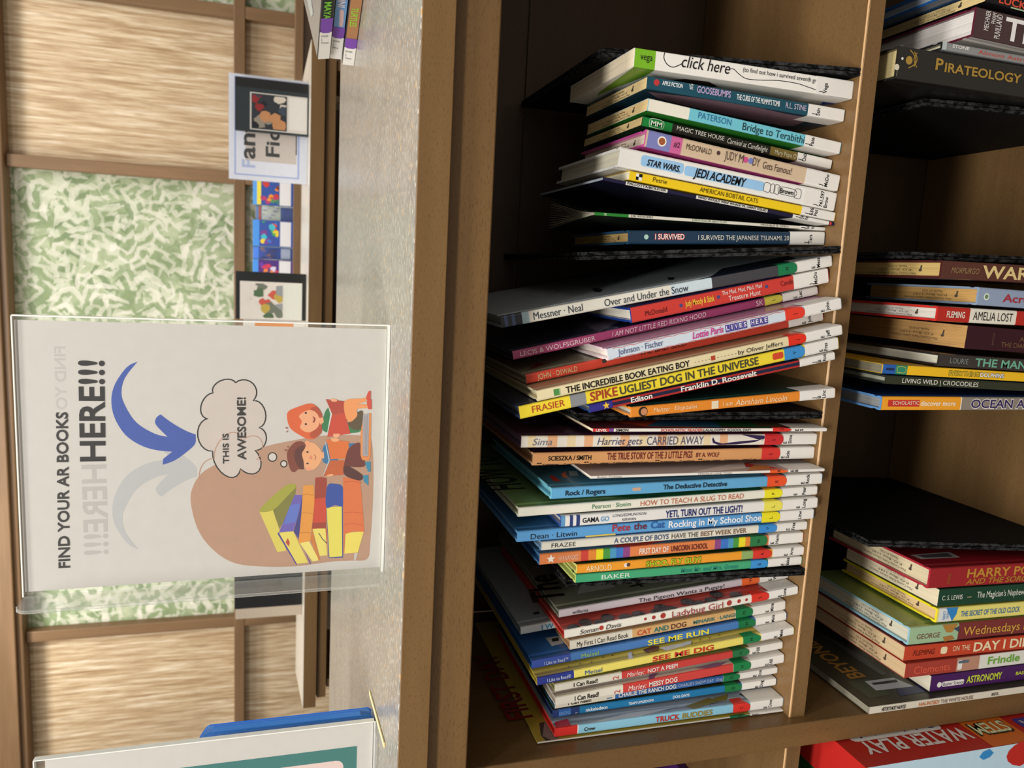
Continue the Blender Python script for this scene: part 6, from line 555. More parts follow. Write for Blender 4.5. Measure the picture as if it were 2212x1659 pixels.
SHAPES = [('P', 'b9b9ba', [(-0.0781, 0.20143), (-0.07738, 0.20283), (-0.07642, 0.20485), (-0.07499, 0.20712), (-0.07291, 0.2093), (-0.06988, 0.21149), (-0.06611, 0.2138), (-0.06209, 0.21594), (-0.05833, 0.21762), (-0.05496, 0.21877), (-0.0517, 0.21957), (-0.04844, 0.22002), (-0.04507, 0.22018), (-0.04151, 0.22005), (-0.03785, 0.21963), (-0.03416, 0.21887), (-0.03051, 0.21775), (-0.02678, 0.21621), (-0.02299, 0.21427), (-0.01937, 0.21206), (-0.01621, 0.20966), (-0.01356, 0.20701), (-0.01128, 0.20409), (-0.00933, 0.20106), (-0.00767, 0.19808), (-0.00633, 0.19519), (-0.00533, 0.1923), (-0.00456, 0.1894), (-0.00394, 0.18647), (-0.00348, 0.18322), (-0.00322, 0.17976), (-0.00308, 0.17666), (-0.00297, 0.17449), (-0.0017, 0.17587), (0.00015, 0.17789), (0.002, 0.17991), (0.00326, 0.18129), (0.00425, 0.18133), (0.00571, 0.1814), (0.00716, 0.18147), (0.00815, 0.18151), (0.00753, 0.17983), (0.00668, 0.17742), (0.00549, 0.17462), (0.00384, 0.17177), (0.00143, 0.16862), (-0.00161, 0.1651), (-0.00468, 0.16179), (-0.00719, 0.15928), (-0.009, 0.15785), (-0.01041, 0.15716), (-0.01148, 0.15687), (-0.01225, 0.15663), (-0.01343, 0.15667), (-0.01515, 0.15672), (-0.01688, 0.15678), (-0.01806, 0.15682), (-0.01853, 0.15816), (-0.0192, 0.16007), (-0.02005, 0.1623), (-0.02111, 0.16461), (-0.02243, 0.16708), (-0.024, 0.16979), (-0.02568, 0.17251), (-0.02735, 0.17506), (-0.02916, 0.17754), (-0.03112, 0.18002), (-0.03288, 0.18217), (-0.03411, 0.18367), (-0.03361, 0.18431), (-0.03291, 0.18525), (-0.03204, 0.18619), (-0.031, 0.18685), (-0.02984, 0.18732), (-0.02853, 0.18771), (-0.02701, 0.18771), (-0.02522, 0.18706), (-0.02281, 0.18527), (-0.01992, 0.18262), (-0.01721, 0.17997), (-0.01534, 0.17815), (-0.01564, 0.17987), (-0.01603, 0.18232), (-0.01669, 0.18517), (-0.01779, 0.18812), (-0.01939, 0.1913), (-0.0214, 0.19481), (-0.02373, 0.19826), (-0.0263, 0.20126), (-0.02922, 0.20375), (-0.03249, 0.20592), (-0.03586, 0.20779), (-0.03904, 0.20938), (-0.04193, 0.21072), (-0.04467, 0.21178), (-0.04743, 0.21253), (-0.05036, 0.21289), (-0.05353, 0.21288), (-0.05684, 0.21251), (-0.06024, 0.21176), (-0.06369, 0.21057), (-0.06755, 0.20856), (-0.07171, 0.20587), (-0.07547, 0.20324)]), ('P', '3d57a8', [(0.07718, 0.19949), (0.07659, 0.20087), (0.07579, 0.20284), (0.07457, 0.20508), (0.07273, 0.20727), (0.07, 0.20949), (0.06657, 0.21187), (0.0629, 0.2141), (0.05942, 0.21588), (0.05628, 0.21714), (0.05322, 0.21804), (0.05014, 0.21862), (0.04691, 0.21891), (0.0435, 0.21894), (0.03995, 0.21867), (0.03634, 0.21808), (0.03275, 0.21713), (0.02905, 0.21576), (0.02524, 0.21401), (0.0216, 0.21196), (0.01837, 0.20971), (0.01562, 0.20718), (0.01322, 0.20436), (0.01113, 0.20142), (0.00933, 0.19851), (0.00786, 0.19568), (0.00671, 0.19283), (0.0058, 0.18997), (0.00503, 0.18707), (0.0044, 0.18385), (0.00396, 0.1804), (0.00366, 0.17731), (0.00344, 0.17515), (0.00224, 0.17656), (0.0005, 0.17862), (-0.00124, 0.18068), (-0.00243, 0.18209), (-0.00342, 0.18216), (-0.00487, 0.18226), (-0.00633, 0.18237), (-0.00732, 0.18244), (-0.00679, 0.18074), (-0.00606, 0.17831), (-0.00501, 0.17548), (-0.00351, 0.17258), (-0.00126, 0.16938), (0.00159, 0.16581), (0.00448, 0.16245), (0.00685, 0.15991), (0.00857, 0.15847), (0.00993, 0.15776), (0.01097, 0.15745), (0.01172, 0.1572), (0.01289, 0.15722), (0.01459, 0.15725), (0.0163, 0.15728), (0.01746, 0.1573), (0.018, 0.15862), (0.01874, 0.1605), (0.0197, 0.1627), (0.02086, 0.16497), (0.02228, 0.16739), (0.02395, 0.17003), (0.02573, 0.17269), (0.02749, 0.17516), (0.02938, 0.17757), (0.03141, 0.17997), (0.03324, 0.18204), (0.0345, 0.18348), (0.03405, 0.18413), (0.03342, 0.18507), (0.03262, 0.18602), (0.03165, 0.18669), (0.03054, 0.18719), (0.02929, 0.18761), (0.02781, 0.18766), (0.02603, 0.18706), (0.02358, 0.18536), (0.02062, 0.18282), (0.01782, 0.18026), (0.01588, 0.17851), (0.01626, 0.1802), (0.01678, 0.18262), (0.01757, 0.18543), (0.0188, 0.18832), (0.02054, 0.19142), (0.0227, 0.19483), (0.02515, 0.19817), (0.02781, 0.20104), (0.03078, 0.2034), (0.03407, 0.20542), (0.03742, 0.20713), (0.04058, 0.20858), (0.04342, 0.20978), (0.04611, 0.21072), (0.04878, 0.21134), (0.05161, 0.21158), (0.05462, 0.21145), (0.05775, 0.21097), (0.06094, 0.21011), (0.06414, 0.20882), (0.06766, 0.20674), (0.07144, 0.20399), (0.07482, 0.20132)]), ('S', 'b68f77', [(-0.03883, 0.16168), (-0.02554, 0.15933), (-0.01575, 0.15325), (-0.00937, 0.14415), (-0.00148, 0.12733), (0.00634, 0.10246), (0.01097, 0.08024), (0.01477, 0.0543), (0.01415, 0.01919), (0.00966, 0.01397), (-0.00984, 0.01177), (-0.04567, 0.01122), (-0.08194, 0.01258), (-0.09924, 0.01477), (-0.1001, 0.02863), (-0.09978, 0.04574), (-0.10186, 0.07913), (-0.09911, 0.11156), (-0.09369, 0.13053), (-0.08049, 0.14601), (-0.06273, 0.15659)]), ('P', 'cbbfb8', [(0.06055, 0.12653), (0.06215, 0.12787), (0.06317, 0.12993), (0.06352, 0.1325), (0.06315, 0.13533), (0.06212, 0.13815), (0.06052, 0.14067), (0.05851, 0.14266), (0.05629, 0.14393), (0.05406, 0.14435), (0.05205, 0.14388), (0.0514, 0.14626), (0.04978, 0.14859), (0.04735, 0.15064), (0.04433, 0.15222), (0.04103, 0.15318), (0.03776, 0.15341), (0.03484, 0.15291), (0.03256, 0.1517), (0.03113, 0.14992), (0.03071, 0.14772), (0.02965, 0.15062), (0.02735, 0.15308), (0.02404, 0.15484), (0.02005, 0.15576), (0.01575, 0.15573), (0.01156, 0.15476), (0.00788, 0.15293), (0.00509, 0.15043), (0.00344, 0.14749), (0.00313, 0.1444), (-0.00125, 0.14431), (-0.00596, 0.14319), (-0.01057, 0.14112), (-0.01462, 0.13832), (-0.01771, 0.13504), (-0.01953, 0.1316), (-0.01989, 0.12836), (-0.01875, 0.12562), (-0.01622, 0.12367), (-0.01255, 0.1227), (-0.01526, 0.11966), (-0.01695, 0.11633), (-0.01743, 0.11305), (-0.01667, 0.11013), (-0.01472, 0.10787), (-0.01179, 0.1065), (-0.00816, 0.10616), (-0.0042, 0.10687), (-0.00029, 0.10856), (0.00316, 0.11107), (0.00319, 0.10872), (0.00416, 0.10645), (0.00599, 0.10448), (0.00848, 0.103), (0.0114, 0.10217), (0.01446, 0.10206), (0.01735, 0.10268), (0.01979, 0.10398), (0.02154, 0.10581), (0.02243, 0.10801), (0.02354, 0.10581), (0.02567, 0.10406), (0.02862, 0.10293), (0.0321, 0.10254), (0.03575, 0.10291), (0.03922, 0.10402), (0.04217, 0.10575), (0.04431, 0.10792), (0.04544, 0.11033), (0.04544, 0.11273), (0.04791, 0.11093), (0.05087, 0.10999), (0.05405, 0.11), (0.05712, 0.11096), (0.05978, 0.11277), (0.06178, 0.11525), (0.06291, 0.11816), (0.06307, 0.1212), (0.06226, 0.12408)]), ('L', '26221f', [(0.06055, 0.12653), (0.06215, 0.12787), (0.06317, 0.12993), (0.06352, 0.1325), (0.06315, 0.13533), (0.06212, 0.13815), (0.06052, 0.14067), (0.05851, 0.14266), (0.05629, 0.14393), (0.05406, 0.14435), (0.05205, 0.14388), (0.0514, 0.14626), (0.04978, 0.14859), (0.04735, 0.15064), (0.04433, 0.15222), (0.04103, 0.15318), (0.03776, 0.15341), (0.03484, 0.15291), (0.03256, 0.1517), (0.03113, 0.14992), (0.03071, 0.14772), (0.02965, 0.15062), (0.02735, 0.15308), (0.02404, 0.15484), (0.02005, 0.15576), (0.01575, 0.15573), (0.01156, 0.15476), (0.00788, 0.15293), (0.00509, 0.15043), (0.00344, 0.14749), (0.00313, 0.1444), (-0.00125, 0.14431), (-0.00596, 0.14319), (-0.01057, 0.14112), (-0.01462, 0.13832), (-0.01771, 0.13504), (-0.01953, 0.1316), (-0.01989, 0.12836), (-0.01875, 0.12562), (-0.01622, 0.12367), (-0.01255, 0.1227), (-0.01526, 0.11966), (-0.01695, 0.11633), (-0.01743, 0.11305), (-0.01667, 0.11013), (-0.01472, 0.10787), (-0.01179, 0.1065), (-0.00816, 0.10616), (-0.0042, 0.10687), (-0.00029, 0.10856), (0.00316, 0.11107), (0.00319, 0.10872), (0.00416, 0.10645), (0.00599, 0.10448), (0.00848, 0.103), (0.0114, 0.10217), (0.01446, 0.10206), (0.01735, 0.10268), (0.01979, 0.10398), (0.02154, 0.10581), (0.02243, 0.10801), (0.02354, 0.10581), (0.02567, 0.10406), (0.02862, 0.10293), (0.0321, 0.10254), (0.03575, 0.10291), (0.03922, 0.10402), (0.04217, 0.10575), (0.04431, 0.10792), (0.04544, 0.11033), (0.04544, 0.11273), (0.04791, 0.11093), (0.05087, 0.10999), (0.05405, 0.11), (0.05712, 0.11096), (0.05978, 0.11277), (0.06178, 0.11525), (0.06291, 0.11816), (0.06307, 0.1212), (0.06226, 0.12408), (0.06055, 0.12653)], 0.0011), ('P', 'd2c8c2', [(-0.00322, 0.09355), (-0.00484, 0.09388), (-0.00612, 0.09484), (-0.0068, 0.09624), (-0.00676, 0.09779), (-0.006, 0.09919), (-0.00467, 0.10017), (-0.00303, 0.10052), (-0.00142, 0.10018), (-0.00014, 0.09923), (0.00054, 0.09784), (0.00051, 0.09629), (-0.00025, 0.09488), (-0.00158, 0.0939)]), ('L', '26221f', [(-0.00322, 0.09355), (-0.00437, 0.09371), (-0.00541, 0.0942), (-0.00622, 0.09497), (-0.00672, 0.09594), (-0.00688, 0.09702), (-0.00666, 0.0981), (-0.0061, 0.09907), (-0.00525, 0.09984), (-0.00419, 0.10034), (-0.00303, 0.10052), (-0.00188, 0.10036), (-0.00085, 0.09987), (-4e-05, 0.0991), (0.00046, 0.09813), (0.00062, 0.09706), (0.00041, 0.09598), (-0.00015, 0.09501), (-0.001, 0.09423), (-0.00206, 0.09372), (-0.00322, 0.09355)], 0.001), ('P', 'd2c8c2', [(-0.00944, 0.08519), (-0.01063, 0.08544), (-0.01156, 0.08614), (-0.01206, 0.08716), (-0.01203, 0.08831), (-0.01147, 0.08934), (-0.01049, 0.09005), (-0.00929, 0.09032), (-0.00811, 0.09007), (-0.00718, 0.08937), (-0.00668, 0.08835), (-0.00671, 0.08721), (-0.00727, 0.08618), (-0.00824, 0.08546)]), ('L', '26221f', [(-0.00944, 0.08519), (-0.01029, 0.08531), (-0.01105, 0.08567), (-0.01164, 0.08623), (-0.012, 0.08694), (-0.01211, 0.08774), (-0.01196, 0.08853), (-0.01154, 0.08924), (-0.01092, 0.08982), (-0.01014, 0.09018), (-0.00929, 0.09032), (-0.00845, 0.0902), (-0.00769, 0.08984), (-0.00711, 0.08928), (-0.00674, 0.08857), (-0.00663, 0.08778), (-0.00678, 0.08698), (-0.00719, 0.08627), (-0.00782, 0.08569), (-0.00859, 0.08532), (-0.00945, 0.08519)], 0.001), ('L', 'b88f78', [(-0.06331, 0.12535), (-0.06493, 0.12673), (-0.06591, 0.12885), (-0.06613, 0.1315), (-0.0656, 0.13442), (-0.06435, 0.13731), (-0.06252, 0.1399), (-0.06029, 0.14194), (-0.05788, 0.14322), (-0.05551, 0.14363), (-0.05343, 0.14312), (-0.05262, 0.14556), (-0.0508, 0.14792), (-0.04815, 0.15), (-0.04492, 0.15158), (-0.04143, 0.15251), (-0.03803, 0.1527), (-0.03504, 0.15215), (-0.03275, 0.1509), (-0.03138, 0.14907), (-0.03107, 0.14684), (-0.02982, 0.14977), (-0.02733, 0.15223), (-0.02385, 0.15397), (-0.01973, 0.15484), (-0.01536, 0.15475), (-0.01117, 0.15371), (-0.00756, 0.15183), (-0.00487, 0.14928), (-0.00338, 0.14632), (-0.00322, 0.14322), (0.00115, 0.14309), (0.0058, 0.14193), (0.01027, 0.13983), (0.01413, 0.13701), (0.01701, 0.13373), (0.01862, 0.13032), (0.01881, 0.1271), (0.01755, 0.12438), (0.01496, 0.12244), (0.01128, 0.12148), (0.01381, 0.11845), (0.0153, 0.11515), (0.01561, 0.11188), (0.01471, 0.10898), (0.01267, 0.10672), (0.0097, 0.10534), (0.00608, 0.10496), (0.00216, 0.10564), (-0.00165, 0.1073), (-0.00499, 0.10979), (-0.00513, 0.10744), (-0.00623, 0.10515), (-0.00817, 0.10315), (-0.01076, 0.10165), (-0.01376, 0.10078), (-0.01686, 0.10064), (-0.01977, 0.10124), (-0.02218, 0.10252), (-0.02387, 0.10436), (-0.02467, 0.10658), (-0.02592, 0.10434), (-0.02819, 0.10255), (-0.03128, 0.10138), (-0.03488, 0.10094), (-0.03864, 0.10129), (-0.04218, 0.10238), (-0.04515, 0.10411), (-0.04726, 0.10632), (-0.04831, 0.10877), (-0.04818, 0.11123), (-0.05085, 0.10937), (-0.05401, 0.10839), (-0.05735, 0.10838), (-0.06053, 0.10934), (-0.06325, 0.11119), (-0.06522, 0.11373), (-0.06627, 0.11672), (-0.06628, 0.11985), (-0.06526, 0.12283), (-0.06331, 0.12535)], 0.0008), ('P', 'd8c95a', [(-0.05076, 0.10733), (-0.04982, 0.09641), (-0.08712, 0.08506), (-0.08764, 0.09248)]), ('P', '7d7a34', [(-0.04982, 0.09641), (-0.02931, 0.07723), (-0.03823, 0.07807), (-0.06075, 0.0876), (-0.06659, 0.09078)]), ('S', 'a3a038', [(-0.05056, 0.10733), (-0.04215, 0.10147), (-0.02802, 0.0851), (-0.02912, 0.07724), (-0.03843, 0.08501), (-0.04982, 0.09641)]), ('P', '4b3a90', [(-0.071, 0.0926), (-0.06959, 0.09104), (-0.09999, 0.07603), (-0.10078, 0.07649)]), ('P', 'e0d062', [(-0.07058, 0.09122), (-0.06925, 0.07962), (-0.09914, 0.06657), (-0.09948, 0.07603)]), ('P', '6b5bb0', [(-0.07008, 0.09122), (-0.03722, 0.07855), (-0.0375, 0.07203), (-0.05142, 0.0742), (-0.06975, 0.07962)]), ('P', '3c3a80', [(-0.05142, 0.0742), (-0.03849, 0.0722), (-0.05254, 0.07185), (-0.07713, 0.07486), (-0.06978, 0.07915)]), ('P', '5f72c4', [(-0.06326, 0.08758), (-0.04603, 0.08217), (-0.04492, 0.07381), (-0.06133, 0.0769)]), ('P', 'b8492c', [(-0.07948, 0.08577), (-0.07555, 0.08394), (-0.07971, 0.08214), (-0.08341, 0.08294)]), ('P', '4b3a90', [(-0.08711, 0.07004), (-0.09983, 0.06418), (-0.10134, 0.06464)]), ('P', 'e6d877', [(-0.08074, 0.07388), (-0.07972, 0.06587), (-0.09776, 0.05704), (-0.09838, 0.06277)]), ('P', 'e0963a', [(-0.02904, 0.07138), (-0.02888, 0.06276), (-0.04297, 0.06163), (-0.07927, 0.06493), (-0.08119, 0.07482), (-0.05451, 0.07277)]), ('P', 'c97a30', [(-0.07825, 0.06494), (-0.07021, 0.06315), (-0.0973, 0.05628), (-0.09773, 0.05752)]), ('L', 'c47a2c', [(-0.0375, 0.07203), (-0.0371, 0.06735), (-0.03829, 0.06282)], 0.0006), ('L', 'c47a2c', [(-0.054, 0.07292), (-0.05368, 0.06714), (-0.0549, 0.06307)], 0.0006), ('L', 'c47a2c', [(-0.07161, 0.07387), (-0.07141, 0.06692), (-0.07264, 0.06332)], 0.0006), ('P', 'c4642e', [(-0.06815, 0.06365), (-0.09318, 0.05615), (-0.09358, 0.05037), (-0.06888, 0.05077)]), ('P', 'e4d46a', [(-0.06868, 0.06317), (-0.06829, 0.05222), (-0.09359, 0.05018), (-0.09366, 0.05662)]), ('P', 'c8432a', [(-0.02244, 0.06144), (-0.02192, 0.05627), (-0.02328, 0.0517), (-0.04342, 0.05166), (-0.06883, 0.05173), (-0.06748, 0.05749), (-0.06865, 0.06364), (-0.04799, 0.06203)]), ('P', '9c3a28', [(-0.02294, 0.06144), (-0.02212, 0.05626), (-0.02328, 0.0517), (-0.04038, 0.05181), (-0.04145, 0.06184)]), ('P', '9c3a28', [(-0.06309, 0.06324), (-0.06322, 0.05163), (-0.06883, 0.05173), (-0.06815, 0.06365)]), ('L', '4a4540', [(-0.07256, 0.05789), (-0.07839, 0.05446), (-0.08274, 0.05055)], 0.0007), ('P', '2f3f92', [(-0.04948, 0.05185), (-0.04864, 0.03766), (-0.09662, 0.03644), (-0.09657, 0.03723), (-0.09631, 0.0484), (-0.09576, 0.0488)]), ('P', 'e0d45a', [(-0.0495, 0.05156), (-0.04911, 0.03842), (-0.09553, 0.03715), (-0.09559, 0.04822)]), ('S', '2c4a9e', [(-0.03033, 0.05121), (-0.02857, 0.04475), (-0.03186, 0.03798), (-0.04865, 0.03746), (-0.04781, 0.04441), (-0.04948, 0.05185)]), ('P', 'e6d45e', [(-0.07393, 0.03474), (-0.07333, 0.01856), (-0.09282, 0.02356), (-0.09306, 0.03534)]), ('P', 'd9703a', [(-0.02277, 0.03786), (-0.02583, 0.02308), (-0.03967, 0.02131), (-0.07388, 0.01806), (-0.07281, 0.02743), (-0.07493, 0.03521), (-0.09254, 0.03535), (-0.09249, 0.03603)]), ('L', 'c2592c', [(-0.02733, 0.03729), (-0.02682, 0.02938), (-0.02833, 0.02156)], 0.0006), ('L', 'c2592c', [(-0.05532, 0.03675), (-0.0549, 0.02879), (-0.05658, 0.02011)], 0.0006), ('L', 'c2592c', [(-0.0661, 0.03654), (-0.06572, 0.02856), (-0.06746, 0.01955)], 0.0006), ('P', 'c5beb6', [(-0.09314, 0.02651), (-0.09334, 0.02354), (-0.10054, 0.02536), (-0.09939, 0.02687)]), ('S', '2f6f9e', [(0.00223, 0.05569), (0.00761, 0.05295), (0.00745, 0.04539), (0.0004, 0.04146), (-0.00754, 0.04322), (-0.01029, 0.05172), (-0.00719, 0.05555)]), ('P', '2f6f9e', [(0.00721, 0.03394), (0.00758, 0.02818), (0.00016, 0.03188)]), ('S', 'e8a878', [(0.00702, 0.07162), (0.00883, 0.06421), (0.00277, 0.05758), (-0.0042, 0.05606), (-0.01206, 0.05924), (-0.01582, 0.06575), (-0.01168, 0.0714), (-0.00274, 0.07382)]), ('P', 'e8a07a', [(0.00788, 0.06606), (0.00669, 0.06627), (0.00575, 0.06691), (0.00524, 0.06783), (0.00526, 0.06887), (0.00582, 0.0698), (0.00679, 0.07046), (0.00798, 0.0707), (0.00917, 0.07049), (0.01011, 0.06986), (0.01062, 0.06893), (0.0106, 0.0679), (0.01005, 0.06696), (0.00908, 0.06631)]), ('P', 'e8a07a', [(-0.01436, 0.06483), (-0.01513, 0.06506), (-0.01573, 0.0657), (-0.01605, 0.06663), (-0.01601, 0.06767), (-0.01564, 0.06861), (-0.015, 0.06926), (-0.01422, 0.0695), (-0.01345, 0.06928), (-0.01285, 0.06864), (-0.01253, 0.06771), (-0.01257, 0.06667), (-0.01294, 0.06573), (-0.01358, 0.06508)]), ('P', 'e8a878', [(-0.00117, 0.05846), (0.00072, 0.05473), (-0.00525, 0.05416), (-0.00565, 0.05745)]), ('S', '7d3a2a', [(-0.00244, 0.08532), (0.00339, 0.084), (0.00913, 0.07901), (0.01, 0.0735), (0.00649, 0.06976), (0.00115, 0.07247), (-0.00271, 0.0752), (-0.00672, 0.07238), (-0.01416, 0.07137), (-0.0145, 0.076), (-0.01688, 0.07875), (-0.0158, 0.08153), (-0.01132, 0.08341)]), ('S', '5c2c22', [(0.00131, 0.07894), (0.0061, 0.07438), (0.00503, 0.0702), (-0.0008, 0.07291), (-0.00773, 0.07144), (-0.01465, 0.07155), (-0.01154, 0.07603), (-0.00655, 0.07839)]), ('P', '2c1f1c', [(0.00053, 0.06727), (0.00019, 0.06736), (-7e-05, 0.06765), (-0.00021, 0.06805), (-0.0002, 0.06851), (-4e-05, 0.06892), (0.00024, 0.06921), (0.00058, 0.06931), (0.00092, 0.06922), (0.00119, 0.06894), (0.00133, 0.06853), (0.00132, 0.06807), (0.00116, 0.06766), (0.00088, 0.06737)]), ('P', '2c1f1c', [(-0.00964, 0.06714), (-0.00998, 0.06724), (-0.01024, 0.06752), (-0.01038, 0.06793), (-0.01037, 0.06838), (-0.01021, 0.0688), (-0.00992, 0.06908), (-0.00958, 0.06919), (-0.00924, 0.06909), (-0.00897, 0.06881), (-0.00883, 0.0684), (-0.00884, 0.06795), (-0.00901, 0.06753), (-0.00929, 0.06724)]), ('L', '8a4a38', [(-0.00205, 0.06266), (-0.00407, 0.06104), (-0.00651, 0.06213)], 0.0005), ('P', 'd98a68', [(-0.00448, 0.06413), (-0.00525, 0.06424), (-0.00586, 0.0646), (-0.00619, 0.06512), (-0.00617, 0.0657), (-0.00581, 0.06623), (-0.00518, 0.0666), (-0.00441, 0.06674), (-0.00364, 0.06662), (-0.00303, 0.06627), (-0.0027, 0.06575), (-0.00272, 0.06516), (-0.00308, 0.06464), (-0.0037, 0.06427)]), ('P', 'b8c4c8', [(0.0086, 0.05297), (-0.00737, 0.0494), (-0.0197, 0.05394), (-0.02115, 0.05533), (-0.00734, 0.05035), (0.00861, 0.05372)]), ('P', 'd9702f', [(0.01155, 0.05255), (0.00919, 0.0335), (-0.0058, 0.03368), (-0.00638, 0.04894)]), ('P', 'c05c2a', [(-0.00738, 0.04893), (-0.00778, 0.0346), (-0.02076, 0.03771), (-0.02117, 0.05486)]), ('S', 'e8a87a', [(0.01246, 0.04832), (0.01185, 0.04262), (0.01035, 0.04164), (0.00894, 0.04542), (0.01028, 0.04828)]), ('S', 'e8a87a', [(-0.02028, 0.05156), (-0.01964, 0.04682), (-0.02096, 0.0466), (-0.02182, 0.05059)]), ('S', '6a2c26', [(-0.00773, 0.03652), (0.00221, 0.03384), (0.00708, 0.02817), (0.00699, 0.02382), (-0.00407, 0.02328), (-0.00923, 0.01908), (-0.01376, 0.01995), (-0.01403, 0.02772), (-0.01391, 0.03159), (-0.02133, 0.02124), (-0.02589, 0.02162), (-0.02571, 0.02649), (-0.02185, 0.03528), (-0.01673, 0.03779)]), ('S', '4f231f', [(-0.01275, 0.03642), (-0.01391, 0.03159), (-0.02133, 0.02124), (-0.02589, 0.02162), (-0.02571, 0.02649), (-0.02185, 0.03528), (-0.01673, 0.03779)]), ('P', '2f86a8', [(-0.00973, 0.01926), (-0.00937, 0.01419), (-0.01903, 0.01395), (-0.01844, 0.01642)]), ('P', '2f86a8', [(-0.02185, 0.02074), (-0.02151, 0.01585), (-0.03121, 0.01562), (-0.02749, 0.01963)]), ('P', 'e08a48', [(0.03588, 0.02399), (0.03437, 0.02155), (-0.00413, 0.02114), (-0.00527, 0.01624), (0.03383, 0.01641), (0.03431, 0.01477), (-0.00431, 0.01431), (-0.0083, 0.01617), (-0.00765, 0.02155), (-0.00408, 0.02289)]), ('P', 'a9a4a8', [(0.03289, 0.022), (0.03433, 0.01642), (-0.00425, 0.01646), (-0.00412, 0.02134)]), ('L', '86828a', [(0.03238, 0.02063), (-0.00314, 0.02019)], 0.0004), ('L', '86828a', [(0.03237, 0.01928), (-0.00318, 0.01883)], 0.0004), ('L', '86828a', [(0.03236, 0.01812), (-0.00321, 0.01766)], 0.0004), ('S', '2f7a4a', [(0.02342, 0.05648), (0.03707, 0.05342), (0.03801, 0.04781), (0.02611, 0.03623), (0.02298, 0.02418), (0.01799, 0.02407), (0.01663, 0.03222), (0.01746, 0.05217)]), ('S', '5a4a30', [(0.02608, 0.03432), (0.03491, 0.02685), (0.03537, 0.02205), (0.02097, 0.02317), (0.01957, 0.0294), (0.0231, 0.03331)]), ('S', 'd9602f', [(0.03057, 0.08543), (0.03633, 0.0843), (0.04013, 0.07659), (0.04298, 0.06652), (0.03907, 0.05998), (0.03125, 0.05707), (0.02244, 0.05694), (0.01367, 0.06055), (0.01183, 0.06704), (0.01589, 0.07541), (0.02184, 0.0828)]), ('S', 'b04a2a', [(0.03814, 0.06645), (0.04004, 0.06092), (0.0332, 0.05663), (0.02636, 0.057), (0.03225, 0.05988)]), ('S', 'b04a2a', [(0.02445, 0.0607), (0.0244, 0.05697), (0.01656, 0.05732), (0.01276, 0.06426), (0.01671, 0.06617)]), ('S', 'eaa87e', [(0.0324, 0.07559), (0.03718, 0.06829), (0.03519, 0.06178), (0.02833, 0.05843), (0.02152, 0.06066), (0.01772, 0.06804), (0.02172, 0.07455), (0.02753, 0.07324)]), ('P', 'eaa87e', [(0.03029, 0.05892), (0.03075, 0.05566), (0.02634, 0.05513), (0.02442, 0.0579)]), ('P', '2c1f1c', [(0.03476, 0.06909), (0.03439, 0.06918), (0.03408, 0.06946), (0.03392, 0.06987), (0.03392, 0.07032), (0.0341, 0.07072), (0.0344, 0.07101), (0.03478, 0.07111), (0.03516, 0.07102), (0.03546, 0.07074), (0.03562, 0.07034), (0.03562, 0.06989), (0.03545, 0.06948), (0.03514, 0.06919)]), ('P', '2c1f1c', [(0.02505, 0.06897), (0.02467, 0.06906), (0.02437, 0.06934), (0.0242, 0.06975), (0.02421, 0.0702), (0.02438, 0.07061), (0.02469, 0.07089), (0.02507, 0.071), (0.02545, 0.0709), (0.02575, 0.07062), (0.02592, 0.07022), (0.02591, 0.06977), (0.02574, 0.06936), (0.02543, 0.06907)]), ('S', '8a2f28', [(0.03181, 0.06452), (0.03013, 0.06218), (0.02692, 0.0626), (0.02645, 0.06445), (0.02917, 0.06337)]), ('P', 'd9d6d0', [(0.04486, 0.05261), (0.03361, 0.04821), (0.01646, 0.05168), (0.01647, 0.05215), (0.03362, 0.04962), (0.04487, 0.05308)]), ('P', 'b0402e', [(0.04662, 0.05376), (0.04481, 0.03755), (0.0345, 0.03735), (0.03361, 0.04821)]), ('P', 'c8452f', [(0.03332, 0.0482), (0.0345, 0.03735), (0.01614, 0.03221), (0.01351, 0.05192)]), ('S', 'eaa87e', [(0.0468, 0.04984), (0.04659, 0.04467), (0.04464, 0.04463), (0.04465, 0.04839)]), ('S', 'eaa87e', [(0.01589, 0.04696), (0.0161, 0.04175), (0.01382, 0.04171), (0.0124, 0.04548)]), ('S', 'e8995c', [(0.0409, 0.03842), (0.04628, 0.03568), (0.04772, 0.02041), (0.05264, 0.01764), (0.05166, 0.01617), (0.04475, 0.01938), (0.04231, 0.02701), (0.04178, 0.01738), (0.03881, 0.01779), (0.03787, 0.02692), (0.03194, 0.02679), (0.02656, 0.03242), (0.03006, 0.03631)]), ('S', 'cf4a38', [(0.04771, 0.01945), (0.05314, 0.01765), (0.05343, 0.01573), (0.04672, 0.01576), (0.04474, 0.01745)]), ('P', 'cf4a38', [(0.04475, 0.0189), (0.04691, 0.01479), (0.03779, 0.01437), (0.03761, 0.01728), (0.04079, 0.01832)]), ('P', 'a04030', [(0.00299, 0.08765), (0.00343, 0.08583), (0.00243, 0.08491), (0.00179, 0.08673)]), ('P', 'a04030', [(0.00586, 0.0854), (0.00631, 0.08403), (0.00437, 0.08429)]), ('P', 'a04030', [(0.02286, 0.08645), (0.02186, 0.08462), (0.0211, 0.08507), (0.02189, 0.08663)]), ('P', 'a04030', [(0.0185, 0.08642), (0.01993, 0.08442), (0.01915, 0.0846), (0.01801, 0.08568)])]
e = .00016
for s in SHAPES:
    e += .000004
    if s[0] == 'L':
        vs, fs = stroke2(s[2], s[3]); mb.add([(x, -e, z) for x, z in vs], fs, mat(s[1], .6, .2))
    else:
        pts = smooth_loop(s[2], 4) if s[0] == 'S' else s[2]
        poly3(mb, [(x, -e, z) for x, z in pts], mat(s[1], .6, .2))
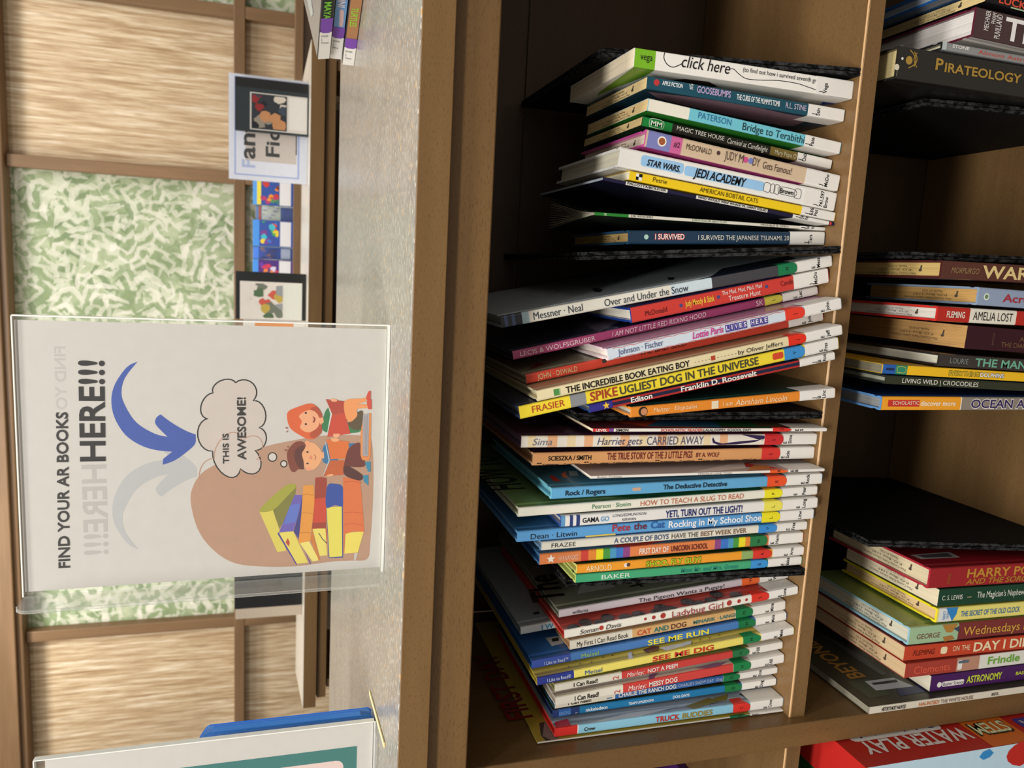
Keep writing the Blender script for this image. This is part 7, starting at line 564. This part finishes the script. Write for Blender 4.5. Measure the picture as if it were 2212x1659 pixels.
for s, p, q, col, cap, st in [('HERE!!!', (-0.00573, 0.2242), (-0.08058, 0.22553), 'b9b4b0', 0.0165, 'b'), ('FIND YO', (0.08841, 0.25021), (0.03878, 0.251), 'bfbab6', 0.0072, 'b')]:
    d = Vector((q[0]-p[0], 0, q[1]-p[1])); w = d.length
    write(mb, s, mat(col, .6, .2), (p[0]-w, -.00016, p[1]), (1, 0, 0), (0, 0, 1), length=w, cap=cap, style=st, mirror=True)
for s, p, q, col, cap, st in [('FIND YOUR AR BOOKS', (-0.09004, 0.2519), (0.03694, 0.24994), '2a2628', 0.0076, 'b'), ('HERE!!!', (-0.00307, 0.22463), (0.07764, 0.22379), '1f1b1d', 0.017, 'bb'), ('THIS IS', (-0.00769, 0.13194), (0.018, 0.13225), '26221f', 0.0044, 'b'), ('AWESOME!', (-0.00489, 0.11841), (0.04842, 0.11884), '26221f', 0.0064, 'bb')]:
    d = Vector((q[0]-p[0], 0, q[1]-p[1])); w = d.length; d.normalize(); v = Vector((-d.z, 0, d.x))
    n = 1
    for i in range(n): write(mb, s, mat(col, .6, .2), Vector((p[0], -.00048, p[1]))+d*(i-(n-1)/2)*cap*.016, d, v, length=w, cap=cap, style='b')
mb.build('sheet', ps)
# the second holder at the left, its white sign with a teal frame
H2 = (-.436, .1363, Z_TOP)
s2 = thing('sign_holder', 'clear acrylic sign holder cut off by the frame, before the blue case', 'sign holder', H2, group='clear acrylic sign holders')
mb = MB(); mb.bbox(-.22, -.0026, .0006, 0, -.0006, .2915, CLEAR, .0006); mb.build('front_pane', s2)
mb = MB(); mb.bbox(-.22, .0010, .0006, 0, .0030, .2915, CLEAR, .0006); mb.build('back_pane', s2)
mb = MB(); mb.box(-.22, -.0028, .0004, .0006, .0030, .0016, CLEAR_EDGE); mb.box(-.0004, -.0026, .0006, .0006, .0030, .2915, CLEAR_EDGE); mb.box(-.22, -.0026, .2911, 0, .0030, .2921, CLEAR_EDGE); mb.bbox(-.22, -.0285, .0004, 0, -.0026, .0024, CLEAR, .0006); mb.build('foot_and_edges', s2)
p2 = thing('paper_sign', 'white paper sign with a wide teal frame, cut off by the frame edge', 'sign', H2, group='printed paper signs')
mb = MB(); mb.box(-.2185, -.00012, .0024, -.0018, .0003, .2835, PAPER)
fr2 = [(x, -.0002, z) for x, z in ((-.196, .0175), (-.0248, .0175), (-.0248, .262), (-.196, .262))]
mb.add(fr2, [(0, 1, 2, 3)], mat('2d7470', .6, .2))
rr = []
for cx, cz, a0 in ((-.0375-.007, .240-.007, 0), (-.183+.007, .240-.007, 90), (-.183+.007, .0300+.007, 180), (-.0375-.007, .0300+.007, 270)):
    for a in (0, 30, 60, 90): q = math.radians(a0+a); rr.append((cx+.007*math.cos(q), -.00028, cz+.007*math.sin(q)))
poly3(mb, rr, mat('e2c9c4', .6, .2)); mb.build('sheet', p2)
# blue disc case behind it, strip of paper on the counter
bc = thing('disc_case', 'translucent blue disc case standing behind the teal framed sign', 'disc case', (-.4435, .158, Z_TOP), (0, 0, 0), group='disc cases on the counter')
mb = MB(); o2 = [(-.135, .0006), (-.003, .0006), (0, .004), (0, .1535), (-.002, .1560), (-.008, .160), (-.020, .1660), (-.135, .1660)]
mb.prism(o2, 1, 0, .0018, BLUE_CLEAR); mb.prism(o2, 1, .0112, .0130, BLUE_CLEAR); mb.build('case', bc)
BLU = mat('3f8ff0', .2, .5)
mb = MB()
vs, fs = stroke2(o2[1:-1], .0016); mb.add([(a, -.0001, b) for a, b in vs], fs, BLU); mb.add([(a, .0131, b) for a, b in vs], fs, BLU)
mb.bbox(-.0022, .0002, .012, -.0006, .0128, .150, BLU, .0004); mb.box(-.0065, -.0004, .050, -.0050, .0001, .130, BLU); mb.box(-.0110, -.0004, .014, -.0098, .0001, .152, BLU); mb.build('rim', bc)
mb = MB(); mb.box(-.132, .0040, .008, -.0125, .0090, .150, mat('a9bfe8', .5, .3)); mb.build('insert', bc)
st_ = MB(); a, b = Vector((-.4354, .1864)), Vector((-.4180, .0680)); d = (b-a).normalized(); nrm = Vector((-d.y, d.x))*.0021
st_.prism([tuple(a+nrm), tuple(a-nrm), tuple(b-nrm), tuple(b+nrm)], 2, Z_TOP+.0004, Z_TOP+.0014, mat('ead9a2', .6, .2)); tag(st_.build('paper_strip'), 'thin pale yellow strip lying on the counter by the teal framed sign', 'paper strip')
# stack of three disc cases lying on the counter
def disc_case_flat(loc_, rot, label, spine_c, title_c, title, tx, lab_n, cover, ls, s1, w, tip=0, zt=.0160):
    t = thing('disc_case', label, 'disc case', loc_, (math.radians(tip), 0, math.radians(rot)), group='disc cases on the counter'); Lg, D = .19, .135
    mb = MB(); mb.bbox(0, 0, .0003, Lg, D, zt, mat('2a2a2c', .2, .5), .0012); mb.build('case', t)
    mb = MB(); e = -.0003
    mb.add([(.03, e, .0012), (Lg-.001, e, .0012), (Lg-.001, e, zt-.0012), (.03, e, zt-.0012)], [(0, 1, 2, 3)], mat(spine_c, .3, .4))
    if cover:
        mb.add([(.002, .002, zt+.0002), (Lg-.002, .002, zt+.0002), (Lg-.002, D-.002, zt+.0002), (.002, D-.002, zt+.0002)], [(0, 1, 2, 3)], mat('6e7274', .2, .5))
        rnd = random.Random(5)
        for i in range(14):
            cx, cy = rnd.uniform(.02, .17), rnd.uniform(.02, .115); rr_ = rnd.uniform(.006, .02)
            poly3(mb, [(cx+rr_*rnd.uniform(.5, 1.2)*math.cos(q*.785), cy+rr_*rnd.uniform(.5, 1.2)*math.sin(q*.785), zt+.0003+.00003*i) for q in range(8)], mat(('5f7a66', 'a9b4a4', '4a4f52', '97a09e')[i % 4], .25, .5))
    write(mb, title, mat(title_c), (tx+w, -.0006, .0123), (-1, 0, 0), (0, 0, -1), length=w, cap=.0080, style='b')
    if title == 'MINI': poly3(mb, [(a, -.0005, b) for a, b in ((.068, .004), (.078, .0035), (.098, .0045), (.101, .0075), (.097, .0095), (.080, .0085), (.068, .0080))], mat('d9b4b4', .3, .4))
    cs = mb.build('cover_sheet', t)
    mb = MB(); mb.add([(.0005, -.0005, .0006), (ls, -.0005, .0006), (ls, -.0005, zt-.0005), (.0005, -.0005, zt-.0005)], [(0, 1, 2, 3)], WHITE_LABEL)
    for i, s in enumerate(lab_n): write(mb, s, INK, (ls-.010-.0068*i, -.0008, .0135), (0, 0, -1), (1, 0, 0), cap=.0034, maxw=.011)
    mb.build('call_number_label', cs)
    mb = MB(); poly3(mb, [(ls-.002+(s1-ls+.002)*a_, -.0007, .0006+(zt-.0012)*b_) for a_, b_ in ((0, .25), (.1, .05), (.3, 0), (1, 0), (1, 1), (.3, 1), (.1, .95), (0, .75))], mat('7a4aa8', .4, .3)); mb.build('level_sticker', cs)
disc_case_flat((.2648, .5555, Z_TOP), -67, 'bottom disc case of the stack of three, orange brown spine, on the counter', 'a87850', '9ac23c', 'TURTLES', .077, ('DVD', 'J', 'Teen'), False, .0367, .0543, .034)
disc_case_flat((.2715, .5580, Z_TOP+.0164), -69, 'middle disc case of the stack of three, sky blue spine', '6f9ccc', 'e8dce4', 'MINI', .104, ('DVD', 'J', 'Mini'), False, .0462, .0662, .022)
disc_case_flat((.2690, .5500, Z_TOP+.0328), -70, 'top disc case of the stack of three, black spine with green lettering', '1c1e1e', '7ac43c', 'MAYA', .083, ('DVD', 'J', 'Town'), True, .0576, .0848, .032, 12)
# ------------------------------------------------------------------ the far counter unit and what stands on it
fu = thing('display_counter', 'far wooden counter with a pale laminate top, below the papered partition wall', 'counter', (-.35, 1.9, 0))
def loc(p): return [(x+.35, y-1.9) for x, y in p]
FT = .977
TOPS = loc([(-1.245, 1.52), (.545, 1.52), (.660, 2.50), (-1.72, 2.60)])
mb = MB(); mb.prism(TOPS, 2, FT-.034, FT, WOOD_X); mb.build('top_edge', fu)
mb = MB(); mb.prism([(x*.999, y*.999+.0005) for x, y in TOPS], 2, FT, FT+.0012, mat('cfc8bb', .25, .5)); mb.build('laminate_top', fu)
RL = loc([(-1.225, 1.535), (.530, 1.535), (.62, 2.48), (-1.66, 2.58)])
mb = MB(); mb.prism(RL, 2, FT-.0615, FT-.0375, WOOD_X); mb.build('top_rail', fu)
IN = loc([(-1.18, 2.15), (.50, 2.15), (.58, 2.44), (-1.5, 2.5)])
mb = MB(); mb.prism(IN, 2, .0, FT-.063, WOOD_BACK); mb.build('cabinet_body', fu)
for x in (-1.19, .495): mb = MB(); q = loc([(x-.012, 1.545)])[0]; mb.bbox(q[0], q[1], 0, q[0]+.025, q[1]+.31, FT-.063, WOOD_Z); mb.build('side_panel', fu)
lg = thing('display_ledge', 'low wooden ledge behind the far counter carrying the blue disc cases', 'ledge', (-.3, 2.66, 0))
mb = MB(); mb.bbox(-1.15, -.04, .0, 1.3, .20, .974, WOOD_BACK); mb.build('cabinet_body', lg)
mb = MB(); mb.bbox(-1.15, -.045, .9745, 1.3, .21, 1.0055, WOOD_TRIMX); mb.build('top_board', lg)
FZ = FT+.0016
fs_ = thing('sign_holder', 'wide clear acrylic sign holder on the far counter, with a lilac bordered sign', 'sign holder', (.345, 1.70, FZ), group='clear acrylic sign holders')
mb = MB(); mb.bbox(-.139, -.003, .0003, .139, -.0012, .206, CLEAR, .0006); mb.build('front_pane', fs_)
mb = MB(); mb.bbox(-.139, -.028, .0003, .139, -.0031, .0022, CLEAR, .0006); mb.build('foot', fs_)
fp_ = thing('paper_sign', 'pale lilac bordered sign with large black letters, on the far counter', 'sign', (.345, 1.70, FZ), group='printed paper signs')
mb = MB(); mb.box(-.136, 0, .001, .136, .0006, .204, mat('e4e6f4', .6, .2))
def q2(x0, z0, x1, z1, h, e): mb.add([(x0, -e, z0), (x1, -e, z0), (x1, -e, z1), (x0, -e, z1)], [(0, 1, 2, 3)], mat(h, .6, .2))
q2(-.124, .022, .13, .190, 'a9b8e6', .0001); q2(-.120, .027, .126, .186, 'e6e8f6', .0002); q2(-.085, .030, .124, .162, 'd2c6c0', .0003); q2(-.06, .029, .1, .032, '2c2a30', .0004)
write(mb, 'F', mat('b4c2ea'), (-.103, -.0006, .138), (1, 0, 0), (0, 0, 1), length=.020, cap=.032, style='b'); write(mb, 'antasy', mat('1a181c'), (-.080, -.0006, .138), (1, 0, 0), (0, 0, 1), length=.19, cap=.040, style='b'); write(mb, 'Fiction', mat('1a181c'), (-.070, -.0006, .075), (1, 0, 0), (0, 0, 1), length=.175, cap=.034, style='b')
mb.build('sheet', fp_)
def standing_case(name, label, x0, x1, y, z0, h, dark, arts, group='display cases on the far counter', th=.014, tilt=0):
    t = thing(name, label, 'disc case', ((x0+x1)/2, y, z0), (tilt, 0, 0), group); w = (x1-x0)/2
    mb = MB(); mb.bbox(-w, 0, .0004, w, th, h, mat(dark, .25, .5), .0015); mb.build('case', t)
    mb = MB()
    for i, (a, b, c, d, col) in enumerate(arts): mb.add([(-w+2*w*a, -.0003-.0001*i, h*b), (-w+2*w*c, -.0003-.0001*i, h*b), (-w+2*w*c, -.0003-.0001*i, h*d), (-w+2*w*a, -.0003-.0001*i, h*d)], [(0, 1, 2, 3)], mat(col, .35, .4))
    return t, mb, w
def blobs(mb, w, h, cols, box, n, e0, seed):
    rnd = random.Random(seed)
    for i in range(n):
        cx, cz = rnd.uniform(box[0], box[2]), rnd.uniform(box[1], box[3]); r_ = rnd.uniform(.06, .17)
        poly3(mb, [(-w+2*w*min(max(cx+r_*rnd.uniform(.5, 1)*math.cos(q*.785), box[0]), box[2]), -e0-.00004*i, h*min(max(cz+r_*.8*rnd.uniform(.5, 1)*math.sin(q*.785), box[1]), box[3])) for q in range(8)], mat(cols[i % len(cols)], .35, .4))
t, mb, w = standing_case('disc_case', 'black disc case with a framed dark picture, in front of the lilac bordered sign', .330, .465, 1.655, FZ, .186, '17191a', [(.0, .0, .82, .99, '2a3236'), (.04, .02, .74, .80, 'c9c5bd'), (.06, .30, .72, .78, '2c3238'), (.10, .03, .70, .27, 'd6d3ce')])
blobs(mb, w, .186, ('8e8578', '1c1e22', 'b8845a', '8a2a2c', 'c9c0b2', '3a4450'), (.08, .31, .70, .77), 16, .0009, 3); mb.build('cover_sheet', t)
t, mb, w = standing_case('disc_case', 'black framed case with a pale picture cover, beside the white paper sign', -.166, -.036, 1.68, FZ, .186, '1a1d1e', [(.0, .06, .80, .94, 'd9d3ca'), (.02, .06, .78, .33, 'd4d6cc')])
blobs(mb, w, .186, ('c4574a', '6d7466', 'b8a04a', 'd6cfc6', '4f6a4a', '8f9496'), (.04, .34, .76, .88), 16, .0008, 9); mb.build('cover_sheet', t)
t, mb, w = standing_case('disc_case', 'orange edged white case mostly hidden behind the white paper sign', -.30, -.1675, 1.685, FZ, .166, 'e3ddd6', [(.0, .20, .97, .82, 'dd8a3a')]); mb.build('cover_sheet', t)
t, mb, w = standing_case('disc_case', 'plain black case with a clear side, seen beside the arrow sign flange', -1.012, -.80, 1.69, FZ, .190, '121314', []); mb.build('cover_sheet', t) if mb.f else None
mb = MB(); mb.bbox(-w-.032, .0004, .0006, -w-.0008, .014, .187, mat('b8aa98', .15, .6), .001); mb.build('clear_side', t)
LZ2 = 1.0060
for i, (x0, x1, h, dark, arts, cols, lab, y) in enumerate((
    (.207, .300, .150, '5a9ade', [(0, .0, 1, .86, '2f4f9a'), (.03, .06, .97, .34, 'dcdcde'), (.02, .80, 1, .90, 'e0d24a')], ('c43a2c', 'e0923a', '4a8a5a', 'b03a6a', '7a3a2a'), 'blue case with a red and yellow cover, nearest the lilac bordered sign', 2.655),
    (.152, .205, .140, '5f7fae', [(0, .0, 1, .32, '4a5a92'), (.0, .34, 1, .84, 'b9c2b6'), (0, .86, 1, .93, 'a85a4a')], ('b9bfc4', '8e9a98'), 'narrow grey blue case between two bright blue cases on the ledge', 2.690),
    (.049, .150, .150, '4a8fe0', [(0, .0, 1, .84, '33509e'), (.03, .05, .97, .32, 'dadade')], ('2f6fc0', '3aa05a', 'd8462c', 'e0c83a', '7a3a8a', '3fb0c4'), 'bright blue case with a rainbow cover and white label, middle of the ledge row', 2.655),
    (.0, .047, .150, '4f86e6', [(0, .0, 1, .86, '3a549e'), (.08, .06, .92, .30, 'b9c4da')], ('8a6a6a', '4a4a7a', '3f4f8a'), 'narrow blue case with a dim cover, between the rainbow and purple ones', 2.690),
    (-.095, -.002, .150, '4a8fe0', [(0, .0, 1, .86, '4a2f7a'), (.03, .05, .97, .34, 'dadade')], ('c43a5a', 'e0823a', '6a3aa0', 'd0c8e0'), 'blue case with a purple and orange cover, partly behind the black framed case', 2.655))):
    t, mb, w = standing_case('disc_case', lab, x0, x1, y, LZ2, h, dark, arts, 'disc cases on the far ledge', .012)
    blobs(mb, w, h, cols, (.05, .36, .95, .82), 14, .0008, 20+i); mb.build('cover_sheet', t)
# ------------------------------------------------------------------ partition wall behind
YW = 2.9
mb = MB()
def panel(x0, x1, z0, z1, m): mb.add([(x0, YW+.05, z0), (x1, YW+.05, z0), (x1, YW+.05, z1), (x0, YW+.05, z1)], [(0, 1, 2, 3)], m)
XM = [-3.6, -1.617, .325, .975, 3.6]; MW = .024
for a, b, m in ((XM[0], XM[1], GRASS), (XM[1], XM[2], LEAF), (XM[2], XM[3], GRASS), (XM[3], XM[4], LEAF)):
    panel(a, b, 1.218, 2.08, m); panel(a, b, .0, 1.218, m)
mb.box(-3.6, YW+.052, 0, 3.6, YW+.12, 2.9, mat('8a7a64', .7, .2)); struct(mb.build('wall_back'))
n = 0
for x in XM[1:4]:
    n += 1; mb = MB(); mb.bbox(x-MW, YW, .0, x+MW, YW+.049, 2.060, WOOD_TRIM, .004); struct(mb.build('trim_%d' % n))
mb = MB(); mb.bbox(-3.6, YW-.002, 1.195, 3.6, YW+.047, 1.240, WOOD_TRIMX, .004); struct(mb.build('trim_4'))
mb = MB(); mb.bbox(-3.6, YW-.03, 2.062, 3.6, YW+.049, 2.32, WOOD_TRIMX, .006); struct(mb.build('trim_5'))
mb = MB(); mb.bbox(-3.6, YW-.05, 2.085, 3.6, YW-.031, 2.16, WOOD_TRIMX, .004); struct(mb.build('trim_6'))
